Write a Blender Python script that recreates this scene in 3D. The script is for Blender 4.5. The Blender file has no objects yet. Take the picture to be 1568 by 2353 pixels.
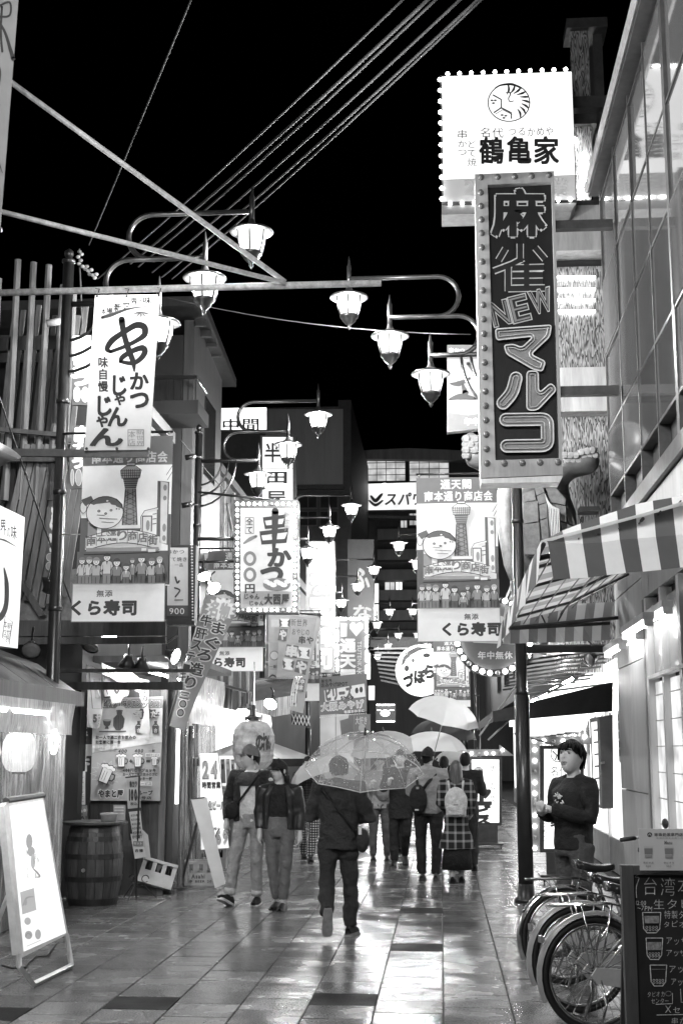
import bpy, math, random
from mathutils import Vector, Matrix, noise as mnoise
from mathutils.geometry import tessellate_polygon
random.seed(7)
R = math.radians
scene = bpy.context.scene
COL = scene.collection

# ------------------------------------------------------------------ camera, sky, light, exposure
F, CX, CY = 3031.0, 784.0, 1176.0            # focal length and centre in a 1568 x 2352 picture
CAMZ = 1.7
PITCH = math.atan(549 / F)
YAW = math.atan(229 * math.cos(PITCH) / F)
cam = bpy.data.cameras.new('camera')
cam.sensor_fit = 'VERTICAL'
cam.sensor_height = 36
cam.lens = 36 * F / 2352
cam.clip_start = 0.1
cam.clip_end = 500
camo = bpy.data.objects.new('camera', cam)
camo.location = (0, 0, CAMZ)
camo.rotation_euler = (math.pi / 2 + PITCH, 0, YAW)
COL.objects.link(camo)
scene.camera = camo

world = bpy.data.worlds.new('World')
scene.world = world
world.use_nodes = True
wn = world.node_tree
sky = wn.nodes.new('ShaderNodeTexSky')
sky.sky_type = 'NISHITA'
sky.sun_disc = False
sky.sun_elevation = R(-6)
sky.sun_rotation = R(150)
bw = wn.nodes.new('ShaderNodeRGBToBW')
wn.links.new(sky.outputs[0], bw.inputs[0])
wn.links.new(bw.outputs[0], wn.nodes['Background'].inputs[0])
wn.nodes['Background'].inputs[1].default_value = 0.02

moon = bpy.data.lights.new('moon', 'SUN')
moon.energy = 0.01
moon.angle = R(0.5)
moono = bpy.data.objects.new('moon', moon)
moono.rotation_euler = (R(35), R(10), R(150))
COL.objects.link(moono)

scene.view_settings.view_transform = 'Standard'
scene.view_settings.look = 'None'
scene.view_settings.gamma = 1
scene.view_settings.exposure = 1.1
scene.cycles.use_denoising = True
scene.cycles.max_bounces = 7
scene.cycles.diffuse_bounces = 3
scene.cycles.glossy_bounces = 3
scene.cycles.transmission_bounces = 4
scene.cycles.transparent_max_bounces = 16
scene.cycles.sample_clamp_indirect = 4
scene.cycles.caustics_reflective = False
scene.cycles.caustics_refractive = False

# ------------------------------------------------------------------ layout helpers
_f = Vector((-math.sin(YAW) * math.cos(PITCH), math.cos(YAW) * math.cos(PITCH), math.sin(PITCH)))
_r = Vector((math.cos(YAW), math.sin(YAW), 0))
_u = _r.cross(_f)
CAM = Vector((0, 0, CAMZ))


def ray(x, y):
    return _f + _r * ((x - CX) / F) - _u * ((y - CY) / F)


def W(x, y, d):                       # the point of the street at distance d seen there
    k = ray(x, y)
    return CAM + k * (d / k.y)


def G(x, y, z=0.0):                   # the point of the ground seen there
    k = ray(x, y)
    return CAM + k * ((z - CAMZ) / k.z)


class Pl:                             # an upright (or any) plane of the place
    def __init__(s, p, n):
        s.p = Vector(p)
        s.n = Vector(n).normalized()
        if s.n.dot(CAM - s.p) < 0:
            s.n = -s.n

    def at(s, x, y, off=0.0):
        k = ray(x, y)
        q = s.p + s.n * off
        return CAM + k * ((q - CAM).dot(s.n) / k.dot(s.n))


def PY(d):
    return Pl((0, d, 0), (0, -1, 0))


def PX(x):
    return Pl((x, 0, 0), (1, 0, 0))


K = 1568 / 1733


def Z(ox, oy, s):
    return lambda x, y: ((ox + x / s) * K, (oy + y / s) * K)


Z0 = lambda x, y: (x, y)
Z1 = Z(0, 0, 1.8023); Z2 = Z(1000, 0, 2.139); Z3 = Z(0, 600, 2.613); Z4 = Z(500, 900, 2.613)
Z5 = Z(1000, 600, 2.139); Z6 = Z(0, 1150, 3.136); Z7 = Z(450, 1350, 3.136); Z8 = Z(850, 1350, 3.136)
Y1 = Z(1233, 1150, 3.136); Y2 = Z(0, 1600, 3.136); Y3 = Z(0, 1900, 3.136); Y4 = Z(450, 1800, 3.136)
Y5 = Z(850, 1800, 3.136); Y6 = Z(1233, 1800, 2.942); Y7 = Z(200, 1100, 3.136); Y8 = Z(700, 1150, 2.613)
X2 = Z(1150, 1050, 3.92); X3 = Z(1150, 1600, 2.69); X4 = Z(500, 1600, 3.92); X5 = Z(900, 1600, 4.48)

# ------------------------------------------------------------------ materials
MATS = {}


def mat(name, v=0.3, rough=0.6, var=0.2, scale=6.0, bump=0.15, metal=0.0, emit=0.0, streak=False, spec=0.5,
        rvar=0.0, obj_random=0.0, bdist=0.02):
    if name in MATS:
        return MATS[name]
    m = bpy.data.materials.new(name)
    m.use_nodes = True
    nt = m.node_tree
    b = nt.nodes['Principled BSDF']
    b.inputs['Roughness'].default_value = rough
    b.inputs['Metallic'].default_value = metal
    b.inputs['Specular IOR Level'].default_value = spec
    if emit:
        b.inputs['Emission Color'].default_value = (1, 1, 1, 1)
        b.inputs['Emission Strength'].default_value = emit
    if var <= 0 and bump <= 0:
        b.inputs['Base Color'].default_value = (v, v, v, 1)
    else:
        tc = nt.nodes.new('ShaderNodeTexCoord')
        mp = nt.nodes.new('ShaderNodeMapping')
        mp.inputs['Scale'].default_value = (1, 1, 0.12) if streak else (1, 1, 1)
        nz = nt.nodes.new('ShaderNodeTexNoise')
        nz.inputs['Scale'].default_value = scale
        nz.inputs['Detail'].default_value = 7
        nz.inputs['Roughness'].default_value = 0.65
        nt.links.new(tc.outputs['Object'], mp.inputs[0])
        nt.links.new(mp.outputs[0], nz.inputs['Vector'])
        rm = nt.nodes.new('ShaderNodeMapRange')
        rm.inputs['From Min'].default_value = 0.3
        rm.inputs['From Max'].default_value = 0.7
        rm.inputs['To Min'].default_value = v * (1 - var)
        rm.inputs['To Max'].default_value = v * (1 + var)
        nt.links.new(nz.outputs['Fac'], rm.inputs['Value'])
        last = rm.outputs[0]
        if obj_random:
            oi = nt.nodes.new('ShaderNodeObjectInfo')
            r2 = nt.nodes.new('ShaderNodeMapRange')
            r2.inputs['To Min'].default_value = 1 - obj_random
            r2.inputs['To Max'].default_value = 1 + obj_random
            nt.links.new(oi.outputs['Random'], r2.inputs['Value'])
            mu = nt.nodes.new('ShaderNodeMath')
            mu.operation = 'MULTIPLY'
            nt.links.new(last, mu.inputs[0])
            nt.links.new(r2.outputs[0], mu.inputs[1])
            last = mu.outputs[0]
        nt.links.new(last, b.inputs['Base Color'])
        if rvar:
            r3 = nt.nodes.new('ShaderNodeMapRange')
            r3.inputs['From Min'].default_value = 0.35
            r3.inputs['From Max'].default_value = 0.65
            r3.inputs['To Min'].default_value = max(0.03, rough - rvar)
            r3.inputs['To Max'].default_value = rough + rvar
            nt.links.new(nz.outputs['Fac'], r3.inputs['Value'])
            nt.links.new(r3.outputs[0], b.inputs['Roughness'])
        if bump:
            bp = nt.nodes.new('ShaderNodeBump')
            bp.inputs['Strength'].default_value = bump
            bp.inputs['Distance'].default_value = bdist
            nt.links.new(nz.outputs['Fac'], bp.inputs['Height'])
            nt.links.new(bp.outputs[0], b.inputs['Normal'])
    MATS[name] = m
    return m


def ink(v):                            # printed grey
    v = round(v, 2)
    return mat('print_grey_%02d' % round(v * 100), v, 0.55, 0.08, 9, 0.0, spec=0.25)


def glow(e, name=None):                # something that gives off light
    n = name or ('lit_%s' % str(e).replace('.', '_'))
    if n in MATS:
        return MATS[n]
    m = bpy.data.materials.new(n)
    m.use_nodes = True
    nt = m.node_tree
    nt.nodes.remove(nt.nodes['Principled BSDF'])
    em = nt.nodes.new('ShaderNodeEmission')
    em.inputs[1].default_value = e
    nt.links.new(em.outputs[0], nt.nodes['Material Output'].inputs[0])
    MATS[n] = m
    return m


def backlit(e, var=0.25, scale=2.0, name=None):   # an uneven backlit sheet
    n = name or 'backlit_%s' % str(e).replace('.', '_')
    if n in MATS:
        return MATS[n]
    m = mat(n, 0.35, 0.3, 0.05, 3, 0.0)
    nt = m.node_tree
    b = nt.nodes['Principled BSDF']
    tc = nt.nodes.new('ShaderNodeTexCoord')
    nz = nt.nodes.new('ShaderNodeTexNoise')
    nz.inputs['Scale'].default_value = scale
    nz.inputs['Detail'].default_value = 2
    nt.links.new(tc.outputs['Object'], nz.inputs['Vector'])
    rm = nt.nodes.new('ShaderNodeMapRange')
    rm.inputs['From Min'].default_value = 0.3
    rm.inputs['From Max'].default_value = 0.7
    rm.inputs['To Min'].default_value = .7 * e * (1 - var)
    rm.inputs['To Max'].default_value = .7 * e * (1 + var)
    nt.links.new(nz.outputs['Fac'], rm.inputs['Value'])
    b.inputs['Emission Color'].default_value = (1, 1, 1, 1)
    nt.links.new(rm.outputs[0], b.inputs['Emission Strength'])
    return m


def sheet(name, v=0.9, clear=0.5, rough=0.1, streaks=0.0, spec=0.5):   # clear vinyl or glass
    if name in MATS:
        return MATS[name]
    m = bpy.data.materials.new(name)
    m.use_nodes = True
    nt = m.node_tree
    b = nt.nodes['Principled BSDF']
    b.inputs['Base Color'].default_value = (v, v, v, 1)
    b.inputs['Roughness'].default_value = rough
    b.inputs['Specular IOR Level'].default_value = spec
    tr = nt.nodes.new('ShaderNodeBsdfTransparent')
    mx = nt.nodes.new('ShaderNodeMixShader')
    mx.inputs[0].default_value = 1 - clear
    nt.links.new(tr.outputs[0], mx.inputs[1])
    nt.links.new(b.outputs[0], mx.inputs[2])
    if streaks:
        tc = nt.nodes.new('ShaderNodeTexCoord')
        mp = nt.nodes.new('ShaderNodeMapping')
        mp.inputs['Scale'].default_value = (1, 1, 0.05)
        nz = nt.nodes.new('ShaderNodeTexNoise')
        nz.inputs['Scale'].default_value = 42
        nz.inputs['Detail'].default_value = 5
        nt.links.new(tc.outputs['Object'], mp.inputs[0])
        nt.links.new(mp.outputs[0], nz.inputs['Vector'])
        rm = nt.nodes.new('ShaderNodeMapRange')
        rm.inputs['From Min'].default_value = 0.35
        rm.inputs['From Max'].default_value = 0.65
        rm.inputs['To Min'].default_value = max(0, 1 - clear - streaks)
        rm.inputs['To Max'].default_value = min(1, 1 - clear + streaks)
        nt.links.new(nz.outputs['Fac'], rm.inputs['Value'])
        nt.links.new(rm.outputs[0], mx.inputs[0])
        bp = nt.nodes.new('ShaderNodeBump')
        bp.inputs['Strength'].default_value = 0.6
        bp.inputs['Distance'].default_value = 0.03
        nt.links.new(nz.outputs['Fac'], bp.inputs['Height'])
        nt.links.new(bp.outputs[0], b.inputs['Normal'])
    nt.links.new(mx.outputs[0], nt.nodes['Material Output'].inputs[0])
    MATS[name] = m
    return m


def cloth_mat(name, v, trans=0.35, scale=5):       # thin cloth that lets light through
    if name in MATS:
        return MATS[name]
    m = mat(name, v, 0.75, 0.08, scale, 0.12, spec=0.2)
    nt = m.node_tree
    b = nt.nodes['Principled BSDF']
    t = nt.nodes.new('ShaderNodeBsdfTranslucent')
    t.inputs[0].default_value = (v, v, v, 1)
    mx = nt.nodes.new('ShaderNodeMixShader')
    mx.inputs[0].default_value = trans
    nt.links.new(b.outputs[0], mx.inputs[1])
    nt.links.new(t.outputs[0], mx.inputs[2])
    nt.links.new(mx.outputs[0], nt.nodes['Material Output'].inputs[0])
    return m


black_metal = mat('black_painted_metal', 0.018, 0.28, 0.3, 12, 0.05, spec=0.6)
dark_metal = mat('dark_metal', 0.05, 0.4, 0.4, 9, 0.1)
grey_metal = mat('grey_painted_metal', 0.3, 0.4, 0.25, 7, 0.08)
white_metal = mat('white_painted_metal', 0.6, 0.4, 0.25, 6, 0.08, streak=True)
steel = mat('worn_steel', 0.5, 0.28, 0.3, 14, 0.1, metal=0.9)
dark_wood = mat('dark_wood', 0.045, 0.5, 0.6, 9, 0.3, streak=True)
mid_wood = mat('stained_wood', 0.06, 0.55, 0.5, 9, 0.3, streak=True)
rubber = mat('rubber', 0.02, 0.6, 0.3, 20, 0.1)
wire_m = mat('cable', 0.045, 0.7, 0.0, 5, 0)
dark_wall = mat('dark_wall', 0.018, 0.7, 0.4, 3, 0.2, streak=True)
grey_wall = mat('grey_wall', 0.16, 0.7, 0.35, 3, 0.2, streak=True)

# ------------------------------------------------------------------ meshes


class MB:
    def __init__(s):
        s.v = []; s.f = []; s.m = []; s.mats = []

    def mi(s, m):
        if m not in s.mats:
            s.mats.append(m)
        return s.mats.index(m)

    def add(s, vs, fs, m):
        o = len(s.v)
        s.v += [Vector(v) for v in vs]
        k = s.mi(m)
        for f in fs:
            s.f.append([i + o for i in f]); s.m.append(k)
        return s

    def box(s, c, sz, m, rot=None):
        c = Vector(c)
        h = Vector(sz) / 2
        vs = []
        for dx in (-1, 1):
            for dy in (-1, 1):
                for dz in (-1, 1):
                    p = Vector((dx * h.x, dy * h.y, dz * h.z))
                    if rot is not None:
                        p = rot @ p
                    vs.append(c + p)
        return s.add(vs, [(0, 1, 3, 2), (4, 6, 7, 5), (0, 4, 5, 1), (2, 3, 7, 6), (0, 2, 6, 4), (1, 5, 7, 3)], m)

    def bb(s, lo, hi, m):
        lo = Vector(lo); hi = Vector(hi)
        return s.box((lo + hi) / 2, hi - lo, m)

    def prism(s, pts, ex, m, side=None):       # planar polygon pushed by vector ex
        n = len(pts)
        ex = Vector(ex)
        a = [Vector(p) for p in pts]
        tri = tessellate_polygon([a])
        s.add(a, [tuple(t) for t in tri], m)
        s.add([p + ex for p in a], [tuple(reversed(t)) for t in tri], side or m)
        s.add(a + [p + ex for p in a], [(i, (i + 1) % n, n + (i + 1) % n, n + i) for i in range(n)], side or m)
        return s

    def quad(s, a, b, c, d, m):
        return s.add([a, b, c, d], [(0, 1, 2, 3)], m)

    def tube(s, pts, r, m, n=8, cap=True, closed=False, flat=None):
        pts = [Vector(p) for p in pts]
        N = len(pts)
        rr = r if isinstance(r, (list, tuple)) else [r] * N
        vs = []
        up = None
        for i, p in enumerate(pts):
            if closed:
                t = pts[(i + 1) % N] - pts[i - 1]
            else:
                t = pts[min(i + 1, N - 1)] - pts[max(i - 1, 0)]
            if t.length < 1e-9:
                t = Vector((0, 0, 1))
            t.normalize()
            if up is None:
                a = Vector((0, 0, 1)) if abs(t.z) < 0.9 else Vector((1, 0, 0))
                up = (a - t * a.dot(t)).normalized()
            else:
                up = (up - t * up.dot(t)).normalized()
            sd = t.cross(up)
            for k in range(n):
                an = 2 * math.pi * k / n
                q = rr[i]
                qa, qb = (q if isinstance(q, (list, tuple)) else (q, q))
                vs.append(p + up * (math.cos(an) * qa) + sd * (math.sin(an) * qb))
        fs = []
        for i in range(N if closed else N - 1):
            j = (i + 1) % N
            for k in range(n):
                fs.append((i * n + k, i * n + (k + 1) % n, j * n + (k + 1) % n, j * n + k))
        if cap and not closed:
            fs.append(tuple(reversed(range(n))))
            fs.append(tuple(range((N - 1) * n, N * n)))
        return s.add(vs, fs, m)

    def lathe(s, c, prof, m, n=16, axis=None, cap=True):
        c = Vector(c)
        vs = []
        q = Matrix.Identity(3) if axis is None else Vector((0, 0, 1)).rotation_difference(Vector(axis)).to_matrix()
        for r, z in prof:
            for k in range(n):
                a = 2 * math.pi * k / n
                vs.append(c + q @ Vector((r * math.cos(a), r * math.sin(a), z)))
        fs = []
        for i in range(len(prof) - 1):
            for k in range(n):
                fs.append((i * n + k, i * n + (k + 1) % n, (i + 1) * n + (k + 1) % n, (i + 1) * n + k))
        if cap:
            fs.append(tuple(reversed(range(n))))
            fs.append(tuple(range((len(prof) - 1) * n, len(prof) * n)))
        return s.add(vs, fs, m)

    def ball(s, c, r, m, nu=10, nv=6):
        c = Vector(c)
        r = Vector((r, r, r)) if not hasattr(r, '__len__') else Vector(r)
        vs = [c + Vector((0, 0, -r.z))]
        for j in range(1, nv):
            t = math.pi * j / nv - math.pi / 2
            for k in range(nu):
                a = 2 * math.pi * k / nu
                vs.append(c + Vector((r.x * math.cos(t) * math.cos(a), r.y * math.cos(t) * math.sin(a), r.z * math.sin(t))))
        vs.append(c + Vector((0, 0, r.z)))
        fs = []
        for k in range(nu):
            fs.append((0, 1 + (k + 1) % nu, 1 + k))
            L = 1 + (nv - 2) * nu
            fs.append((len(vs) - 1, L + k, L + (k + 1) % nu))
        for j in range(nv - 2):
            for k in range(nu):
                a = 1 + j * nu
                fs.append((a + k, a + (k + 1) % nu, a + nu + (k + 1) % nu, a + nu + k))
        return s.add(vs, fs, m)

    def build(s, name, parent=None, smooth=False, local=False, bevel=0.0):
        me = bpy.data.meshes.new(name)
        off = Vector((0, 0, 0))
        if parent is not None and not local:
            off = parent.matrix_basis.translation.copy()
            q = parent.parent
            while q is not None:
                off += q.matrix_basis.translation
                q = q.parent
        me.from_pydata([v - off for v in s.v], [], s.f)
        for m in s.mats:
            me.materials.append(m)
        me.polygons.foreach_set('material_index', s.m)
        if smooth:
            me.polygons.foreach_set('use_smooth', [True] * len(s.f))
        me.update()
        o = bpy.data.objects.new(name, me)
        COL.objects.link(o)
        if parent is not None:
            o.parent = parent
        if bevel:
            bv = o.modifiers.new('bevel', 'BEVEL')
            bv.width = bevel
            bv.segments = 2
            bv.limit_method = 'ANGLE'
        return o


def tag(o, label, cat, group=None):
    o['label'] = label
    o['category'] = cat
    if group:
        o['group'] = group
    return o


def thing(name, label, cat, loc=(0, 0, 0), group=None, rz=0.0):
    o = bpy.data.objects.new(name, None)
    o.empty_display_size = 0.2
    o.location = loc
    o.rotation_euler = (0, 0, rz)
    o['kind'] = 'thing'
    COL.objects.link(o)
    return tag(o, label, cat, group)


def struct(o):
    o['kind'] = 'structure'
    return o


def clone(o, loc=None, rz=None, label=None, parent=None):
    c = o.copy()
    COL.objects.link(c)
    c.parent = parent
    if loc is not None:
        c.location = loc
    if rz is not None:
        c.rotation_euler = (0, 0, rz)
    if label:
        c['label'] = label
    for ch in [q for q in ALLCH(o)]:
        clone(ch, parent=c)
    return c


def ALLCH(o):
    return [q for q in COL.objects if q.parent is o]


# ------------------------------------------------------------------ lettering and flat print
_fc = bpy.data.curves.new('type', 'FONT')
_fo = bpy.data.objects.new('type', _fc)
COL.objects.link(_fo)
_glyph = {}


def glyph(ch, bold):
    if ord(ch) >= 0x3000 and bold > 0.012:
        bold = 0.008
    k = (ch, bold)
    if k in _glyph:
        return _glyph[k]
    _fc.body = ch
    _fc.offset = bold
    _fc.resolution_u = 3
    me = _fo.to_mesh()
    vs = [(v.co.x, v.co.y) for v in me.vertices]
    fs = [tuple(p.vertices) for p in me.polygons]
    _fo.to_mesh_clear()
    if vs:
        bb = (min(v[0] for v in vs), min(v[1] for v in vs), max(v[0] for v in vs), max(v[1] for v in vs))
    else:
        bb = (0, 0, 0.4, 0.7)
    _glyph[k] = (vs, fs, bb)
    return _glyph[k]


class Art:
    """flat print; coordinates are those of the frame fr (y down), plane pl or mapping fn(u, v, off)"""

    def __init__(s, pl=None, fr=Z0, fn=None, step=0.0012, start=0.003):
        s.pl = pl; s.fr = fr; s.fn = fn
        s.L = []; s.sub = {}; s.lay = 0; s.step = step; s.start = start

    def _put(s, vs, fs, m, part):
        s.L.append((vs, fs, m, s.lay, part))
        s.lay += 1

    def poly(s, pts, m, part='printed_picture'):
        tri = tessellate_polygon([[Vector((p[0], p[1], 0)) for p in pts]])
        s._put([tuple(p) for p in pts], [tuple(t) for t in tri], m, part)
        return s

    def rect(s, x0, y0, x1, y1, m, part='printed_picture', nx=1, ny=1):
        vs = [(x0 + (x1 - x0) * i / nx, y0 + (y1 - y0) * j / ny) for j in range(ny + 1) for i in range(nx + 1)]
        fs = [(j * (nx + 1) + i, j * (nx + 1) + i + 1, (j + 1) * (nx + 1) + i + 1, (j + 1) * (nx + 1) + i)
              for j in range(ny) for i in range(nx)]
        s._put(vs, fs, m, part)
        return s

    def frame(s, x0, y0, x1, y1, w, m, part='printed_picture'):
        vs = [(x0, y0), (x1, y0), (x1, y1), (x0, y1), (x0 + w, y0 + w), (x1 - w, y0 + w), (x1 - w, y1 - w), (x0 + w, y1 - w)]
        s._put(vs, [(0, 1, 5, 4), (1, 2, 6, 5), (2, 3, 7, 6), (3, 0, 4, 7)], m, part)
        return s

    def ell(s, cx, cy, rx, ry, m, n=18, part='printed_picture', a0=0, a1=360):
        pts = [(cx + rx * math.cos(R(a0 + (a1 - a0) * k / n)), cy + ry * math.sin(R(a0 + (a1 - a0) * k / n)))
               for k in range(n if a1 - a0 >= 360 else n + 1)]
        return s.poly(pts, m, part)

    def ring(s, cx, cy, rx, ry, w, m, n=20, part='printed_picture'):
        vs = []
        for k in range(n):
            c, q = math.cos(2 * math.pi * k / n), math.sin(2 * math.pi * k / n)
            vs += [(cx + rx * c, cy + ry * q), (cx + (rx - w) * c, cy + (ry - w) * q)]
        s._put(vs, [(2 * k, 2 * ((k + 1) % n), 2 * ((k + 1) % n) + 1, 2 * k + 1) for k in range(n)], m, part)
        return s

    def line(s, pts, w, m, part='printed_picture', closed=False):
        ww = w if isinstance(w, (list, tuple)) else [w] * len(pts)
        P = [Vector((p[0], p[1])) for p in pts]
        if closed:
            P.append(P[0]); ww = list(ww) + [ww[0]]
        vs = []
        for i, p in enumerate(P):
            t = P[min(i + 1, len(P) - 1)] - P[max(i - 1, 0)]
            if closed and i in (0, len(P) - 1):
                t = P[1] - P[-2]
            if t.length < 1e-9:
                t = Vector((1, 0))
            t.normalize()
            nn = Vector((-t.y, t.x)) * ww[i] / 2
            vs += [tuple(p + nn), tuple(p - nn)]
        s._put(vs, [(2 * i, 2 * i + 1, 2 * i + 3, 2 * i + 2) for i in range(len(P) - 1)], m, part)
        return s

    def brush(s, pts, w, m, part='lettering', n=6):
        """a smooth brush stroke (Catmull-Rom) with round ends"""
        P = [Vector((p[0], p[1])) for p in pts]
        ww = w if isinstance(w, (list, tuple)) else [w] * len(P)
        Q = []; wq = []
        for i in range(len(P) - 1):
            p0 = P[max(i - 1, 0)]; p1 = P[i]; p2 = P[i + 1]; p3 = P[min(i + 2, len(P) - 1)]
            for k in range(n):
                t = k / n
                Q.append(0.5 * ((2 * p1) + (p2 - p0) * t + (2 * p0 - 5 * p1 + 4 * p2 - p3) * t * t + (3 * p1 - p0 - 3 * p2 + p3) * t ** 3))
                wq.append(ww[i] * (1 - t) + ww[i + 1] * t)
        Q.append(P[-1]); wq.append(ww[-1])
        s.line(Q, wq, m, part)
        for p, w_ in ((Q[0], wq[0]), (Q[-1], wq[-1])):
            s.lay -= 1
            s.ell(p.x, p.y, w_ / 2, w_ / 2, m, 10, part)
        return s

    def txt(s, t, x0, y0, x1, y1, m, bold=0.0, vert=False, shear=0.0, part='lettering', rot=0.0, wob=0.0, gap=0.06, keep=False):
        """lettering filling the box; vert = written downwards"""
        vs = []; fs = []
        pen = 0.0
        for ch in t:
            if ch == ' ':
                pen += 0.4
                continue
            g, gf, bb = glyph(ch, bold)
            o = len(vs)
            wide = ord(ch) > 0x2000
            jx = (random.random() - 0.5) * wob
            jy = (random.random() - 0.5) * wob
            js = 1 + (random.random() - 0.5) * wob * 1.5
            if vert:
                for x, y in g:
                    vs.append(((x - 0.5) * js + jx, -(pen) - 0.88 + y * js + jy))
                pen += 1.0 + gap
            else:
                dx = 0 if wide else -bb[0]
                for x, y in g:
                    vs.append((pen + (x + dx) * js + jx, y * js + jy))
                pen += (1.0 if wide else bb[2] - bb[0] + 0.06) + gap
            fs += [tuple(i + o for i in f) for f in gf]
        if not vs:
            return s
        fat = bold > 0.012 and any(ord(ch) >= 0x3000 for ch in t)
        vs = [(x + shear * y, y) for x, y in vs]
        a = min(v[0] for v in vs); b = max(v[0] for v in vs)
        c = min(v[1] for v in vs); d = max(v[1] for v in vs)
        if vert:
            a, b = min(a, -0.45), max(b, 0.45)
        ca, sa = math.cos(R(rot)), math.sin(R(rot))
        mx, my = (x0 + x1) / 2, (y0 + y1) / 2
        out = []
        for x, y in vs:
            px = x0 + (x - a) / (b - a) * (x1 - x0)
            py = y1 - (y - c) / (d - c) * (y1 - y0)
            if rot:
                px, py = mx + (px - mx) * ca - (py - my) * sa, my + (px - mx) * sa + (py - my) * ca
            out.append((px, py))
        if fat:
            fx = bold * .75 / (b - a) * (x1 - x0)
            fy = bold * .75 / (d - c) * (y1 - y0)
            sh = [(0, 0), (1, .6), (-1, .6), (.6, -1), (-.6, -1)]
            if bold > .045:
                sh += [(1.2, -.3), (-1.2, -.3), (0, 1.2)]
            n0 = len(out)
            allv = []; allf = []; lay = []
            for i, (dx, dy) in enumerate(sh):
                allv += [(x + dx * fx, y + dy * fy) for x, y in out]
                allf += [tuple(k + i * n0 for k in f) for f in fs]
                lay += [i * .12] * n0
            s._put(allv, allf, m, part)
            s.sub[len(s.L) - 1] = lay
            return s
        s._put(out, fs, m, part)
        return s

    def chars(s, t, cells, m, bold=0.03, **kw):
        for ch, (x0, y0, x1, y1) in zip(t, cells):
            s.txt(ch, x0, y0, x1, y1, m, bold, **kw)
            s.lay -= 1
        s.lay += 1
        return s

    def pos(s, u, v, off):
        if s.fn:
            return s.fn(u, v, off)
        x, y = s.fr(u, v)
        return s.pl.at(x, y, off)

    def build(s, parent, local=False):
        parts = {}
        for i, (vs, fs, m, lay, part) in enumerate(s.L):
            b = parts.setdefault((part, i if part.endswith('lettering') else 0), MB())
            off = s.start + s.step * lay
            sub = s.sub.get(i)
            b.add([s.pos(u, v, off + (s.step * sub[k] if sub else 0)) for k, (u, v) in enumerate(vs)], fs, m)
        return [b.build(k[0], parent, local=local) for k, b in parts.items()]


def pxbox(pl, quad, thick, m, fr=Z0, side=None, off=0.0):
    """a slab whose front face fills the picture quad on plane pl"""
    b = MB()
    pts = [pl.at(*fr(*q), off) for q in quad]
    b.prism(pts, -pl.n * thick, m, side)
    return b


def rc(x0, y0, x1, y1):
    return [(x0, y0), (x1, y0), (x1, y1), (x0, y1)]


def base_of(pl, quad, fr=Z0):
    pts = [pl.at(*fr(*q)) for q in quad]
    c = sum(pts, Vector()) / len(pts)
    c.z = min(p.z for p in pts)
    return c


def sign(name, label, cat, pl, quad, thick, face, side, fr=Z0, group=None, part='cabinet'):
    t = thing(name, label, cat, base_of(pl, quad, fr), group)
    pxbox(pl, quad, thick, face, fr, side).build(part, t)
    return t

# ------------------------------------------------------------------ pavement


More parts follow.
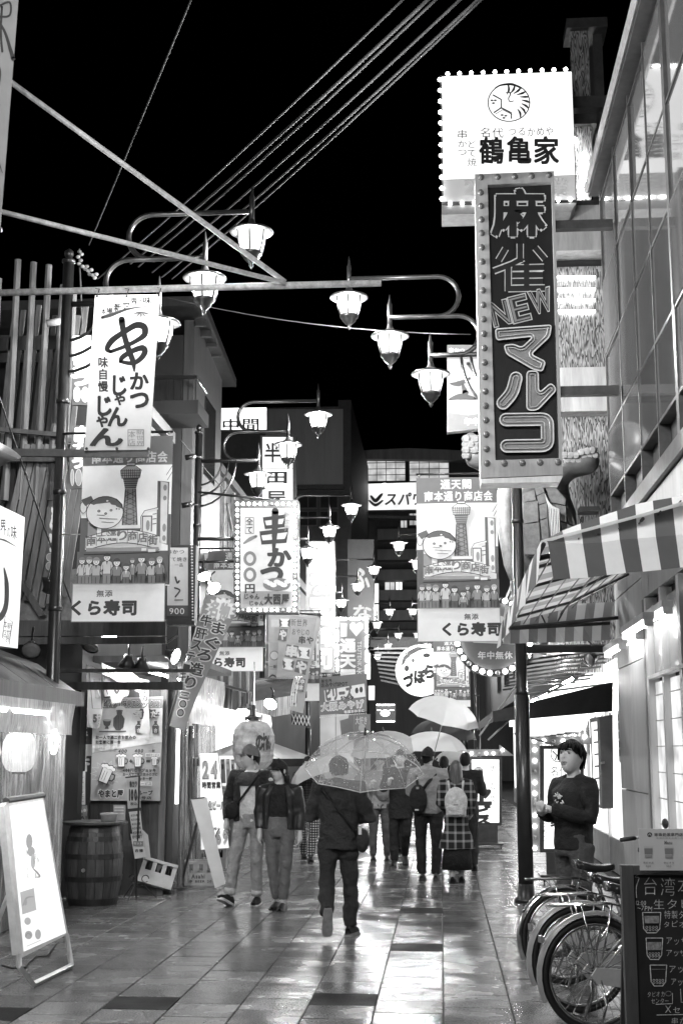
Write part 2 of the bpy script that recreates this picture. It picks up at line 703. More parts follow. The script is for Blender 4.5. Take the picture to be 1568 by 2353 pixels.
def wet(name, v, island=False, rlo=0.1, rhi=0.32, spec=0.24):
    m = bpy.data.materials.new(name)
    m.use_nodes = True
    nt = m.node_tree
    b = nt.nodes['Principled BSDF']
    N = nt.nodes.new
    L = nt.links.new
    geo = N('ShaderNodeNewGeometry')
    big = N('ShaderNodeTexNoise'); big.inputs['Scale'].default_value = 2.2; big.inputs['Detail'].default_value = 6
    fine = N('ShaderNodeTexNoise'); fine.inputs['Scale'].default_value = 75; fine.inputs['Detail'].default_value = 4
    vor = N('ShaderNodeTexVoronoi'); vor.inputs['Scale'].default_value = 160
    for n_ in (big, fine, vor):
        L(geo.outputs['Position'], n_.inputs['Vector'])
    # colour: granite speckle, each tile a little lighter or darker
    sp = N('ShaderNodeMapRange'); sp.inputs['To Min'].default_value = v * 0.45; sp.inputs['To Max'].default_value = v * 1.6
    sp.inputs['From Min'].default_value = 0.3; sp.inputs['From Max'].default_value = 0.7
    L(fine.outputs['Fac'], sp.inputs['Value'])
    if island:
        rnd = geo.outputs['Random Per Island']
    else:
        oi = N('ShaderNodeObjectInfo'); rnd = oi.outputs['Random']
    tr = N('ShaderNodeMapRange'); tr.inputs['To Min'].default_value = 0.8; tr.inputs['To Max'].default_value = 1.2
    L(rnd, tr.inputs['Value'])
    mu = N('ShaderNodeMath'); mu.operation = 'MULTIPLY'
    L(sp.outputs[0], mu.inputs[0]); L(tr.outputs[0], mu.inputs[1])
    L(mu.outputs[0], b.inputs['Base Color'])
    # wetness: pools of water smooth, the rest rough
    rg = N('ShaderNodeMapRange'); rg.inputs['From Min'].default_value = 0.38; rg.inputs['From Max'].default_value = 0.66
    rg.inputs['To Min'].default_value = rlo; rg.inputs['To Max'].default_value = rhi
    L(big.outputs['Fac'], rg.inputs['Value'])
    ra = N('ShaderNodeMapRange'); ra.inputs['To Min'].default_value = -0.03; ra.inputs['To Max'].default_value = 0.04
    L(rnd, ra.inputs['Value'])
    ad = N('ShaderNodeMath'); ad.operation = 'ADD'
    L(rg.outputs[0], ad.inputs[0]); L(ra.outputs[0], ad.inputs[1])
    L(ad.outputs[0], b.inputs['Roughness'])
    b.inputs['IOR'].default_value = 1.38
    b.inputs['Specular IOR Level'].default_value = spec
    bp = N('ShaderNodeBump'); bp.inputs['Strength'].default_value = 0.3; bp.inputs['Distance'].default_value = 0.004
    L(fine.outputs['Fac'], bp.inputs['Height'])
    bp2 = N('ShaderNodeBump'); bp2.inputs['Strength'].default_value = 0.09; bp2.inputs['Distance'].default_value = 0.03
    mid = N('ShaderNodeTexNoise'); mid.inputs['Scale'].default_value = 6; mid.inputs['Detail'].default_value = 3
    L(geo.outputs['Position'], mid.inputs['Vector'])
    L(mid.outputs['Fac'], bp2.inputs['Height'])
    L(bp.outputs[0], bp2.inputs['Normal'])
    L(bp2.outputs[0], b.inputs['Normal'])
    MATS[name] = m
    return m


tile_m = wet('wet_granite_tile', 0.15)
tile_dark_m = wet('dark_replacement_tile', 0.018, rlo=.5, rhi=.7, spec=.04)
tile_far_m = wet('wet_granite_far', 0.15, True)
grout = mat('wet_grout', 0.012, 0.75, 0.3, 20, 0.1, spec=0.15)

b = MB()
b.quad((-120, -60, -0.008), (120, -60, -0.008), (120, 160, -0.008), (-120, 160, -0.008), grout)
pavement = struct(b.build('pavement'))

TP, TJ = 0.4575, 0.009


def tile_mesh(m):
    h = (TP - TJ) / 2
    e = 0.004
    vs = []
    for q, z in ((h, -0.02), (h, -e), (h - e, 0.0)):
        vs += [(-q, -q, z), (q, -q, z), (q, q, z), (-q, q, z)]
    fs = [(8, 9, 10, 11)]
    for a in (0, 4):
        for k in range(4):
            fs.append((a + k, a + (k + 1) % 4, a + 4 + (k + 1) % 4, a + 4 + k))
    me = bpy.data.meshes.new('paving_tile')
    me.from_pydata(vs, [], fs)
    me.materials.append(m)
    return me


tm, tdm = tile_mesh(tile_m), tile_mesh(tile_dark_m)
dark_at = [G(857 * K, 2552 * K), G(340 * K, 2538 * K), G(40 * K, 2585 * K), G(1062 * K, 2313 * K), G(1120 * K, 2400 * K)]
spots = []
for c in range(-12, 5):
    x = -0.01 + TP * (c + 0.5)
    y0 = 8.70 + (0 if c % 2 == 0 else TP / 2)
    for r_ in range(-12, 145):
        spots.append((x, y0 + TP * r_))


def seen(x, y):
    q = Vector((x, y, 0)) - CAM
    d = q.dot(_f)
    if d < 0.5:
        return False
    px = CX + F * q.dot(_r) / d
    py = CY - F * q.dot(_u) / d
    return -60 < px < 1500 and py < 2420


near = sorted([s_ for s_ in spots if seen(*s_) and s_[0] > -4.2], key=lambda s_: s_[1])[:298]
nearset = set(near)
far = MB()
for x, y in spots:
    dz = random.uniform(-0.0012, 0.0012)
    if (x, y) in nearset:
        dk = any(abs(x - p.x) < TP / 2 and abs(y - p.y) < TP / 2 for p in dark_at)
        o = bpy.data.objects.new('paving_tile', tdm if dk else tm)
        o.location = (x, y, 0.008 + dz)
        o.rotation_euler = (random.gauss(0, 0.0022), random.gauss(0, 0.0016), 0)
        COL.objects.link(o)
        o.parent = pavement
        o.location.z = dz
    else:
        h = (TP - TJ) / 2
        ta, tb = random.gauss(0, .0005), random.gauss(0, .0004)
        far.add([(x - h, y - h, dz - ta - tb), (x + h, y - h, dz - ta + tb), (x + h, y + h, dz + ta + tb), (x - h, y + h, dz + ta - tb)], [(0, 1, 2, 3)], tile_far_m)
fo = far.build('paving_tile_field', pavement)
fo['kind'] = 'stuff'

# ------------------------------------------------------------------ street lamps
lamp_glass = bpy.data.materials.new('lamp_glass')
lamp_glass.use_nodes = True
_nt = lamp_glass.node_tree
_nt.nodes.remove(_nt.nodes['Principled BSDF'])
_tr = _nt.nodes.new('ShaderNodeBsdfTransparent')
_em = _nt.nodes.new('ShaderNodeEmission')
_em.inputs[1].default_value = 1.4
_mx = _nt.nodes.new('ShaderNodeMixShader')
_mx.inputs[0].default_value = 0.65
_nt.links.new(_tr.outputs[0], _mx.inputs[1])
_nt.links.new(_em.outputs[0], _mx.inputs[2])
_nt.links.new(_mx.outputs[0], _nt.nodes['Material Output'].inputs[0])
lamp_bulb = bpy.data.lights.new('lantern_bulb', 'POINT')
lamp_bulb.energy = 640
lamp_bulb.shadow_soft_size = 0.06


def make_lamp():
    t = thing('street_lamp', '', 'street lamp', (0, 0, 0))
    A3, A2, A1 = 6.53, 7.03, 7.55
    U3, U2, U1 = 1.02, 1.52, 2.03
    b = MB()
    b.tube([(0, 0, 0), (0, 0, 2.35)], 0.088, black_metal, 14)
    b.tube([(0, 0, 2.35), (0, 0, 2.4), (0, 0, 7.0)], [0.088, 0.068, 0.06], black_metal, 14)
    b.lathe((0, 0, 7.0), [(0.06, 0), (0.075, 0.01), (0.075, 0.04), (0.03, 0.06), (0.05, 0.1), (0.05, 0.14), (0.0, 0.18)], black_metal, 12)
    b.lathe((0, 0, 0), [(0.14, 0), (0.14, 0.03), (0.1, 0.06), (0.09, 0.2)], black_metal, 14)
    for z in (3.15, 4.4, 5.4):
        b.lathe((0, 0, z), [(0.072, 0), (0.075, 0.01), (0.075, 0.04), (0.072, 0.05)], black_metal, 14)
    b.build('pole', t, True, True)
    # arms: a straight arm and two C-shaped loops
    b = MB()
    b.tube([(0, 0, A3), (U3, 0, A3)], 0.032, black_metal, 8)
    b.build('arm', t, True, True)

    def loop(u_left, z_lo, z_hi, u_lo, u_hi):
        rr = (z_hi - z_lo) / 2
        pts = [(u_lo, 0.012, z_lo)]
        for k in range(13):
            a = R(-90 - 15 * k)
            pts.append((u_left + rr + rr * math.cos(a), 0.012, (z_lo + z_hi) / 2 + rr * math.sin(a)))
        pts.append((u_hi, 0.012, z_hi))
        b = MB()
        b.tube(pts, 0.03, black_metal, 8)
        b.build('arm', t, True, True)
    loop(0.42, A3, A2, U3 - 0.1, U2)
    loop(0.66, A2, A1, U2 - 0.1, U1)
    for k, (u0, z0) in enumerate(((0.40, 0.42), (0.52, 0.60), (0.64, 0.78))):
        pts = []
        for j in range(9):
            a = R(90 * j / 8)
            pts.append((u0 * math.cos(a), -0.01 - 0.004 * k, A3 - z0 * math.sin(a)))
        b = MB()
        b.tube(pts, 0.018, black_metal, 6)
        b.build('bracket', t, True, True)
    for u, za in ((U3, A3), (U2, A2), (U1, A1)):
        zb = za - 0.235                       # brim
        b = MB()
        b.tube([(u, 0, zb + 0.05), (u, 0, za + 0.17), (u, 0, za + 0.19), (u, 0, za + 0.30)], [0.03, 0.03, 0.018, 0.004], black_metal, 8)
        b.lathe((u, 0, zb), [(0.03, 0.14), (0.045, 0.09), (0.10, 0.045), (0.235, 0.005), (0.242, -0.008), (0.235, -0.015), (0.15, -0.004)], black_metal, 20, cap=False)
        zc = zb - 0.255
        b.lathe((u, 0, zc), [(0.115, 0.015), (0.118, 0.0), (0.112, -0.02), (0.09, -0.035), (0.085, -0.06), (0.045, -0.1), (0.02, -0.12), (0.028, -0.14), (0.012, -0.165), (0.002, -0.18)], black_metal, 14)
        for k in range(6):
            a = R(60 * k + 30)
            c, s_ = math.cos(a), math.sin(a)
            b.tube([(u + 0.165 * c, 0.165 * s_, zb - 0.01), (u + 0.158 * c, 0.158 * s_, zb - 0.1), (u + 0.118 * c, 0.118 * s_, zc)], 0.011, black_metal, 5)
        ln = b.build('lantern', t, True, True)
        b = MB()
        b.lathe((u, 0, zb), [(0.155, -0.006), (0.158, -0.05), (0.148, -0.12), (0.125, -0.2), (0.108, -0.252)], lamp_glass, 18)
        g = b.build('lamp_glass', ln, True, True)
        lo = bpy.data.objects.new('bulb', lamp_bulb)
        lo.location = (u, 0, zb - 0.12)
        COL.objects.link(lo)
        lo.parent = ln
    return t


lampL = [(-4.03, 13.6), (-4.03, 21.6), (-4.03, 30.0), (-4.03, 40.5), (-4.03, 53.0), (-4.03, 5.0), (-4.03, -4.0)]  # the last two stand out of view, added to light the lane
lampR = [(0.95, 15.8), (0.95, 35.7), (0.95, 53.0), (0.95, 64.0), (0.95, 3.6), (-4.03, 64.0)]  # the nearest one is unseen, added as light from the camera side
labL = ['black street lamp with three lanterns behind the white skewer banner',
        'black three lantern street lamp beside the bulb framed price sign',
        'black three lantern street lamp behind the bulb framed price sign',
        'far black street lamp in front of the dark vertical shop sign', 'distant black street lamp near the end of the lane']
labR = ['black street lamp whose thick post stands beside the striped awning',
        'black street lamp behind the big shopping street banner on the right post', 'distant black street lamp near the end of the lane',
        'distant black street lamp near the end of the lane']
proto = make_lamp()
LG = 'street lamps along the lane'
for i, (x, y) in enumerate(lampL):
    o = proto if i == 0 else clone(proto)
    o.location = (x, y, 0)
    o['label'] = labL[i] if i < len(labL) else 'black three lantern street lamp added out of view to light the lane'
    o['group'] = LG
for i, (x, y) in enumerate(lampR):
    o = clone(proto, (x, y, 0), math.pi if x > 0 else 0, labR[i] if i < len(labR) else ('black three lantern street lamp added out of view to light the lane' if i == 4 else labL[4]))
    o['group'] = LG

# ------------------------------------------------------------------ buildings


def win(bld, pl_y, x0, z0, x1, z1, frame, pane, nx=2, nz=2, face=-1):
    """window in a wall that faces the camera (y = pl_y)"""
    b = MB()
    t = 0.05
    b.bb((x0 - t, pl_y - 0.05, z0 - t), (x1 + t, pl_y - 0.002, z0), frame)
    b.bb((x0 - t, pl_y - 0.05, z1), (x1 + t, pl_y - 0.002, z1 + t), frame)
    b.bb((x0 - t, pl_y - 0.05, z0), (x0, pl_y - 0.002, z1), frame)
    b.bb((x1, pl_y - 0.05, z0), (x1 + t, pl_y - 0.002, z1), frame)
    for i in range(1, nx):
        x = x0 + (x1 - x0) * i / nx
        b.bb((x - 0.02, pl_y - 0.04, z0), (x + 0.02, pl_y - 0.012, z1), frame)
    for j in range(1, nz):
        z = z0 + (z1 - z0) * j / nz
        b.bb((x0, pl_y - 0.045, z - 0.02), (x1, pl_y - 0.014, z + 0.02), frame)
    w = b.build('window', bld)
    for i in range(nx):
        b = MB()
        xa = x0 + (x1 - x0) * i / nx
        xb = x0 + (x1 - x0) * (i + 1) / nx
        b.bb((xa, pl_y - 0.010, z0), (xb, pl_y - 0.003, z1), pane)
        b.build('pane', w)
    return w


siding = mat('pale_siding', 0.05, 0.6, 0.25, 14, 0.3, streak=True)
dark_glass = mat('dark_window_glass', 0.03, 0.06, 0.2, 2, 0)
dim_window = backlit(0.35, 0.5, 1.5, 'dimly_lit_window')
roof_m = mat('dark_roof', 0.03, 0.5, 0.4, 6, 0.2)

# lattice building on the left
t = thing('lattice_building', 'dark two storey shop building with leaning wooden slats on its front', 'building', (-5.6, 15.9, 0))
b = MB()
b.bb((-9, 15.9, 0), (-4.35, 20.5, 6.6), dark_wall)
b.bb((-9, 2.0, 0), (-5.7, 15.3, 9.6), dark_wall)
b.build('wall', t)
b = MB()
b.bb((-9.2, 15.5, 6.62), (-4.25, 20.7, 6.8), roof_m)
b.build('roof', t)
b = MB()
p = PY(15.6)
b.prism([p.at(0, 770), p.at(150, 768), p.at(150, 830), p.at(0, 832)], (0, 0.04, 0), mat('weathered_fascia', 0.06, 0.7, 0.4, 7, 0.2))
b.build('fascia_board', t)
slat_m = mat('weathered_slat', 0.1, 0.7, 0.45, 12, 0.3, streak=True)
sl_top = [(42, 597, 5), (78, 603, -4), (113, 609, -16), (146, 655, -2), (170, 670, 20), (-2, 640, -30)]
for i, (x, y, e) in enumerate(sl_top):
    b = MB()
    pl = PY(15.35 - 0.01 * i)
    a0 = pl.at(x, y); a1 = pl.at(x - 30, 1150)
    b.tube([a0, (a0 + a1) / 2 + Vector((random.uniform(-.01, .01), 0, 0)), a1], [0.042, 0.044, 0.045], slat_m, 8)
    b.build('slat', t)
for i in range(10):
    b = MB()
    pl = PY(15.3)
    x = 30 + 15.5 * i
    a0 = pl.at(x + 62 - 28, 1020); a1 = pl.at(x - 40 + i * 2, 1395 - 8 * abs(i - 6))
    d = (a1 - a0).normalized()
    sd = d.cross(Vector((0, 1, 0))) * 0.036
    b.prism([a0 - sd, a0 + sd, a1 + sd, a1 - sd], (0, 0.03, 0), slat_m)
    b.build('slat', t)
for i in range(10):
    b = MB()
    pl = PY(15.5)
    x = 22 + 18 * i
    a0 = pl.at(x + 14, 700 + 12 * (i % 3)); a1 = pl.at(x - 62, 1385 - 5 * (i % 4))
    d = (a1 - a0).normalized()
    sd = d.cross(Vector((0, 1, 0))) * 0.03
    b.prism([a0 - sd, a0 + sd, a1 + sd, a1 - sd], (0, 0.03, 0), slat_m)
    b.build('slat', t)
for (xa, ya, xb, yb, w) in ((0, 983, 140, 998, 10), (0, 1048, 330, 1050, 22), (165, 1005, 260, 1032, 10)):
    b = MB()
    pl = PY(15.22)
    b.prism([pl.at(xa - 30, ya - w / 2), pl.at(xb, yb - w / 2), pl.at(xb, yb + w / 2), pl.at(xa - 30, ya + w / 2)], (0, 0.05, 0), dark_wood)
    b.build('rail', t)
for (xa, ya, xb, yb, w, dd) in ((40, 1443, 380, 1442, 36, 15.25), (40, 1472, 380, 1470, 16, 15.2), (40, 1540, 450, 1540, 8, 15.24), (40, 1575, 420, 1575, 18, 15.3)):
    b = MB()
    pl = PY(dd)
    b.prism([pl.at(xa - 30, ya - w / 2), pl.at(xb, yb - w / 2), pl.at(xb, yb + w / 2), pl.at(xa - 30, ya + w / 2)], (0, 0.08, 0), dark_wood)
    b.build('beam', t)
b = MB()
pl = PY(15.4)
b.prism([pl.at(30, 1340), pl.at(200, 1300), pl.at(210, 1425), pl.at(30, 1425)], (0, 0.03, 0), mat('peeling_plaster', 0.16, 0.8, 0.5, 9, 0.4))
b.build('plaster_panel', t)
b = MB()
pl = PY(15.26)
b.prism([pl.at(45, 1345), pl.at(57, 1338), pl.at(104, 1412), pl.at(90, 1416)], (0, 0.05, 0), dark_wood)
b.build('brace', t)

# gabled house
t = thing('gabled_house', 'gabled house with pale street side siding, dark eaves and a railed balcony', 'house', (-6.5, 24, 0))
b = MB()
zt = W(433, 735, 24).z
ze = W(491, 868, 26.7).z
b.prism([(-4.6, 24, 0), (-4.6, 27.2, 0), (-4.6, 27.2, ze + 0.3), (-4.6, 24.0, zt)], (-0.2, 0, 0), siding)
b.bb((-10, 24.0, 0), (-4.81, 27.2, zt - 0.3), mat('house_wall', 0.014, 0.7, 0.3, 5, 0.2, streak=True))
b.build('wall', t)
b = MB()
b.prism([(-4.35, 23.5, zt + 0.12), (-4.35, 27.6, ze + 0.05), (-4.35, 27.6, ze + 0.22), (-4.35, 23.5, zt + 0.3)], (-6, 0, 0), roof_m)
b.build('roof', t)
for k in range(5):
    b = MB()
    y = 24 + k * 0.62
    zz = zt + (ze + 0.3 - zt) * k * 0.62 / 3.2
    b.bb((-4.62, y, zz - 0.12), (-4.4, y + 0.09, zz + 0.02), roof_m)
    b.build('eave_bracket', t)
b = MB()
b.bb((-4.62, 25.2, ze - 2.4), (-4.58, 26.4, ze - 0.8), dark_glass)
b.build('window', t)
zb_ = W(450, 935, 23.4).z
b = MB()
b.bb((-7.5, 22.9, zb_ - 0.25), (-4.3, 24, zb_), dark_wall)
b.build('balcony_floor', t)
zr = W(450, 868, 23.0).z
b = MB()
b.tube([(-7.5, 22.95, zr), (-4.35, 22.95, zr), (-4.35, 24, zr)], 0.035, black_metal, 6)
b.build('balcony_rail', t)
for k in range(24):
    b = MB()
    x = -7.4 + k * 0.132
    b.tube([(x, 22.95, zb_), (x, 22.95, zr)], 0.009, black_metal, 5)
    b.build('baluster', t)

# plain two storey block behind the house
t = thing('stucco_block', 'rough stucco street building with sloping handrail and pipes', 'building', (-7, 31, 0))
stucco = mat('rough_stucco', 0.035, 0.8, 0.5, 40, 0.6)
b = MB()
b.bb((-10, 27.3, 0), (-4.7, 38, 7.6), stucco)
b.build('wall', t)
b = MB()
b.bb((-10, 27.25, 7.62), (-4.62, 38.1, 7.8), roof_m)
b.build('coping', t)
for k in range(4):
    b = MB()
    b.tube([(-4.64, 28 + k * 1.3, 0.5), (-4.64, 28 + k * 1.3, 7.5)], 0.03 + 0.01 * (k % 2), grey_metal, 6)
    b.build('pipe', t)
for k in range(3):
    b = MB()
    b.bb((-4.72, 29.3 + 2.2 * k, 4.4), (-4.67, 30.6 + 2.2 * k, 6.2), dark_glass)
    w = b.build('window', t)
    b = MB()
    b.bb((-4.70, 29.93 + 2.2 * k, 4.4), (-4.655, 29.98 + 2.2 * k, 6.2), grey_metal)
    b.build('frame', w)
b = MB()
b.tube([(-4.5, 27.5, 6.9), (-4.5, 31, 4.9), (-4.5, 34, 3.2)], 0.03, steel, 6)
b.build('handrail', t)
for k in range(9):
    b = MB()
    y = 27.7 + k * 0.5
    z = 6.9 - (y - 27.5) * 0.57
    b.tube([(-4.5, y, z), (-4.5, y, z - 0.8)], 0.012, steel, 5)
    b.build('baluster', t)

# row further along on the left
t = thing('shop_row_building', 'dark shop building behind the lit vertical signs on the left', 'building', (-7, 48, 0))
b = MB()
b.bb((-10, 38.2, 0), (-4.8, 59, 7.2), dark_wall)
b.build('wall', t)
b = MB()
b.bb((-10, 38.15, 7.22), (-4.7, 59.1, 7.5), roof_m)
b.build('roof', t)
for k in range(5):
    b = MB()
    b.bb((-4.83, 40 + 3.5 * k, 3.6), (-4.77, 42 + 3.5 * k, 5.6), dark_glass)
    b.build('window', t)

# tall grey panel block
t = thing('panel_block', 'tall grey metal panel building with a white lit sign on top', 'building', (-7, 60, 0))
panel_m = mat('grey_cladding', 0.2, 0.55, 0.12, 2.5, 0.05, streak=True)
pl = PY(60)
b = MB()
TLb = pl.at(500, 938); BRb = pl.at(806, 1250)
b.bb((TLb.x - 3, 60.08, 0), (BRb.x - 0.6, 75, TLb.z), mat('block_core', 0.05, 0.7, 0.3, 3, 0.1))
b.bb((BRb.x - 0.6, 60.02, 0), (BRb.x, 75, TLb.z + 0.3), mat('dark_corner', 0.03, 0.6, 0.3, 3, 0.1))
b.build('wall', t)
xs = [610, 655, 700, 745, 788]
for i in range(4):
    b = MB()
    a0 = pl.at(xs[i] + 0.6, 940); a1 = pl.at(xs[i + 1] - 0.6, 1113)
    b.bb((a0.x, 60.0, a1.z), (a1.x, 60.07, a0.z), panel_m)
    b.build('cladding_panel', t)
b = MB()
a0 = pl.at(630, 1116); a1 = pl.at(790, 1124)
b.bb((a0.x, 59.85, a1.z), (a1.x, 60.05, a0.z), roof_m)
b.build('ledge', t)
for i in range(3):
    for j in range(2):
        a0 = pl.at(640 + 48 * i, 1135 + 40 * j); a1 = pl.at(678 + 48 * i, 1165 + 40 * j)
        win(t, 60.06, a0.x, a1.z, a1.x, a0.z, dark_metal, dark_glass, 2, 1)
tt = sign('rooftop_sign', 'white lit rooftop sign with dark partial characters above the stucco block', 'sign', PY(58), [(500, 938), (612, 936), (612, 987), (500, 987)], 0.3, backlit(1.6), grey_metal)
a = Art(PY(58))
for ch, x in (('中', 512), ('間', 558)):
    a.txt(ch, x, 962, x + 36, 990, ink(0.12), 0.02)
a.build(tt)

# building that closes the lane
t = thing('end_block', 'dark balcony apartment block closing the far end of the lane', 'building', (2, 78, 0))
pl = PY(78)
zt = pl.at(900, 1035).z
x0 = pl.at(826, 1100).x
b = MB()
b.bb((x0, 78, 0), (14, 90, zt - 0.6), dark_wall)
b.build('wall', t)
b = MB()
b.prism([(x0 - 0.2, 77.4, zt - 0.1), (x0 + 3, 77.4, zt), (8, 77.4, zt - 0.6), (8, 77.4, zt - 1.0), (x0 - 0.2, 77.4, zt - 0.6)], (0, 8, 0), grey_wall)
b.build('roof', t)
a0 = pl.at(843, 1050); a1 = pl.at(930, 1104)
win(t, 78, a0.x, a1.z, a1.x, a0.z, dark_metal, dim_window, 4, 4)
a0 = pl.at(940, 1050); a1 = pl.at(1030, 1104)
win(t, 78, a0.x, a1.z, a1.x, a0.z, dark_metal, dim_window, 4, 4)
for j in range(6):
    yy = 1222 + 46 * j
    a0 = pl.at(868, yy); a1 = pl.at(1060, yy + 22)
    b = MB()
    b.bb((a0.x, 76.9, a1.z), (a1.x, 78, a0.z), mat('balcony_front', 0.075, 0.7, 0.3, 2, 0.1, streak=True))
    b.build('balcony', t)
for (x, y, w, h, m) in ((884, 1336, 22, 22, dim_window), (909, 1334, 14, 24, backlit(1.2)), (1010, 1290, 16, 20, dim_window), (920, 1196, 14, 16, dim_window), (940, 1180, 18, 26, dim_window), (962, 1180, 18, 26, dim_window), (985, 1430, 16, 20, dim_window)):
    a0 = pl.at(x, y); a1 = pl.at(x + w, y + h)
    win(t, 77.99, a0.x, a1.z, a1.x, a0.z, dark_metal, m, 2, 1)
b = MB()
a0 = pl.at(860, 1480); a1 = pl.at(1100, 1500)
b.bb((a0.x, 73, a1.z), (a1.x, 78, a0.z), dark_metal)
b.build('canopy', t)
tt = sign('spa_sign', 'white lit billboard reading スパワ on the end block', 'sign', PY(75), [(820, 1112), (958, 1108), (958, 1170), (820, 1172)], 0.5, backlit(0.75, 0.5, 0.5), grey_metal)
a = Art(PY(75), step=0.004, start=0.01)
a.txt('スパワ', 884, 1132, 972, 1160, ink(0.08), 0.03, shear=0.2)
a.brush([(852, 1140), (862, 1150), (874, 1138), (878, 1134)], [5, 9, 7, 3], ink(0.1)).brush([(848, 1150), (862, 1160), (878, 1150)], [4, 7, 4], ink(0.1))
a.ell(882, 1115, 5, 5, glow(6))
a.build(tt)
b = MB()
q0 = PY(75).at(820, 1187); q1 = PY(75).at(958, 1190)
b.tube([q0, q1], 0.15, dark_metal, 6)
b.build('support_rail', tt)

# right side: glass fronted building
t = thing('glass_building', 'glass fronted corner building with diagonal looking transoms beside the neon sign', 'building', (4, 13, 0))
RX = 2.03
YF = 15.48
pane_m = mat('tinted_pane', 0.11, 0.05, 0.12, 1.2, 0.012, spec=0.6, obj_random=0.18)
b = MB()
b.bb((RX + 0.1, 10.75, 0), (8, YF, 8.3), mat('building_core', 0.05, 0.7, 0.3, 3, 0.1))
b.bb((2.75, -8, 0), (8, 10.7, 8.3), mat('building_core', 0.05))
b.build('wall', t)
ys = [YF - 0.06, 14.2, 13.0, 11.95, 10.95, 9.9]
zs = [4.66, 5.42, 6.35, 7.28, 8.34]
for i in range(5):
    for j in range(4):
        b = MB()
        b.bb((RX + 0.0, ys[i + 1] + 0.022, zs[j] + 0.018), (RX + 0.09, ys[i] - 0.022, zs[j + 1] - 0.018), pane_m)
        o = b.build('pane', t)
        o.rotation_euler = (0, random.uniform(-0.003, 0.003), 0)
for i, y in enumerate(ys):
    b = MB()
    w = 0.06 if i == 4 else 0.02
    b.bb((RX - 0.012, y - w, 4.3), (RX + 0.1, y + w, 8.45), dark_metal)
    b.build('mullion', t)
for j, z in enumerate(zs):
    for i in range(5):
        b = MB()
        b.bb((RX - 0.006, ys[i + 1] + (0.061 if i == 3 else 0.021), z - 0.016), (RX + 0.1, ys[i] - (0.061 if i == 4 else 0.021), z + 0.016), dark_metal)
        b.build('transom', t)
b = MB()
b.bb((RX - 0.12, 8.5, 8.46), (8, YF + 0.1, 8.62), dark_metal)
b.build('roof_edge', t)
b = MB()
b.tube([(RX - 0.14, 8.5, 8.55), (RX - 0.14, YF + 0.1, 8.55)], 0.045, grey_metal, 8)
b.build('gutter', t)
b = MB()
b.bb((RX - 0.05, 8.5, 4.12), (RX + 0.1, YF, 4.28), dark_metal)
b.build('sill_band', t)
wall_panel = mat('pale_wall_panel', 0.42, 0.5, 0.18, 4, 0.12, streak=True)
yy = [YF, 14.42, 13.4, 12.95]
zz = [0, 1.28, 2.62, 3.42, 4.1]
for i in range(2):
    for j in range(4):
        b = MB()
        b.bb((RX + 0.0, yy[i + 1] + 0.006, zz[j] + 0.006), (RX + 0.09, yy[i] - 0.006, zz[j + 1] - 0.006), wall_panel)
        b.build('wall_panel', t)
b = MB()
b.bb((RX + 0.0, 12.96, 3.2), (RX + 0.09, 13.39, 4.1), wall_panel)
b.bb((RX + 0.0, 10.76, 3.2), (RX + 0.09, 12.94, 4.1), wall_panel)
b.build('wall_panel', t)
for (y0, y1, m) in ((13.30, 13.38, grey_metal), (13.2, 13.29, dark_metal), (13.05, 13.18, white_metal), (12.2, 12.28, white_metal), (11.25, 11.38, white_metal)):
    b = MB()
    b.bb((RX - 0.02, y0, 0), (RX + 0.09, y1, 3.18), m)
    b.build('door_frame', t)
brick_m = mat('dark_brick', 0.12, 0.8, 0.4, 12, 0.3, obj_random=0.4)
for k in range(26):
    b = MB()
    b.bb((RX + 0.01, 13.19, 0.12 * k + 0.01), (RX + 0.03, 13.285, 0.12 * k + 0.112), brick_m)
    b.build('brick', t)
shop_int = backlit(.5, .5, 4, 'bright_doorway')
for (y0, y1) in ((12.28, 13.05), (11.38, 12.2)):
    for (z0, z1) in ((0.1, 2.35), (2.42, 3.1)):
        b = MB()
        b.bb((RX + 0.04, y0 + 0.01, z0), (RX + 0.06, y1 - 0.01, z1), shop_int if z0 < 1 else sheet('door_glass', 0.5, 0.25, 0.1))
        dpart = b.build('door_panel', t)
    b = MB()
    for k in range(9):
        z = 0.3 + 0.24 * k
        b.bb((RX + 0.015, y0 + 0.08, z), (RX + 0.038, y1 - 0.08, z + 0.008), grey_metal)
    b.build('shelf', t)
b = MB()
b.bb((RX - 0.03, 10.7, 2.38), (RX + 0.03, 13.04, 2.415), white_metal)
b.build('door_head', t)
# fluorescent fittings over the door
for k, (y0, y1, zt_, xo) in enumerate(((13.3, 14.45, 2.82, 0.06), (13.35, 14.5, 2.72, 0.22), (11.6, 13.0, 2.9, 0.06), (11.65, 13.05, 2.8, 0.22))):
    tt = thing('fluorescent_fitting', 'bare lit fluorescent tube fitting fixed over the shop doorway', 'light', (RX - xo, (y0 + y1) / 2, zt_), 'fluorescent fittings over the doorway')
    b = MB()
    b.bb((RX - xo - 0.05, y0 - 0.03, zt_ + 0.03), (RX - xo + 0.05, y1 + 0.03, zt_ + 0.09), white_metal)
    b.bb((RX - xo - 0.04, y0 - 0.03, zt_ - 0.03), (RX - xo + 0.04, y0 - 0.002, zt_ + 0.029), white_metal)
    b.bb((RX - xo - 0.04, y1 + 0.002, zt_ - 0.03), (RX - xo + 0.04, y1 + 0.03, zt_ + 0.029), white_metal)
    b.bb((RX - xo - 0.02, (y0 + y1) / 2 - 0.05, zt_ + 0.091), (RX + 0.0, (y0 + y1) / 2 + 0.05, zt_ + 0.12), white_metal)
    b.build('housing', tt)
    b = MB()
    b.tube([(RX - xo, y0, zt_), (RX - xo, y1, zt_)], 0.018, glow(8, 'fluorescent_tube'), 8)
    b.build('tube', tt)

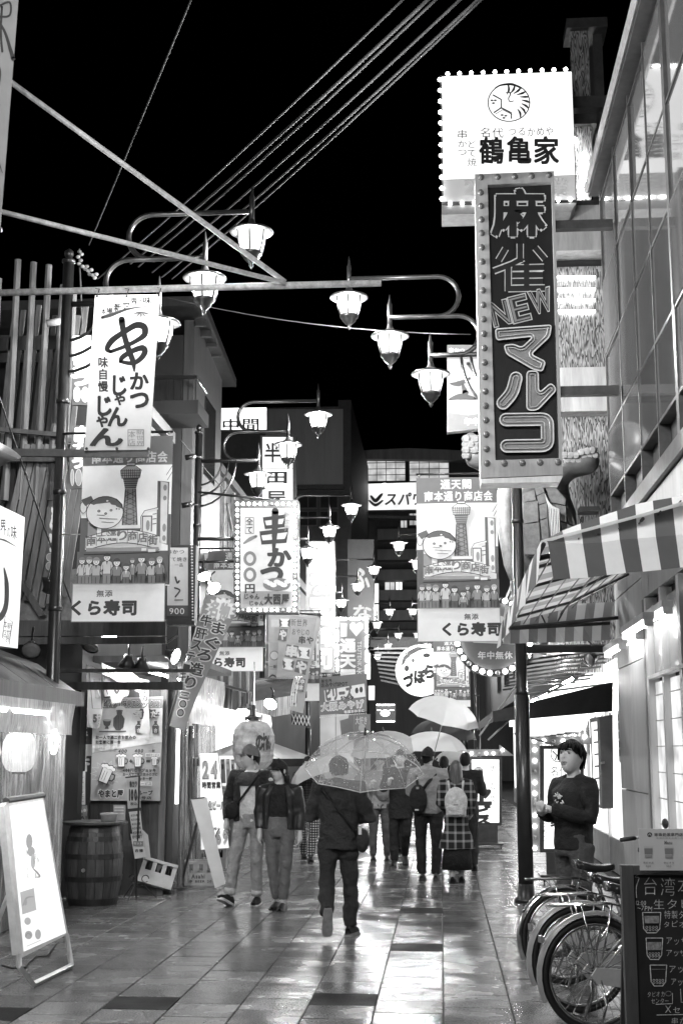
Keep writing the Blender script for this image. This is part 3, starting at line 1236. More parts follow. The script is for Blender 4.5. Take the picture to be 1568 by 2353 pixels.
# right side: patterned sign tower
pat = bpy.data.materials.new('wood_grain_print')
pat.use_nodes = True
nt = pat.node_tree
bs = nt.nodes['Principled BSDF']
tc = nt.nodes.new('ShaderNodeTexCoord')
mp = nt.nodes.new('ShaderNodeMapping')
mp.inputs['Scale'].default_value = (1, 1, 0.13)
nz = nt.nodes.new('ShaderNodeTexNoise')
nz.inputs['Scale'].default_value = 17
nz.inputs['Detail'].default_value = 2.5
nt.links.new(tc.outputs['Object'], mp.inputs[0])
nt.links.new(mp.outputs[0], nz.inputs['Vector'])
ma = nt.nodes.new('ShaderNodeMath'); ma.operation = 'MULTIPLY'; ma.inputs[1].default_value = 8
fr_ = nt.nodes.new('ShaderNodeMath'); fr_.operation = 'FRACT'
ra = nt.nodes.new('ShaderNodeValToRGB')
ra.color_ramp.elements[0].position = 0.2; ra.color_ramp.elements[0].color = (0.06, 0.06, 0.06, 1)
ra.color_ramp.elements[1].position = 0.75; ra.color_ramp.elements[1].color = (0.34, 0.34, 0.34, 1)
nt.links.new(nz.outputs['Fac'], ma.inputs[0]); nt.links.new(ma.outputs[0], fr_.inputs[0]); nt.links.new(fr_.outputs[0], ra.inputs[0])
nt.links.new(ra.outputs[0], bs.inputs['Base Color'])
bs.inputs['Roughness'].default_value = 0.22
t = thing('patterned_tower', 'tall sign tower clad in wood grain print panels and stained concrete blocks', 'tower', (2.0, 19.3, 0))
pl = PY(19.0)
conc = mat('stained_concrete', 0.36, 0.7, 0.3, 9, 0.2, streak=True)
b = MB()
zq = pl.at(1300, 480).z
b.bb((1.35, 19.12, 3.3), (3.2, 20.2, zq), dark_wall)
b.build('core', t)
for (x0, y0, x1, y1) in ((1262, 614, 1400, 855), (1265, 957, 1410, 1240), (1265, 1240, 1420, 1545)):
    b = MB()
    a0 = pl.at(x0, y0); a1 = pl.at(x1, y1)
    b.bb((a0.x, 19.0, a1.z), (a1.x, 19.1, a0.z), pat)
    b.build('print_panel', t)
for (x0, y0, x1, y1) in ((1262, 492, 1400, 590), (1265, 858, 1410, 955)):
    b = MB()
    a0 = pl.at(x0, y0); a1 = pl.at(x1, y1)
    b.bb((a0.x, 18.7, a1.z), (a1.x, 19.1, a0.z), conc)
    b.build('concrete_block', t)
# slim mast above
for (x0, y0, x1, y1) in ((1314, 40, 1362, 200), (1322, 262, 1368, 380), (1328, 380, 1366, 492)):
    b = MB()
    a0 = pl.at(x0, y0); a1 = pl.at(x1, y1)
    b.bb((a0.x, 19.4, a1.z), (a1.x, 19.5, a0.z), pat)
    b.build('print_panel', t)
b = MB()
a0 = pl.at(1308, 6); a1 = pl.at(1375, 500)
for (xa, ya, xb, yb) in ((1304, 18, 1400, 36), (1316, 200, 1440, 222), (1318, 240, 1375, 262), (1326, 442, 1400, 470)):
    q0 = pl.at(xa, ya); q1 = pl.at(xb, yb)
    b.bb((q0.x, 19.3, q1.z), (q1.x, 19.9, q0.z), dark_metal)
b.bb((pl.at(1368, 20).x, 19.52, a1.z), (pl.at(1390, 20).x, 20.2, a0.z), dark_metal)
b.build('mast_frame', t)
for (x, y, w, h) in ((1381, 300, 36, 40), (1381, 345, 36, 45)):
    b = MB()
    q0 = pl.at(x, y); q1 = pl.at(x + w, y + h)
    b.bb((q0.x, 19.2, q1.z), (q1.x, 19.7, q0.z), dark_metal)
    b.build('equipment_box', t)
for (y, n_) in ((640, 0), (668, 1), (692, 2), (718, 3)):
    b = MB()
    q0 = pl.at(1268, y); q1 = pl.at(1365, y)
    b.tube([q0 - Vector((0, .06, 0)), q1 - Vector((0, .06, 0))], 0.022, glow(5, 'tower_tube'), 6)
    b.build('light_tube', t)
for (x, y) in ((1322, 301), (1345, 335), (1342, 365), (1345, 392), (1340, 420)):
    b = MB()
    b.ball(pl.at(x, y) + Vector((0, .3, 0)), 0.045, glow(30, 'mast_bulb'))
    b.build('bulb', t)

# right side beyond the tower
t = thing('kushikatsu_building', 'dark restaurant building with a brightly lit open front on the right', 'building', (4, 30, 0))
b = MB()
b.bb((2.35, 20.3, 3.3), (9, 72, 6.8), dark_wall)
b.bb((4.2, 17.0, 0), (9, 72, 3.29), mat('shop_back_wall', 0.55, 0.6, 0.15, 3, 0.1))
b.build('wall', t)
b = MB()
b.bb((2.3, 20.25, 6.82), (9, 72, 7.0), roof_m)
b.build('roof', t)
for k in range(6):
    b = MB()
    b.bb((2.3, 22 + 6 * k, 4.0), (2.37, 24.5 + 6 * k, 5.6), dark_glass)
    b.build('window', t)

# ------------------------------------------------------------------ overhead cables
def cable(p0, p1, r, label, m=wire_m, sag=0.15, name='overhead_cable', group='overhead cables', n=14):
    pts = []
    for k in range(n + 1):
        q = k / n
        p = p0.lerp(p1, q)
        p.z -= sag * 4 * q * (1 - q)
        pts.append(p)
    b = MB()
    b.tube(pts, r, m, 5)
    return tag(b.build(name, None, True), label, 'cable', group)


CL = 'thin overhead cable rising steeply over the lamps in a bundle'
for i, (x0, x1, y1, rr) in enumerate(((926, 225, 640, .011), (984, 300, 605, .017), (1000, 318, 612, .013), (1056, 350, 625, .013), (1096, 372, 636, .013), (1102, 395, 640, .011))):
    c0 = W(x0 + 60, -60 + i, 10.0)
    c1 = W(x1, y1, 17.5)
    cable(c0, c1, rr, CL, sag=0.06)
cable(W(456, -40, 10.5), W(205, 562, 15.0), 0.009, 'single thin cable dropping to the flowered post by the lattice', sag=0.0, group=None)
cable(W(383, 683, 17.0), W(1080, 768, 15.8), 0.006, 'slack thin cable running between the two nearest lamps', sag=0.12, group=None)
cable(W(-20, 855, 12.9), W(178, 1420, 14.9), 0.010, 'dark guy wire slanting across the lattice slats', dark_metal, sag=0.03, group=None)
cable(W(415, 1010, 22), W(520, 1130, 23), 0.010, 'guy wire tied to the second lamp post', wire_m, sag=0.02, group=None)

# ------------------------------------------------------------------ signs
_bulb = {}


def bulbs(parent, pts, r, m, name='bulb', off=None, every=0, seg=8):
    """round bulbs, one object each, sharing one mesh; every n-th is out when 'off' is given"""
    loc0 = parent.matrix_basis.translation
    for i, p in enumerate(pts):
        mm = off if (off is not None and every and i % every == every - 1) else m
        k = (round(r, 4), mm.name)
        if k not in _bulb:
            b = MB()
            b.ball((0, 0, 0), r, mm, seg, 5)
            me = bpy.data.meshes.new(name)
            me.from_pydata(b.v, [], b.f)
            me.materials.append(mm)
            me.polygons.foreach_set('use_smooth', [True] * len(b.f))
            _bulb[k] = me
        o = bpy.data.objects.new(name, _bulb[k])
        o.location = Vector(p) - loc0
        COL.objects.link(o)
        o.parent = parent


def run(a, b, n):
    return [(a[0] + (b[0] - a[0]) * k / (n - 1), a[1] + (b[1] - a[1]) * k / (n - 1)) for k in range(n)]


bulb_on = glow(9, 'marquee_bulb')
bulb_off = mat('dead_bulb', 0.4, 0.2, 0.3, 20, 0)

# --- crane and turtle rooftop sign
pl = PY(18.3)
t = sign('illuminated_billboard', 'large white backlit billboard with round crane crest above the neon sign', 'sign', pl,
         [(250, 412), (966, 386), (990, 1088), (258, 1100)], 0.45, dark_metal, dark_metal, Z2)
a = Art(pl, Z2)
a.poly([(259, 416), (962, 389), (981, 950), (266, 976)], backlit(.85, 0.04), 'lit_face')
a.poly([(266, 978), (981, 952), (985, 1084), (267, 1095)], backlit(0.2, 0.1), 'lower_strip')
bk = ink(0.03)
a.ring(622, 557, 116, 105, 6, bk, 30)
for k in range(9):
    an = R(-95 + 19 * k)
    r0, r1 = 66 - 3 * abs(k - 5), 104
    cx, cy = 628, 556
    p0 = (cx + r0 * math.cos(an - .22), cy + r0 * .9 * math.sin(an - .22))
    p1 = (cx + r1 * math.cos(an), cy + r1 * .9 * math.sin(an))
    a.brush([p0, ((p0[0] + p1[0]) / 2 + 6, (p0[1] + p1[1]) / 2), p1], [4, 13, 8], bk, 'crest')
a.brush([(545, 478), (580, 462), (640, 458), (690, 480)], [3, 10, 14, 6], bk, 'crest')
a.brush([(602, 506), (622, 500), (630, 512), (620, 535), (628, 552), (646, 548)], [3, 7, 7, 6, 6, 5], bk, 'crest')
a.line([(535, 515), (580, 540), (580, 585), (540, 612)], 8, bk, 'crest').line([(580, 585), (634, 612), (636, 645)], 8, bk, 'crest')
a.line([(548, 620), (588, 596), (640, 622)], 4, bk, 'crest')
for (x, y) in ((530, 545), (548, 545), (538, 560), (585, 625), (605, 628), (595, 640)):
    a.ell(x, y, 9, 6, ink(0.35), 8)
a.txt('名代', 468, 692, 592, 748, bk, 0.0, wob=.08).txt('つるかめや', 622, 690, 862, 738, bk, 0.0, wob=.1)
a.txt('鶴亀家', 462, 742, 892, 890, bk, 0.03, wob=0.05)
a.txt('串かつ', 344, 705, 396, 842, bk, 0.0, vert=True, wob=.1).txt('どて焼', 398, 762, 446, 902, bk, 0.0, vert=True, wob=.1)
a.txt('24時間営業', 380, 968, 940, 1064, ink(0.85), 0.03)
a.build(t)
bp_ = []
for seg in (run((290, 401), (930, 376), 11), run((247, 432), (258, 1080), 12), run((303, 1105), (955, 1084), 11)):
    bp_ += [pl.at(*Z2(*q), 0.02) for q in seg]
bulbs(t, bp_, 0.03, bulb_on)
b = MB()
b.prism([pl.at(*Z2(*q)) for q in ((258, 1118), (990, 1100), (960, 1148), (258, 1166))], (0, .45, 0), grey_metal)
b.build('service_ledge', t)

# --- neon mahjong sign
pl = PY(14.0)
QM = [(1090, 400), (1271, 393), (1292, 1090), (1103, 1098)]
t = thing('neon_sign', 'tall unlit neon mahjong parlour sign framed with dusty bulbs', 'sign', base_of(pl, QM))
pxbox(pl, QM, 0.32, mat('neon_sign_panel', 0.012, 0.5, 0.4, 5, 0.05, streak=True, spec=0.2), Z0, white_metal, -0.09).build('cabinet', t)
frm = mat('sign_frame_paint', 0.3, 0.45, 0.22, 9, 0.1, streak=True)
inner = [(1119, 424), (1266, 417), (1283, 1052), (1137, 1057)]
for i in range(4):
    j = (i + 1) % 4
    b = MB()
    b.prism([pl.at(*QM[i], .001 * (i % 2)), pl.at(*QM[j], .001 * (i % 2)), pl.at(*inner[j], .001 * (i % 2)), pl.at(*inner[i], .001 * (i % 2))], (0, .088, 0), frm)
    b.build('frame', t)
b = MB()
b.prism([pl.at(1103, 1100), pl.at(1292, 1092), pl.at(1284, 1107), pl.at(1104, 1110)], (0, .3, 0), white_metal)
b.build('bottom_trim', t)
dusty = mat('dusty_bulb', 0.13, 0.25, 0.5, 40, 0.2)
pp = [Z2(x, y) for x, y in ((470, 962), (560, 960), (653, 958), (745, 955), (838, 950))]
pp += run(Z2(468, 1045), Z5(474, -18), 4)
pp += [Z5(475, 60)]
pp += run(Z5(477, 137), Z5(503, 1232), 15)
pp += run(Z5(598, 1232), Z5(888, 1226), 4)
bulbs(t, [pl.at(x, y, 0.015) for x, y in pp], 0.037, dusty)
a = Art(pl, Z5, step=0.002, start=-0.085)
wt = mat('channel_letter_edge', 0.62, 0.35, 0.15, 9, 0)
dk = mat('channel_letter_inside', 0.02, 0.3, 0.3, 6, 0)


def blk(ch, x0, y0, x1, y1, fr=None, rot=0):
    old = a.fr
    if fr:
        a.fr = fr
    a.txt(ch, x0, y0, x1, y1, wt, 0.064, rot=rot)
    a.txt(ch, x0, y0, x1, y1, dk, 0.04, rot=rot)
    a.fr = old


def to5(x, y):
    return x, y - (600 * 2.139)


blk('麻', 535, 1030 - 1283, 815, 1280 - 1283)
for w_, m_ in ((44, wt), (30, dk)):
    for s_ in ([(683, 40), (683, 140)], [(604, 66), (566, 130)], [(765, 62), (818, 124)], [(700, 118), (640, 150), (540, 188)], [(618, 160), (618, 298)], [(640, 172), (812, 168)], [(640, 210), (806, 208)], [(640, 246), (806, 244)], [(618, 284), (816, 280)], [(718, 150), (718, 284)]):
        a.line(s_, w_ if len(s_) == 2 and w_ < 40 else w_ - 4, m_, 'lettering')
        a.lay -= .9
for ch, x0, x1, y0, y1 in (('N', 528, 622, 352, 482), ('E', 632, 728, 322, 462), ('W', 738, 856, 288, 412)):
    a.txt(ch, x0 - 6, y0 - 6, x1 + 6, y1 + 6, wt, 0.06, rot=-14).txt(ch, x0, y0, x1, y1, dk, 0.03, rot=-14)
    a.txt(ch, x0 + 4, y0 + 6, x1 - 4, y1 - 6, ink(0.3), -0.02, rot=-14)
a.build(t)


def fillet(pts, r, closed=False):
    P = [Vector((p[0], p[1])) for p in pts]
    out = []
    n = len(P)
    for i, p in enumerate(P):
        if not closed and i in (0, n - 1):
            out.append(p)
            continue
        a_, c_ = P[i - 1], P[(i + 1) % n]
        q0 = p + (a_ - p) * min(.45, r / (a_ - p).length)
        q1 = p + (c_ - p) * min(.45, r / (c_ - p).length)
        for k in range(6):
            u_ = k / 5
            out.append(q0 * (1 - u_) ** 2 + p * 2 * u_ * (1 - u_) + q1 * u_ * u_)
    return [tuple(q) for q in out]


def inset(pts, d):
    P = [Vector((p[0], p[1])) for p in pts]
    n = len(P)
    ar = sum(P[i].x * P[(i + 1) % n].y - P[(i + 1) % n].x * P[i].y for i in range(n))
    sg = 1 if ar > 0 else -1
    out = []
    for i in range(n):
        t_ = (P[(i + 1) % n] - P[i - 1]).normalized()
        out.append(tuple(P[i] + Vector((-t_.y, t_.x)) * d * sg))
    return out


def stadium(pts, w, n=7):
    P = [Vector((p[0], p[1])) for p in pts]
    L, Rr = [], []
    for i, p in enumerate(P):
        if i == 0:
            d = (P[1] - P[0]).normalized(); m_ = 1
        elif i == len(P) - 1:
            d = (P[-1] - P[-2]).normalized(); m_ = 1
        else:
            d1 = (P[i] - P[i - 1]).normalized(); d2 = (P[i + 1] - P[i]).normalized()
            d = (d1 + d2).normalized(); m_ = 1 / max(0.45, d.dot(d1))
        nn = Vector((-d.y, d.x)) * (w / 2 * m_)
        L.append(p + nn); Rr.append(p - nn)
    d = (P[-1] - P[-2]).normalized(); a0 = math.atan2(d.y, d.x)
    e1 = [P[-1] + Vector((math.cos(a0 + R(90 - 180 * k / n)), math.sin(a0 + R(90 - 180 * k / n)))) * w / 2 for k in range(1, n)]
    d = (P[0] - P[1]).normalized(); a0 = math.atan2(d.y, d.x)
    e0 = [P[0] + Vector((math.cos(a0 + R(90 - 180 * k / n)), math.sin(a0 + R(90 - 180 * k / n)))) * w / 2 for k in range(1, n)]
    return [tuple(q) for q in L + e1 + list(reversed(Rr)) + e0]


face_m = mat('channel_letter_face', 0.24, 0.4, 0.2, 8, 0.05)
tube_m = mat('neon_tube_off', 0.6, 0.1, 0.1, 5, 0)
for nm, strokes in (('channel_letter', ['M']),
                    ('channel_letter', [[(660, 770), (640, 850), (590, 905)], 'V']),
                    ('channel_letter', [[(605, 995), (830, 992), (832, 1135), (610, 1138)]])):
    b = MB()
    tb = MB()
    for k, s_ in enumerate(strokes):
        w = 72
        if s_ in ('M', 'V'):
            MA = fillet([(716, 728), (784, 728), (786, 848), (850, 790), (886, 832), (776, 948), (716, 946)], 26, True) if s_ == 'V' else fillet([(545, 500), (856, 478), (846, 545), (745, 640), (824, 678), (806, 736), (756, 726), (606, 640), (592, 588), (650, 582), (690, 602), (750, 545), (552, 566)], 20, True)
            out = inset(MA, 0); mid = inset(MA, 7)
        else:
            s_ = fillet(s_, 34)
            out = stadium(s_, w)
            mid = stadium(s_, w - 14)
        e = 0.004 * k
        P0 = [pl.at(*Z5(*q), -0.089) for q in out]
        P1 = [pl.at(*Z5(*q), 0.0 + e) for q in out]
        n = len(out)
        b.add(P0 + P1, [(i, (i + 1) % n, n + (i + 1) % n, n + i) for i in range(n)], wt)
        M1 = [pl.at(*Z5(*q), 0.0 + e) for q in mid]
        M0 = [pl.at(*Z5(*q), -0.05 + e) for q in mid]
        b.add(P1 + M1, [(i, (i + 1) % n, n + (i + 1) % n, n + i) for i in range(n)], wt)
        b.add(M1 + M0, [(i, (i + 1) % n, n + (i + 1) % n, n + i) for i in range(n)], face_m)
        b.add(M0, [tuple(x) for x in tessellate_polygon([M0])], face_m)
        loop_ = inset(MA, 20) if s_ in ('M', 'V') else stadium(s_, w - 44)
        tb.tube([pl.at(*Z5(*q), -0.02 + e) for q in loop_], 0.006, tube_m, 5, closed=True)
    lt = b.build(nm, t)
    tb.build('neon_tube', lt)
for (x0, z0) in ((1275, 520), (1283, 900)):
    b = MB()
    p0 = pl.at(x0, z0, -.2)
    b.bb((p0.x - .02, p0.y - .05, p0.z - .05), (RX - .04, p0.y + .05, p0.z + .05), dark_metal)
    b.build('bracket', t)

# --- bar frame and skewer banner
t = thing('banner_frame', 'weathered white pipe frame reaching over the lane with two stays', 'frame', (-4.4, 12.5, 6.2))
pipe = mat('weathered_white_pipe', 0.5, 0.5, 0.4, 16, 0.2)
for nm, p0, p1, r in (('bar', W(-60, 674, 12.5), W(875, 650, 12.5), 0.036), ('stay', W(655, 648, 12.46), W(-30, 148, 11.4), 0.028), ('stay', W(655, 650, 12.44), W(-60, 470, 11.2), 0.026)):
    if p0.x > p1.x:
        p1 = p0 + (p1 - p0) * ((p0.x + 5.71) / (p0.x - p1.x))
    else:
        p0 = p1 + (p0 - p1) * ((p1.x + 5.71) / (p1.x - p0.x))
    b = MB()
    b.tube([p0, p1], r, pipe, 8)
    b.build(nm, t, True)
b = MB()
b.prism([W(-40, 1029, 12.5), W(343, 1034, 12.5), W(340, 1050, 12.5), W(-40, 1046, 12.5)], (0, .05, 0), dark_metal)
b.build('lower_bar', t)


def cloth_quad(pl, Q, fr, m, wav=0.02, nx=6, ny=14, part='cloth', ph=0.0):
    b = MB()
    vs = []
    for j in range(ny + 1):
        for i in range(nx + 1):
            u, v = i / nx, j / ny
            x = (Q[0][0] * (1 - u) + Q[1][0] * u) * (1 - v) + (Q[3][0] * (1 - u) + Q[2][0] * u) * v
            y = (Q[0][1] * (1 - u) + Q[1][1] * u) * (1 - v) + (Q[3][1] * (1 - u) + Q[2][1] * u) * v
            vs.append(pl.at(*fr(x, y), -wav * (1 + math.sin(u * 4 + v * 5 + ph)) * 0.5 - 0.002))
    fs = [(j * (nx + 1) + i, j * (nx + 1) + i + 1, (j + 1) * (nx + 1) + i + 1, (j + 1) * (nx + 1) + i) for j in range(ny) for i in range(nx)]
    b.add(vs, fs, m)
    return b


pl = PY(12.44)
Q = [(632, 390), (1060, 385), (995, 1415), (560, 1420)]
t = thing('skewer_banner', 'white vertical cloth banner with bold black brush characters hanging from the pipe frame', 'banner', base_of(pl, Q, Z3))
cloth_quad(pl, Q, Z3, cloth_mat('white_banner_cloth', 0.48, 0.3), 0.02).build('cloth', t, True)
a = Art(pl, Z3, step=0.0008, start=0.004)
bk = ink(0.025)
g3 = ink(0.2)
a.chars('本場新世界の味', [(673, 478, 703, 518), (708, 472, 748, 512), (758, 445, 806, 498), (815, 430, 862, 482), (868, 408, 914, 462), (920, 420, 946, 450), (952, 402, 1004, 446)], bk, 0.03)
a.brush([(680, 538), (740, 520), (860, 480), (1000, 462)], [22, 26, 14, 3], ink(0.15))
for k in range(5):
    an = R(20 + 34 * k)
    a.brush([(938, 500), (938 - 32 * math.cos(an), 500 + 24 * math.sin(an)), (938 - 64 * math.cos(an), 500 + 46 * math.sin(an))], [2, 13, 2], g3, 'leaf_print')
a.brush([(808, 552), (822, 640), (850, 740), (884, 830), (892, 895)], [44, 36, 40, 36, 10], bk)
a.brush([(735, 765), (712, 745), (745, 690), (815, 640), (900, 590), (955, 600), (960, 650), (910, 690), (830, 730), (735, 765)], [20, 34, 40, 36, 42, 46, 40, 30, 26, 22], bk)
a.brush([(800, 830), (815, 800), (880, 760), (945, 740), (962, 765), (935, 810), (880, 842), (800, 830)], [22, 34, 34, 40, 40, 34, 30, 20], bk)
a.chars('かつ', [(866, 905, 985, 1015), (866, 1040, 985, 1138)], bk, 0.045)
a.chars('じゃん', [(752, 925, 838, 1055), (762, 1050, 830, 1120), (718, 1135, 845, 1260)], bk, 0.04)
a.chars('じゃん', [(652, 1062, 740, 1190), (642, 1190, 715, 1265), (602, 1275, 812, 1390)], bk, 0.045)
a.txt('味自慢', 652, 800, 718, 1030, bk, 0.03, vert=True)
a.frame(848, 1280, 957, 1392, 5, g3).txt('新世界', 905, 1284, 955, 1388, g3, 0.0, vert=True).txt('本店', 852, 1290, 900, 1388, g3, 0.0, vert=True)
a.build(t)
for (x, y) in ((645, 360), (840, 360), (1053, 355)):
    b = MB()
    p0 = pl.at(*Z3(x, y - 10)); p1 = pl.at(*Z3(x, y + 38))
    b.tube([p0 + Vector((-.01, -.02, 0)), p0 + Vector((.02, .02, .01)), p1], 0.005, dark_metal, 5)
    b.ball(p1, 0.013, dark_metal, 6, 4)
    b.build('tie', t)
for (x, y) in ((575, 1408), (776, 1408), (985, 1408)):
    b = MB()
    b.ball(pl.at(*Z3(x, y), .01), 0.016, dark_metal, 6, 4)
    b.build('grommet', t)

# --- lit box sign at the far left, seen edge on
pl = PX(-3.86)
Q = [(-120, 470), (0, 415), (200, 512), (143, 1556), (0, 1530), (-120, 1510)]
Q = [(-90, 372), (200, 512), (143, 1556), (-90, 1522)]
t = sign('lit_box_sign', 'white backlit box sign with a thick brush stroke and stamp over the stall roof', 'sign', pl, Q, 0.18, backlit(.75, .08), dark_metal, Z6)
a = Art(pl, Z6)
bk = ink(0.03)
a.chars('界の味', [(5, 530, 52, 655), (60, 595, 84, 672), (90, 575, 136, 690)], bk, 0.01)
a.brush([(-30, 680), (40, 695), (130, 745)], [8, 16, 3], ink(0.1))
a.brush([(35, 915), (55, 1040), (52, 1200), (20, 1290), (-30, 1330)], [10, 36, 38, 46, 60], bk)
a.line([(45, 1295), (102, 1345), (75, 1525), (20, 1470)], 5, bk, closed=True)
a.chars('新世界', [(60, 1350, 98, 1400), (55, 1405, 92, 1450), (48, 1455, 82, 1505)], bk, 0.0)
a.chars('本店', [(32, 1330, 58, 1400), (26, 1405, 54, 1470)], bk, 0.0)
a.build(t)

# --- tall grey cloth at the top left
pl = PY(9.4)
t = thing('tall_grey_banner', 'tall grey cloth banner with black brush writing above the pipe stays', 'banner', base_of(pl, rc(-30, 0, 40, 520)))
cloth_quad(pl, [(-170, -60), (48, -60), (2, 524), (-175, 520)], Z0, cloth_mat('grey_banner_cloth', 0.14, 0.3), 0.02).build('cloth', t, True)
b = MB()
for y_ in (-66, 528):
    q0 = pl.at(50 if y_ < 0 else 4, y_)
    b.tube([q0, (-5.71, q0.y, q0.z)], .022, dark_metal, 6)
b.build('rod', t, True)
a = Art(pl, Z1, start=.006)
bk = ink(0.02)
for s_, w in (([(-10, 30), (45, 10), (45, 70), (-10, 75)], 9), ([(10, 30), (5, 150), (12, 235)], 10), ([(-5, 95), (25, 150), (50, 230), (62, 268)], [9, 12, 16, 20]), ([(-10, 290), (2, 330), (-6, 400)], 9), ([(-5, 738), (12, 790)], [6, 3])):
    a.brush(s_, w, bk)
a.build(t)

# --- shopping street banners on the lamp posts
sky_c = cloth_mat('banner_sky_cloth', 0.85, 0.35)
hdr_c = cloth_mat('banner_header_cloth', 0.22, 0.25)
foot_c = cloth_mat('banner_footer_cloth', 0.85, 0.35)


def street_banner(loc, label, left=True, detail=2):
    t = thing('street_banner', label, 'banner', loc, 'shopping street banners on the lamp posts')
    Wd = 0.97

    def fn(u, v, off):
        x = (u - 15) / 740 * Wd
        z = -(v - 30) / 740 * Wd
        return Vector((x, -off - 0.012 * math.sin(3.5 * x + 2.2 * z) + 0.012, z))
    a = Art(None, None, fn, step=0.0009)
    a.rect(15, 30, 755, 1255, sky_c, 'cloth', 6, 12)
    a.rect(15, 30, 755, 270, hdr_c, 'header', 6, 2)
    wl = ink(0.85)
    a.txt('通天閣', 240, 52, 520, 140, wl, 0.03, part='header_lettering')
    a.txt('南本通り商店会', 90, 160, 715, 252, wl, 0.03, part='header_lettering')
    o_, md, li, dk = ink(0.03), ink(0.32), ink(0.8), ink(0.14)
    # distant street
    a.rect(15, 700, 75, 1010, dk).rect(75, 740, 150, 1000, md).poly([(640, 405), (735, 415), (735, 930), (640, 900)], dk)
    a.poly([(665, 410), (725, 422), (725, 920), (672, 910)], li)
    for y, h in ((462, 26), (548, 20), (790, 34), (875, 24)):
        a.ell(703, y, 15, h, md, 10)
    a.rect(735, 680, 755, 1250, dk).line([(710, 360), (765, 270)], 4, o_).line([(720, 400), (760, 330)], 4, o_)
    a.poly([(510, 800), (510, 700), (540, 650), (650, 625), (650, 640), (560, 670), (560, 800)], li).line([(510, 800), (510, 700), (540, 650), (650, 625)], 5, o_)
    a.rect(520, 690, 605, 820, dk).rect(530, 700, 595, 820, li).ell(570, 770, 16, 44, md, 10)
    for k in range(3):
        a.line([(608, 680 + 40 * k), (640, 676 + 40 * k)], 6, o_)
    # tower
    a.poly([(375, 470), (468, 470), (488, 775), (355, 775)], md)
    for (x0, x1, w) in ((382, 362, 6), (402, 392, 4), (440, 455, 4), (462, 482, 6)):
        a.line([(x0, 470), (x1, 775)], w, o_)
    for k in range(7):
        y = 490 + 42 * k
        q = 5 * k
        a.line([(382 - q / 2, y), (462 + q / 2, y + 38)], 3, o_).line([(462 + q / 2, y), (382 - q / 2, y + 38)], 3, o_)
    a.poly([(360, 380), (490, 380), (470, 470), (378, 470)], md)
    for k in range(5):
        a.line([(362 + 4 * k, 392 + 18 * k), (488 - 4 * k, 392 + 18 * k)], 5, o_)
    a.poly([(340, 320), (385, 285), (465, 285), (510, 320), (500, 385), (350, 385)], li)
    a.line([(340, 320), (385, 285), (465, 285), (510, 320), (500, 385), (350, 385)], 5, o_, closed=True)
    for k in range(9):
        a.line([(352 + 18 * k, 312), (358 + 17 * k, 382)], 4, o_)
    for y in (325, 345, 365):
        a.line([(345, y), (505, y)], 4, o_)
    a.rect(388, 262, 462, 285, li).frame(388, 262, 462, 285, 4, o_)
    # puffer fish lantern
    a.ell(45, 618, 30, 52, li, 12).ring(45, 618, 30, 52, 5, o_, 12).poly([(20, 560), (105, 525), (130, 570), (60, 610)], dk)
    a.ell(222, 665, 155, 135, li, 26)
    a.poly([(100, 590), (130, 560), (180, 535), (250, 532), (320, 555), (365, 600), (372, 640), (300, 612), (220, 600), (150, 610)], dk)
    a.ring(222, 665, 155, 135, 6, o_, 26)
    a.ell(240, 570, 15, 12, li, 10).ring(240, 570, 15, 12, 4, o_, 10)
    for (x, y, r) in ((174, 652, 13), (274, 648, 12), (231, 674, 12), (320, 638, 7), (342, 640, 6)):
        a.ell(x, y, r, r * .85, md, 10)
        a.ring(x, y, r, r * .85, 4, o_, 10)
    for (x0, y0, x1, y1) in ((160, 685, 225, 690), (180, 712, 330, 722), (200, 742, 300, 748)):
        a.line([(x0, y0), (x1, y1)], 4, o_)
    # arch sign
    a.rect(330, 772, 520, 800, li).rect(200, 800, 520, 830, dk)
    n = 12
    top = [(75 + 605 * k / n, 868 - 60 * math.sin(math.pi * k / n)) for k in range(n + 1)]
    bot = [(x, y + 108 if 0 < i < n else y + 105) for i, (x, y) in enumerate(top)]
    a.poly(top + bot[::-1], li).line(top, 5, o_).line(bot, 7, o_)
    for i, ch in enumerate('南本通り商店街'):
        x = 85 + 84 * i
        y = 878 - 58 * math.sin(math.pi * (x - 35) / 605)
        a.line([(x - 4, y - 10), (x - 4, y + 96)], 4, o_)
        a.txt(ch, x, y - 4, x + 74, y + 74, ink(0.2), 0.03)
        a.lay -= 1
    a.lay += 1
    a.rect(15, 985, 755, 1255, dk, 'printed_picture')
    a.rect(85, 955, 675, 1030, md)
    for k in range(6):
        a.rect(215 + 75 * k, 962 + 10 * (k % 2), 275 + 75 * k, 990 + 10 * (k % 2), li)
    a.line([(70, 1010), (680, 998)], 7, o_)
    # passers-by, plain figures
    for (x, y, w, h, c1, c2, hat) in ((60, 1060, 26, 190, .55, .2, 1), (120, 1058, 27, 190, .6, .25, 1), (470, 1066, 20, 180, .3, .2, 1), (182, 1070, 30, 180, .45, .3, 1), (270, 1038, 30, 212, .6, .06, 0), (352, 1082, 30, 170, .25, .08, 0),
                                  (430, 1120, 26, 130, .35, .1, 0), (555, 1060, 30, 190, .3, .12, 0), (640, 1085, 28, 165, .5, .2, 1), (705, 1075, 26, 175, .25, .5, 0)):
        sh = [(x - w * 1.05, y + h), (x - w * 1.15, y + 95), (x - w * 1.6, y + 120), (x - w * 1.65, y + 70), (x - w * 1.25, y + 38), (x - w * .4, y + 26),
              (x + w * .4, y + 26), (x + w * 1.25, y + 38), (x + w * 1.65, y + 70), (x + w * 1.6, y + 120), (x + w * 1.15, y + 95), (x + w * 1.05, y + h)]
        a.poly(sh, ink(c1)).line(sh, 4, o_)
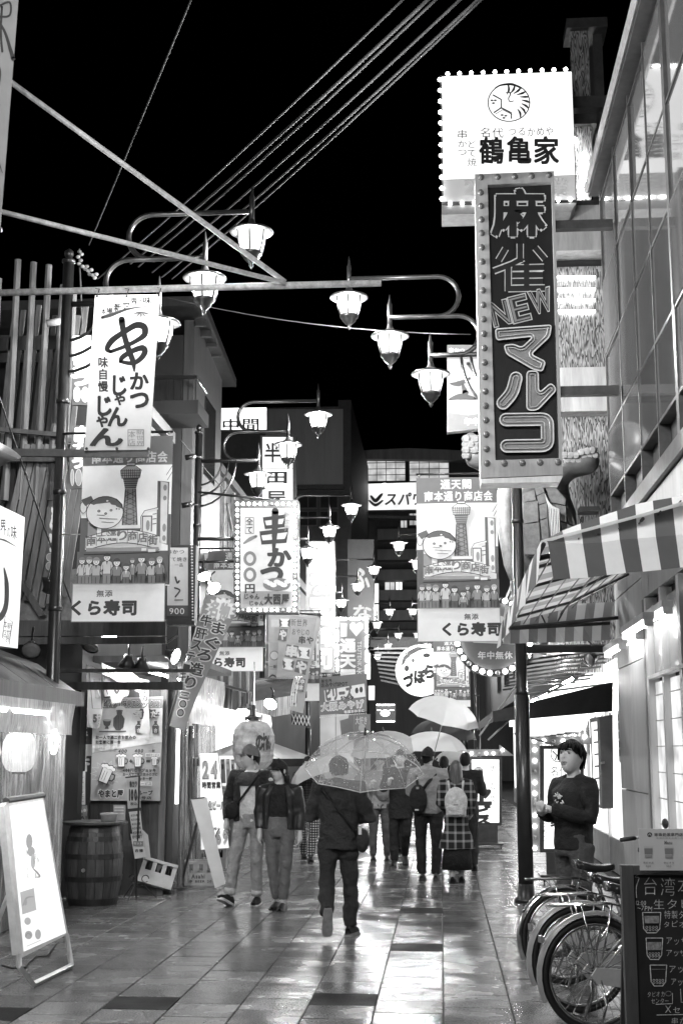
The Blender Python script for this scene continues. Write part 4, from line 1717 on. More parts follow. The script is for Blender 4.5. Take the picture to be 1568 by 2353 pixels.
        a.rect(x - w * 1.02, y + h * .62, x + w * 1.02, y + h, ink(max(.05, c1 * .4))).line([(x, y + h * .7), (x, y + h)], 4, o_)
        a.line([(x - w * 1.1, y + 60), (x - w * 1.0, y + 112)], 3, o_).line([(x + w * 1.1, y + 60), (x + w * 1.0, y + 112)], 3, o_)
        a.poly([(x - w * .3, y + 28), (x + w * .3, y + 28), (x, y + 62)], ink(.8 if c1 < .4 else .1))
        a.ell(x, y, w * .98, w * 1.12, o_, 14)
        a.ell(x, y, w * .86, w, li, 14)
        a.ell(x, y - w * .2, w * .98, w * .95, ink(c2), 12, a0=180, a1=360)
        a.ell(x - w * .35, y + w * .15, w * .12, w * .14, o_, 6).ell(x + w * .35, y + w * .15, w * .12, w * .14, o_, 6).line([(x - w * .3, y + w * .55), (x + w * .3, y + w * .55)], 3, o_)
        if hat:
            a.rect(x - w * 1.2, y - w * .4, x + w * 1.2, y - w * .18, ink(c2))
    a.rect(15, 1255, 755, 1560, foot_c, 'footer', 6, 3)
    a.frame(15, 1255, 755, 1560, 6, ink(0.3), 'footer_border')
    sx = 0 if left else 225
    a.txt('無添', 210 + sx, 1308, 335 + sx, 1362, ink(0.12), 0.02, part='footer_lettering')
    a.txt('くら寿司', 18 + sx, 1388, 525 + sx, 1505, ink(0.05), 0.05, part='footer_lettering')
    a.build(t, True)
    # rod and ties
    b = MB()
    s_ = -1 if left else 1
    x0, x1 = (-0.24, 0.97) if left else (0.0, 1.2)
    b.tube([(x0, 0.03, 0.05), (x1, 0.03, 0.05)], 0.014, black_metal, 6)
    b.build('rod', t, True, True)
    for x in (0.04, 0.93):
        b = MB()
        b.lathe((x, 0.0, 0.025), [(0.012, -.006), (0.018, 0), (0.012, .006)], steel, 8, axis=(0, 1, 0))
        b.build('ring', t, True, True)
    b = MB()
    b.tube([(x0, 0.03, -1.05), (0.0 if left else 0.97, 0.03, -1.05)], 0.006, steel, 5)
    b.build('side_tie', t, True, True)
    return t


street_banner(W(192, 1004, 13.52), 'large illustrated tower banner beneath the white skewer banner', True)
street_banner(W(955, 1098, 15.72), 'large illustrated tower banner beneath the neon sign, tip touched by the striped awning', False)
street_banner(W(478, 1266, 21.5), 'illustrated tower banner mostly hidden behind the bulb framed price sign', True)
street_banner(W(640, 1408, 29.9), 'illustrated tower banner half hidden by the leaning beer price flag', True)
street_banner(W(994, 1470, 35.6), 'small illustrated tower banner overlapping the white fish lantern', False)

# --- price sign with bulbs
pl = PY(20.4)
Q = rc(537, 1148, 684, 1408)
t = sign('bulb_framed_price_sign', 'upright skewer price sign bordered by lit round bulbs', 'sign', pl, Q, 0.3, black_metal, dark_metal)
a = Art(pl)
a.rect(553, 1167, 672, 1397, mat('price_panel', 0.42, 0.4, 0.15, 3, 0), 'panel')
a.rect(553, 1358, 672, 1397, ink(0.2), 'panel')
bk = ink(0.03)
a.frame(563, 1188, 583, 1226, 1.2, bk).txt('全て', 565, 1190, 581, 1224, bk, .02, vert=True)
a.brush([(560, 1248), (575, 1238), (588, 1232)], [4, 9, 6], ink(.15))
for y in (1283, 1320):
    a.ring(574, y, 15, 17, 7, ink(.14), 18, 'lettering')
a.txt('円', 563, 1344 - 2, 585, 1362, bk, .03)
a.line([(606, 1192), (654, 1186), (651, 1207), (610, 1211)], 9, bk, 'lettering', True).line([(598, 1225), (662, 1217), (656, 1242), (602, 1246)], 10, bk, 'lettering', True).brush([(632, 1174), (631, 1220), (628, 1270)], [16, 14, 5], bk)
a.txt('か', 616, 1260, 668, 1300, bk, .05).txt('つ', 600, 1304, 648, 1340, bk, .06)
a.txt('新世界', 652, 1176, 666, 1220, ink(.2), 0, vert=True)
a.ell(636, 1342, 32, 15, ink(.14), 20)
for k in range(7):
    a.ell(612 + 8 * k, 1340 + (k % 3) * 4 - 4, 8, 5, ink(.5 + .05 * (k % 3)), 10)
a.txt('じゃん', 562, 1364, 596, 1376, bk, .03).txt('じゃん', 574, 1380, 606, 1391, bk, .03).txt('大西屋', 608, 1364, 664, 1388, bk, .05)
a.build(t)
bp_ = [pl.at(x, y, .03) for x, y in run((545, 1157), (676, 1157), 11) + run((545, 1171), (545, 1388), 18) + run((677, 1171), (677, 1388), 18) + run((545, 1401), (676, 1401), 11)]
bulbs(t, bp_, 0.027, bulb_on, off=bulb_off, every=7)
b = MB()
b.tube([pl.at(455, 1238, -.1), pl.at(540, 1238, -.1)], .03, black_metal, 6)
b.tube([pl.at(455, 1290, -.1), pl.at(540, 1290, -.1)], .02, black_metal, 6)
b.tube([pl.at(455, 1130, -.1), pl.at(640, 1150, -.1)], .02, black_metal, 6)
b.build('bracket', t, True)

# --- lit vertical sign with three characters
pl = PY(33)
t = sign('lit_vertical_sign', 'white lit vertical sign with three brush characters behind the lanterns', 'sign', pl, rc(598, 1000, 678, 1172), 0.35, dark_metal, dark_metal)
a = Art(pl, step=.002)
a.rect(603, 1004, 672, 1172, backlit(.9, .1), 'lit_face').rect(603, 1075, 672, 1076.5, ink(.2))
bk = ink(.04)
a.txt('半', 608, 1018, 645, 1062, bk, .02).txt('田', 612, 1084, 658, 1110, bk, .03).txt('屋', 612, 1128, 656, 1166, bk, .02)
a.build(t)

# --- glowing vertical neon
pl = PY(38)
t = sign('glowing_neon_sign', 'overexposed white vertical neon sign beside the bulb framed price sign', 'sign', pl, rc(703, 1243, 768, 1545), 0.35, mat('neon_back', .5, .5, .2, 3, 0), dark_metal)
a = Art(pl, step=.004)
a.rect(706, 1246, 765, 1542, backlit(.26, .4, .6), 'lit_face')
for (ch, x0, y0, x1, y1) in (('本', 714, 1312, 760, 1348), ('の', 720, 1346, 754, 1372), ('一', 714, 1376, 760, 1392), ('番', 714, 1398, 760, 1436), ('情', 712, 1442, 762, 1484), ('司', 714, 1490, 760, 1536)):
    a.txt(ch, x0 - 2, y0 - 2, x1 + 2, y1 + 2, ink(.4), .06)
    a.txt(ch, x0, y0, x1, y1, glow(1.3, 'neon_white'), .03)
a.rect(708, 1250, 762, 1300, backlit(.9), 'lit_face')
a.build(t)

# --- dark vertical sign with two light characters
pl = PY(46)
t = sign('dark_vertical_sign', 'dark vertical shop sign with pale brush characters behind the lanterns', 'sign', pl, rc(798, 1239, 858, 1425), 0.4, mat('dark_sign_face', .06, .4, .3, 1, 0), dark_metal)
a = Art(pl, step=.004)
a.txt('ふ', 812, 1306, 848, 1352, ink(.6), .04).txt('な', 812, 1390, 852, 1420, ink(.6), .04)
a.build(t)

# --- I love tower sign
pl = PY(31.5)
Q = rc(772, 1418, 844, 1548)
t = sign('heart_sign', 'dark vertical sign with a heart bordered by lit bulbs', 'sign', pl, Q, .3, mat('heart_sign_face', .1, .4, .2, 2, 0), dark_metal)
a = Art(pl, step=.003)
li = ink(.62)
a.txt('I', 783, 1432, 796, 1462, li, .09)
a.poly([(818, 1462), (803, 1444), (803, 1434), (809, 1429), (815, 1431), (818, 1436), (821, 1431), (828, 1429), (833, 1434), (833, 1444)], ink(.5))
a.txt('通天閣', 782, 1468, 816, 1568, li, .05, vert=True)
a.txt('TSUTENKAKU', 782, 1511, 868, 1521, ink(.45), .02, rot=90)
a.build(t)
bulbs(t, [pl.at(x, y, .04) for x, y in run((775, 1421), (842, 1421), 12) + run((774, 1430), (774, 1544), 18) + run((842, 1430), (842, 1544), 18)], .035, bulb_on, off=bulb_off, every=5, seg=6)

# --- souvenir shop banner
pl = Pl((-2.55, 28.6, 4), (0.10, -1, 0))
Q = [(733, 1556), (842, 1546), (842, 1634), (733, 1643)]
t = thing('souvenir_banner', 'wide souvenir shop banner with footprints above the doorway', 'banner', base_of(pl, Q))
cloth_quad(pl, Q, Z0, cloth_mat('souvenir_cloth', .17, .3), .02).build('cloth', t, True)
a = Art(pl, step=.0015, start=.006)
li = ink(.62)
bk = ink(.04)
a.txt('新世界', 738, 1560, 762, 1568, bk, .03, rot=-4).txt('おみやげSPOT', 738, 1567, 798, 1577, bk, .03, rot=-4)
a.poly([(744, 1586), (836, 1570), (839, 1600), (747, 1612)], li)
a.txt('ビリーズ', 748, 1578, 808, 1606, ink(.12), .08, rot=-6).txt('Shop', 782, 1598, 812, 1608, bk, .06, rot=-6)
a.ell(819, 1586, 4, 7, bk, 10).ell(829, 1584, 4, 7, bk, 10)
a.txt('大阪みやげ', 737, 1611, 835, 1630, li, .09, rot=-5).txt('大阪みやげ', 738, 1612, 834, 1629, ink(.35), .04, rot=-5)
a.txt('毎度おおきに', 790, 1630, 836, 1637, li, .03, rot=-5)
a.build(t)
bulbs(t, [pl.at(x, y, .02) for x, y in run((736, 1551), (840, 1540), 22) + run((735, 1648), (840, 1638), 22)], .014, mat('pale_dot', .6, .4, .1, 5, 0), 'rim_dot', seg=6)

# --- puffer fish lantern
C = W(966, 1540, 42)
rr = 0.82
t = thing('fish_lantern', 'big white glowing puffer fish lantern with dark writing', 'lantern', C - Vector((0, 0, rr)))
b = MB()
paper = mat('lantern_paper', .7, .6, .05, 3, 0, emit=1.05)
cap_m = mat('fish_cap', .08, .5, .5, 4, 0)
nu, nv = 24, 14
vs = []; fs = []
for j in range(nv + 1):
    th = math.pi * j / nv - math.pi / 2
    for k in range(nu):
        an = 2 * math.pi * k / nu
        vs.append(C + Vector((rr * .98 * math.cos(th) * math.cos(an), rr * 1.0 * math.cos(th) * math.sin(an), rr * math.sin(th))))
for j in range(nv):
    for k in range(nu):
        fs.append((j * nu + k, j * nu + (k + 1) % nu, (j + 1) * nu + (k + 1) % nu, (j + 1) * nu + k))
b.add(vs, fs, paper)
body = b.build('paper_body', t, True)
b = MB()
for k in range(12):
    an = 2 * math.pi * k / 12
    b.tube([C + Vector((rr * .99 * math.cos(R(q)) * math.cos(an), rr * 1.01 * math.cos(R(q)) * math.sin(an), rr * 1.01 * math.sin(R(q)))) for q in range(-80, 81, 20)], .008, dark_metal, 4)
for q in (-50, -20, 15):
    b.tube([C + Vector((rr * .99 * math.cos(R(q)) * math.cos(2 * math.pi * k / 20), rr * 1.01 * math.cos(R(q)) * math.sin(2 * math.pi * k / 20), rr * 1.01 * math.sin(R(q)))) for k in range(20)], .008, dark_metal, 4, closed=True)
b.build('wire_rib', t)


def onfish(u, v, off):
    x, y = X5(u, v)
    k = ray(x, y)
    o = CAM - C
    q = rr * 1.012 + off
    A_, B_, D_ = k.dot(k), 2 * k.dot(o), o.dot(o) - q * q
    disc = max(0, B_ * B_ - 4 * A_ * D_)
    return CAM + k * ((-B_ - math.sqrt(disc)) / (2 * A_))


a = Art(None, None, onfish, step=.003)
dk = mat('fish_print', .05, .6, .3, 4, 0)
a.chars('づぼらや', [(555, 490, 660, 640), (680, 450, 800, 600), (800, 400, 900, 540), (900, 380, 990, 500)], dk, .07)
for (x, y, rx, ry) in ((590, 432, 28, 36), (662, 340, 20, 20), (815, 285, 42, 26)):
    a.ell(x, y, rx, ry, cap_m, 14)
a.poly([(530, 400), (545, 320), (600, 240), (700, 190), (860, 182), (960, 200), (960, 215), (860, 205), (740, 225), (640, 280), (580, 340), (545, 400)], cap_m)
a.ell(582, 266, 18, 16, ink(.6), 12).ell(582, 266, 9, 9, dk, 10)
a.build(t)
b = MB()
b.tube([C + Vector((0, 0, rr)), C + Vector((0, 0, rr + 1.0))], .03, dark_metal, 5)
b.build('hanger', t)

# --- round sign with bulbs: open all year
pl = PY(17.3)
cx, cy, r0 = 1133, 1461, 92
t = thing('round_bulb_sign', 'dark round sign rimmed with lit bulbs behind the lamp post', 'sign', pl.at(cx, cy + r0))
b = MB()
b.prism([pl.at(cx + r0 * math.cos(2 * math.pi * k / 40), cy + r0 * math.sin(2 * math.pi * k / 40)) for k in range(40)], (0, .2, 0), black_metal)
b.build('cabinet', t)
a = Art(pl)
a.ell(cx, cy, r0 - 15, r0 - 15, mat('round_face', .11, .4, .2, 3, 0), 40, 'panel')
a.txt('年中無休', 1097, 1496, 1176, 1514, ink(.6), .02)
a.brush([(1075, 1440), (1130, 1420), (1190, 1438)], [10, 20, 8], ink(.5)).brush([(1088, 1470), (1180, 1474)], 12, ink(.5))
a.build(t)
bulbs(t, [pl.at(cx + (r0 - 7) * math.cos(R(q)), cy + (r0 - 7) * math.sin(R(q)), .03) for q in range(0, 360, 12)], .034, bulb_on, off=bulb_off, every=4)

# --- shop sign behind the neon sign's left edge
pl = PY(17.9)
t = sign('round_corner_sign', 'grey restaurant sign with a dark brush stroke half hidden by the neon sign', 'sign', pl, [(287, 590), (520, 590), (520, 1040), (287, 1062)], .15, mat('grey_sign_face', .16, .4, .15, 3, 0), dark_metal, Z5)
a = Art(pl, Z5)
a.rect(287, 592, 520, 665, ink(.1)).poly([(289, 955), (400, 972), (520, 955), (520, 1040), (289, 1058)], ink(.1))
a.txt('串かつ', 298, 606, 380, 636, ink(.6), .02).txt('年中', 380, 985, 458, 1026, ink(.6), .03)
a.brush([(305, 800), (350, 800), (410, 770)], [8, 30, 10], ink(.03)).brush([(370, 800), (385, 850)], [10, 34], ink(.03)).brush([(300, 885), (360, 870), (440, 880)], [10, 34, 14], ink(.03)).brush([(400, 690), (435, 740)], [18, 10], ink(.03))
a.build(t)

# --- leaning nobori flags
def flag(name, label, pl, fr, poly, m, nx=5):
    t = thing(name, label, 'flag', base_of(pl, poly, fr))
    b = MB()
    b.prism([pl.at(*fr(*q)) for q in poly], -pl.n * .006, m)
    b.build('cloth', t)
    return t


pl = Pl((-2.9, 15.9, 3), (0.25, -1, 0))
t = flag('leaning_flag', 'leaning grey nobori flag with a starburst top and outlined characters', pl, Z7,
         [(240, 500), (330, 520), (490, 600), (425, 730), (330, 930), (240, 1130), (150, 1330), (100, 1460), (62, 1585), (-60, 1545), (0, 1330), (60, 1090), (150, 770)], cloth_mat('flag_grey_cloth', .3, .3))
a = Art(pl, Z7, start=.004)
st = []
for k in range(28):
    an = 2 * math.pi * k / 28
    q = 1.0 if k % 2 == 0 else .72
    st.append((345 + 128 * q * math.cos(an), 615 + 100 * q * math.sin(an)))
a.poly(st, ink(.68)).txt('名物', 258, 560, 415, 682, ink(.35), .05, rot=14)
bk = ink(.05)
wh = ink(.65)
for ch, x0, y0, x1, y1 in (('ま', 280, 722, 375, 812), ('ぐ', 225, 842, 340, 932), ('ろ', 160, 936, 268, 1024), ('造', 95, 1042, 208, 1142), ('り', 64, 1152, 146, 1245), ('三', 22, 1276, 96, 1330), ('〇', 18, 1340, 74, 1400), ('〇', 0, 1410, 54, 1470),
                            ('牛', 186, 662, 275, 748), ('肝', 142, 768, 236, 852), ('ス', 112, 862, 192, 940), ('テ', 76, 958, 140, 1030), ('ー', 50, 1060, 100, 1100), ('キ', 20, 1110, 70, 1190)):
    a.txt(ch, x0 - 4, y0 - 4, x1 + 4, y1 + 4, wh, .07, rot=12)
    a.txt(ch, x0, y0, x1, y1, bk, .03, rot=12)
    a.lay -= 1
a.build(t)
b = MB()
b.tube([pl.at(*Z7(245, 470), -.02), pl.at(*Y2(1325, 785), -.02)], .014, steel, 6)
b.build('pole', t, True)

pl = PY(25.2)
t = flag('beer_flag', 'pale beer advert flag hanging behind the 29 yen flag', pl, Z7, [(728, 650), (905, 652), (840, 1290), (722, 1262)], cloth_mat('beer_flag_cloth', .45, .3))
a = Art(pl, Z7, step=.002)
a.rect(735, 880, 850, 1100, ink(.35)).rect(745, 700, 810, 760, ink(.5)).ell(772, 985, 38, 40, ink(.2), 14).ell(772, 985, 30, 31, ink(.5), 14).txt('一番搾', 735, 1060, 815, 1085, ink(.1), .02)
a.txt('2', 724, 1135, 806, 1312, ink(.05), .1).txt('2', 734, 1148, 796, 1300, ink(.3), .07)
a.build(t)
pl = Pl((-2.9, 24.6, 4), (0.15, -1, 0))
t = flag('price_flag', 'leaning grey flag with checker squares and a 29 yen price', pl, Z7, [(818, 655), (1112, 668), (1150, 700), (1060, 1050), (1000, 1445), (900, 1420), (772, 1395), (800, 1000)], cloth_mat('price_flag_cloth', .42, .3))
a = Art(pl, Z7, start=.004)
bk = ink(.04)
a.poly([(905, 668), (1110, 690), (1070, 915), (878, 890)], ink(.3))
a.txt('新世界', 905, 695, 1035, 752, bk, .0, rot=3).txt('おやじの', 915, 772, 1050, 822, bk, .0, rot=3).txt('串や', 968, 832, 1082, 892, bk, .03, rot=3)
for ch, q in (('串', [(872, 895), (966, 908), (950, 1008), (856, 990)]), ('や', [(952, 1018), (1040, 1034), (1020, 1140), (932, 1112)]), ('や', [(815, 770), (880, 775), (866, 870), (800, 862)])):
    a.poly(q, ink(.12))
    xs_ = [p[0] for p in q]; ys_ = [p[1] for p in q]
    a.txt(ch, min(xs_) + 14, min(ys_) + 12, max(xs_) - 14, max(ys_) - 12, ink(.5), .05, rot=6)
for q in ([(820, 690), (900, 695), (890, 760), (812, 756)], [(968, 915), (1062, 928), (1050, 1015), (955, 1000)], [(850, 1005), (930, 1020), (918, 1105), (836, 1090)]):
    a.poly(q, ink(.62))
    cx_ = sum(p[0] for p in q) / 4; cy_ = sum(p[1] for p in q) / 4
    for k in (-1, 1):
        a.poly([(cx_ + k * 44, cy_ - 34), (cx_ + k * 18, cy_ - 10), (cx_ + k * 44, cy_ + 4), (cx_ + k * 20, cy_ + 18), (cx_ + k * 40, cy_ + 36)], ink(.12))
a.txt('9', 800, 1160, 905, 1355, bk, .11).txt('9', 812, 1176, 892, 1342, ink(.3), .08)
a.txt('円', 866, 1282, 944, 1370, bk, .08).txt('円', 874, 1290, 936, 1362, ink(.35), .03)
a.poly([(940, 1155), (1022, 1172), (1005, 1276), (922, 1256)], ink(.15)).txt('年中', 946, 1170, 1010, 1210, ink(.62), .03, rot=9).txt('無休', 938, 1215, 1000, 1258, ink(.62), .03, rot=9)
a.build(t)
b = MB()
b.tube([pl.at(*Z7(800, 635), -.02), pl.at(*Z7(1155, 665), -.02)], .016, black_metal, 6)
b.build('rod', t, True)

# --- framed menu board and small plates on the left
pl = PY(16.6)
t = sign('framed_menu_sign', 'dark framed skewer menu sign with black bulbs half behind the tower banner', 'sign', pl, [(700, 885), (935, 890), (920, 1525), (700, 1525)], .2, black_metal, grey_metal, Y7)
a = Art(pl, Y7)
bk = ink(.04)
a.rect(705, 910, 870, 1370, ink(.36), 'panel').rect(705, 1375, 870, 1455, ink(.06), 'panel')
a.txt('串かつ', 700, 925, 840, 960, bk, .01).txt('どて焼き', 700, 985, 860, 1020, bk, .01).txt('一品', 765, 1035, 830, 1062, bk, .01)
a.brush([(770, 1145), (785, 1190), (800, 1175)], 14, bk).brush([(765, 1230), (805, 1250), (770, 1300)], 12, bk).brush([(765, 1326), (830, 1326)], 6, bk)
a.txt('900', 722, 1392, 840, 1440, ink(.5), .0)
a.build(t)
bulbs(t, [pl.at(*Y7(900 + .3 * k, 910 + 24 * k), .02) for k in range(25)], .014, bulb_off, seg=6)

pl = PY(14.9)
plate = mat('dark_plate', .09, .5, .3, 6, .1)
for fr, Q, txts, eggs, lab in ((Z3, [(484, 690), (606, 690), (600, 1120), (478, 1118)], (('ぶ', 492, 815, 602, 890), ('う', 484, 892, 596, 985), ('一', 490, 712, 600, 790)), ((512, 1048, 26, 52), (565, 1050, 26, 52)), 'dark vertical plate with white characters and egg shapes behind the skewer banner'),
                               (Z6, [(555, 20), (665, 20), (662, 280), (557, 285)], (('う', 582, 30, 662, 118),), ((578, 195, 15, 68), (628, 195, 28, 68)), 'dark plate with a pale 10 beside the first lamp post'),
                               (Z3, [(478, 1255), (600, 1255), (590, 1425), (475, 1425)], (('串', 500, 1262, 590, 1370), ('ナ', 490, 1370, 560, 1425)), (), 'dark plate with white brush characters below the skewer banner'),
                               (Z6, [(376, 432), (445, 432), (438, 940), (362, 940)], (('ぶ', 400, 440, 440, 600), ('う', 390, 650, 435, 780)), ((396, 900, 30, 34), (400, 830, 30, 34)), 'narrow pale lettered plate hung on the slats')):
    t = sign('lettered_plate', lab, 'sign', pl, Q, .05, plate, dark_metal, fr)
    a = Art(pl, fr)
    for ch, x0, y0, x1, y1 in txts:
        a.txt(ch, x0, y0, x1, y1, ink(.68), .09)
    for (x, y, rx, ry) in eggs:
        a.ell(x, y, rx, ry, ink(.28), 14).ring(x, y, rx, ry, 4, ink(.6), 14)
    a.build(t)

# ------------------------------------------------------------------ left: stall with vinyl curtain
vinyl = sheet('clear_vinyl', .85, .8, .06, .2)
vinyl_top = sheet('milky_vinyl', .8, .35, .25, .2)
t = thing('curtained_stall', 'food stall with dark wooden eaves and glowing clear vinyl curtain', 'stall', (-4.4, 11.5, 0))
b = MB()
b.bb((-3.84, 6.0, 2.165), (-3.78, 13.95, 2.315), dark_wood)
b.bb((-5.25, 13.90, 2.16), (-3.85, 13.96, 2.31), dark_wood)
b.build('fascia_board', t)
for k in range(9):
    b = MB()
    y0 = 6.0 + .9 * k
    b.prism([(-3.86, y0, 2.32), (-4.3, y0, 2.62), (-4.9, y0, 2.84), (-5.28, y0, 2.88), (-5.28, y0, 2.84), (-4.88, y0, 2.80), (-4.3, y0, 2.58), (-3.86, y0, 2.28)], (0, .88 if k < 8 else .75, 0), dark_wood)
    b.build('roof_board', t)
for (x, y) in ((-3.88, 13.45), (-3.88, 10.2), (-3.88, 7.5)):
    b = MB()
    b.bb((x - .04, y - .04, 0), (x + .04, y + .04, 2.16), dark_wood)
    b.build('post', t)


def curtain(t, p0, p1, z0, z1, m, n=40, amp=.035, name='vinyl_curtain', wf=9):
    b = MB()
    p0, p1 = Vector(p0), Vector(p1)
    d = (p1 - p0); nn = Vector((-d.y, d.x, 0)).normalized()
    vs = []
    for j in range(5):
        for k in range(n + 1):
            q = k / n
            vs.append(p0.lerp(p1, q) + nn * amp * 1.6 * (mnoise.noise(Vector((q * wf * 1.7, j * .35, p0.y))) + .5 * mnoise.noise(Vector((q * wf * 4.3, j * .3, p0.x)))) + Vector((0, 0, z1 + (z0 - z1) * j / 4)))
    b.add(vs, [(j * (n + 1) + k, j * (n + 1) + k + 1, (j + 1) * (n + 1) + k + 1, (j + 1) * (n + 1) + k) for j in range(4) for k in range(n)], m)
    return b.build(name, t, True)


curtain(t, (-3.80, 8, 0), (-3.80, 13.35, 0), .06, 2.0, vinyl, 70, .03, wf=14)
curtain(t, (-3.79, 8, 0), (-3.74, 13.42, 0), 1.86, 2.17, vinyl_top, 50, .02, 'vinyl_valance', 5)
curtain(t, (-3.80, 13.37, 0), (-4.6, 13.4, 0), .06, 2.0, vinyl, 24, .03, wf=3)
b = MB()
b.bb((-5.25, 6, 0), (-5.2, 13.9, 2.1), mat('stall_back', .5, .6, .2, 2, 0))
b.bb((-5.19, 6, 2.1), (-3.9, 13.85, 2.13), mat('stall_ceiling', .5, .6, .2, 2, 0))
b.build('back_wall', t)
b = MB()
b.bb((-4.7, 7, .02), (-4.15, 13.2, .85), mid_wood)
b.bb((-4.75, 7, .851), (-4.1, 13.25, .89), mat('counter_top', .4, .3, .2, 4, 0))
b.build('counter', t)
for k in range(4):
    y = 8.4 + 1.35 * k
    b = MB()
    b.tube([(-4.05, y, 2.08), (-4.05, y + 1.1, 2.08)], .02, glow(55, 'left_stall_tube'), 6)
    b.build('light_tube', t)
for k in range(3):
    y = 10.4 + 1.05 * k
    tt = thing('paper_lantern', 'round white paper lantern glowing inside the curtained stall', 'lantern', (-4.0, y, 1.5), 'paper lanterns inside the stall')
    b = MB()
    b.lathe((-4.0, y, 1.5), [(.06, 0), (.12, .03), (.155, .1), (.165, .19), (.155, .28), (.12, .35), (.06, .38)], backlit(.42, .3, 6, 'lantern_glow'), 14)
    b.build('paper', tt, True)
    for z in (1.485, 1.88):
        b = MB()
        b.lathe((-4.0, y, z), [(.07, 0), (.07, .02)], black_metal, 12)
        b.build('rim', tt)
tt = thing('neon_spiral', 'small glowing neon spiral with letters behind the vinyl', 'neon', W(125, 1720, 13.0))
b = MB()
c = W(125, 1705, 13.0)
b.tube([c + Vector((.0, .13 * math.cos(k * .35) * (1 - k * .012), .13 * math.sin(k * .35) * (1 - k * .012))) for k in range(40)], .012, glow(6), 6)
b.build('tube', tt)

# wooden side wall with lettering
t = thing('lettered_wall', 'dark plank wall painted with white characters beside the drink poster', 'wall', (-3.8, 16.2, 0))
pl = PY(16.2)
xs = [455, 525, 592, 660, 735, 800, 900, 1000, 1100, 1200, 1275, 1325]
zt_ = W(200, 1570, 16.2).z
for i in range(len(xs) - 1):
    b = MB()
    a0 = pl.at(*Y2(xs[i] + 1.2, 900)); a1 = pl.at(*Y2(xs[i + 1] - 1.2, 900))
    b.bb((a0.x, 16.2 - .002 * (i % 2), 0), (a1.x, 16.26, zt_), mid_wood if i < 10 else mat('light_plank', .14, .6, .4, 9, .3, streak=True))
    b.build('plank', t)
a = Art(pl, Y2, start=.005)
wl = ink(.68)
a.chars('大阪で一番', [(575, 592, 705, 690), (604, 700, 692, 785), (608, 808, 700, 880), (528, 925, 732, 990), (552, 985, 716, 1122)], wl, .035)
a.build(t)

t = sign('drink_poster', 'grey printed poster of sake flask and beer mugs with service offer', 'poster', PY(16.1), [(742, 545), (1300, 525), (1276, 1358), (722, 1356)], .012, mat('poster_grey', .34, .4, .1, 3, 0), dark_metal, Y2)
a = Art(PY(16.1), Y2, step=.0008, start=.002)
wh, bk, md, dk = ink(.62), ink(.04), ink(.22), ink(.1)
a.rect(742, 545, 1296, 620, md).txt('きにビックリ!味見でシャックリ!', 752, 555, 1275, 612, wh, .07).txt('きにビックリ!味見でシャックリ!', 755, 557, 1272, 610, bk, .03)
a.poly([(740, 622), (1292, 620), (1290, 890), (735, 975)], wh)
for (x, y) in ((840, 700), (880, 660), (960, 640), (1010, 690), (1030, 760), (990, 810), (900, 815), (810, 790), (800, 740)):
    a.ell(x, y, 45, 40, ink(.68), 14)
a.poly([(930, 650), (975, 650), (972, 672), (995, 705), (985, 770), (960, 796), (925, 796), (902, 760), (905, 700), (932, 672)], dk).ell(953, 642, 28, 9, dk, 12)
for x in (925, 945, 965, 980):
    a.line([(x, 680), (x, 790)], 3, bk)
a.poly([(820, 715), (888, 715), (878, 755), (862, 765), (868, 785), (835, 785), (842, 765), (828, 752)], dk).ell(854, 716, 34, 9, ink(.4), 12)
a.line([(790, 806), (1005, 804)], 9, dk)
st = [(1168 + 110 * (1 if k % 2 else .8) * math.cos(2 * math.pi * k / 22), 665 + 48 * (1 if k % 2 else .75) * math.sin(2 * math.pi * k / 22)) for k in range(22)]
a.poly(st, dk).txt('酒くだ', 1072, 640, 1258, 695, ink(.6), .05)
for x in (1105, 1240):
    a.poly([(x - 12, 722), (x + 12, 722), (x + 10, 742), (x + 28, 765), (x + 24, 822), (x - 24, 822), (x - 28, 765), (x - 10, 742)], dk)
    a.txt('一合', x - 14, 755, x + 14, 815, wh, .02, vert=True)
a.txt('お一人で酒二合お飲みの', 764, 838, 1082, 866, bk, .05).txt('お客様に酒一合', 764, 876, 962, 904, bk, .05).txt('無料サービス', 758, 914, 932, 945, ink(.45), .05)


def mug(cx, cy, s_, rot=0):
    ca, sa = math.cos(R(rot)), math.sin(R(rot))
    T = lambda x, y: (cx + s_ * (x * ca - y * sa), cy + s_ * (x * sa + y * ca))
    a.line([T(30, -18), T(52, -16), T(56, 5), T(48, 22), T(30, 24)], 9 * s_, bk)
    a.poly([T(-33, -42), T(35, -42), T(31, 54), T(-29, 54)], bk).poly([T(-28, -38), T(30, -38), T(26, 48), T(-24, 48)], wh)
    for k in range(5):
        x, y = T(-32 + 16 * k, -46 - 6 * (k % 2))
        a.ell(x, y, 15 * s_, 14 * s_, bk, 10)
    for k in range(5):
        x, y = T(-32 + 16 * k, -44 - 6 * (k % 2))
        a.ell(x, y, 12 * s_, 11 * s_, ink(.68), 10)
    for x in (-12, 4):
        a.line([T(x, -20), T(x, 36)], 3 * s_, dk)


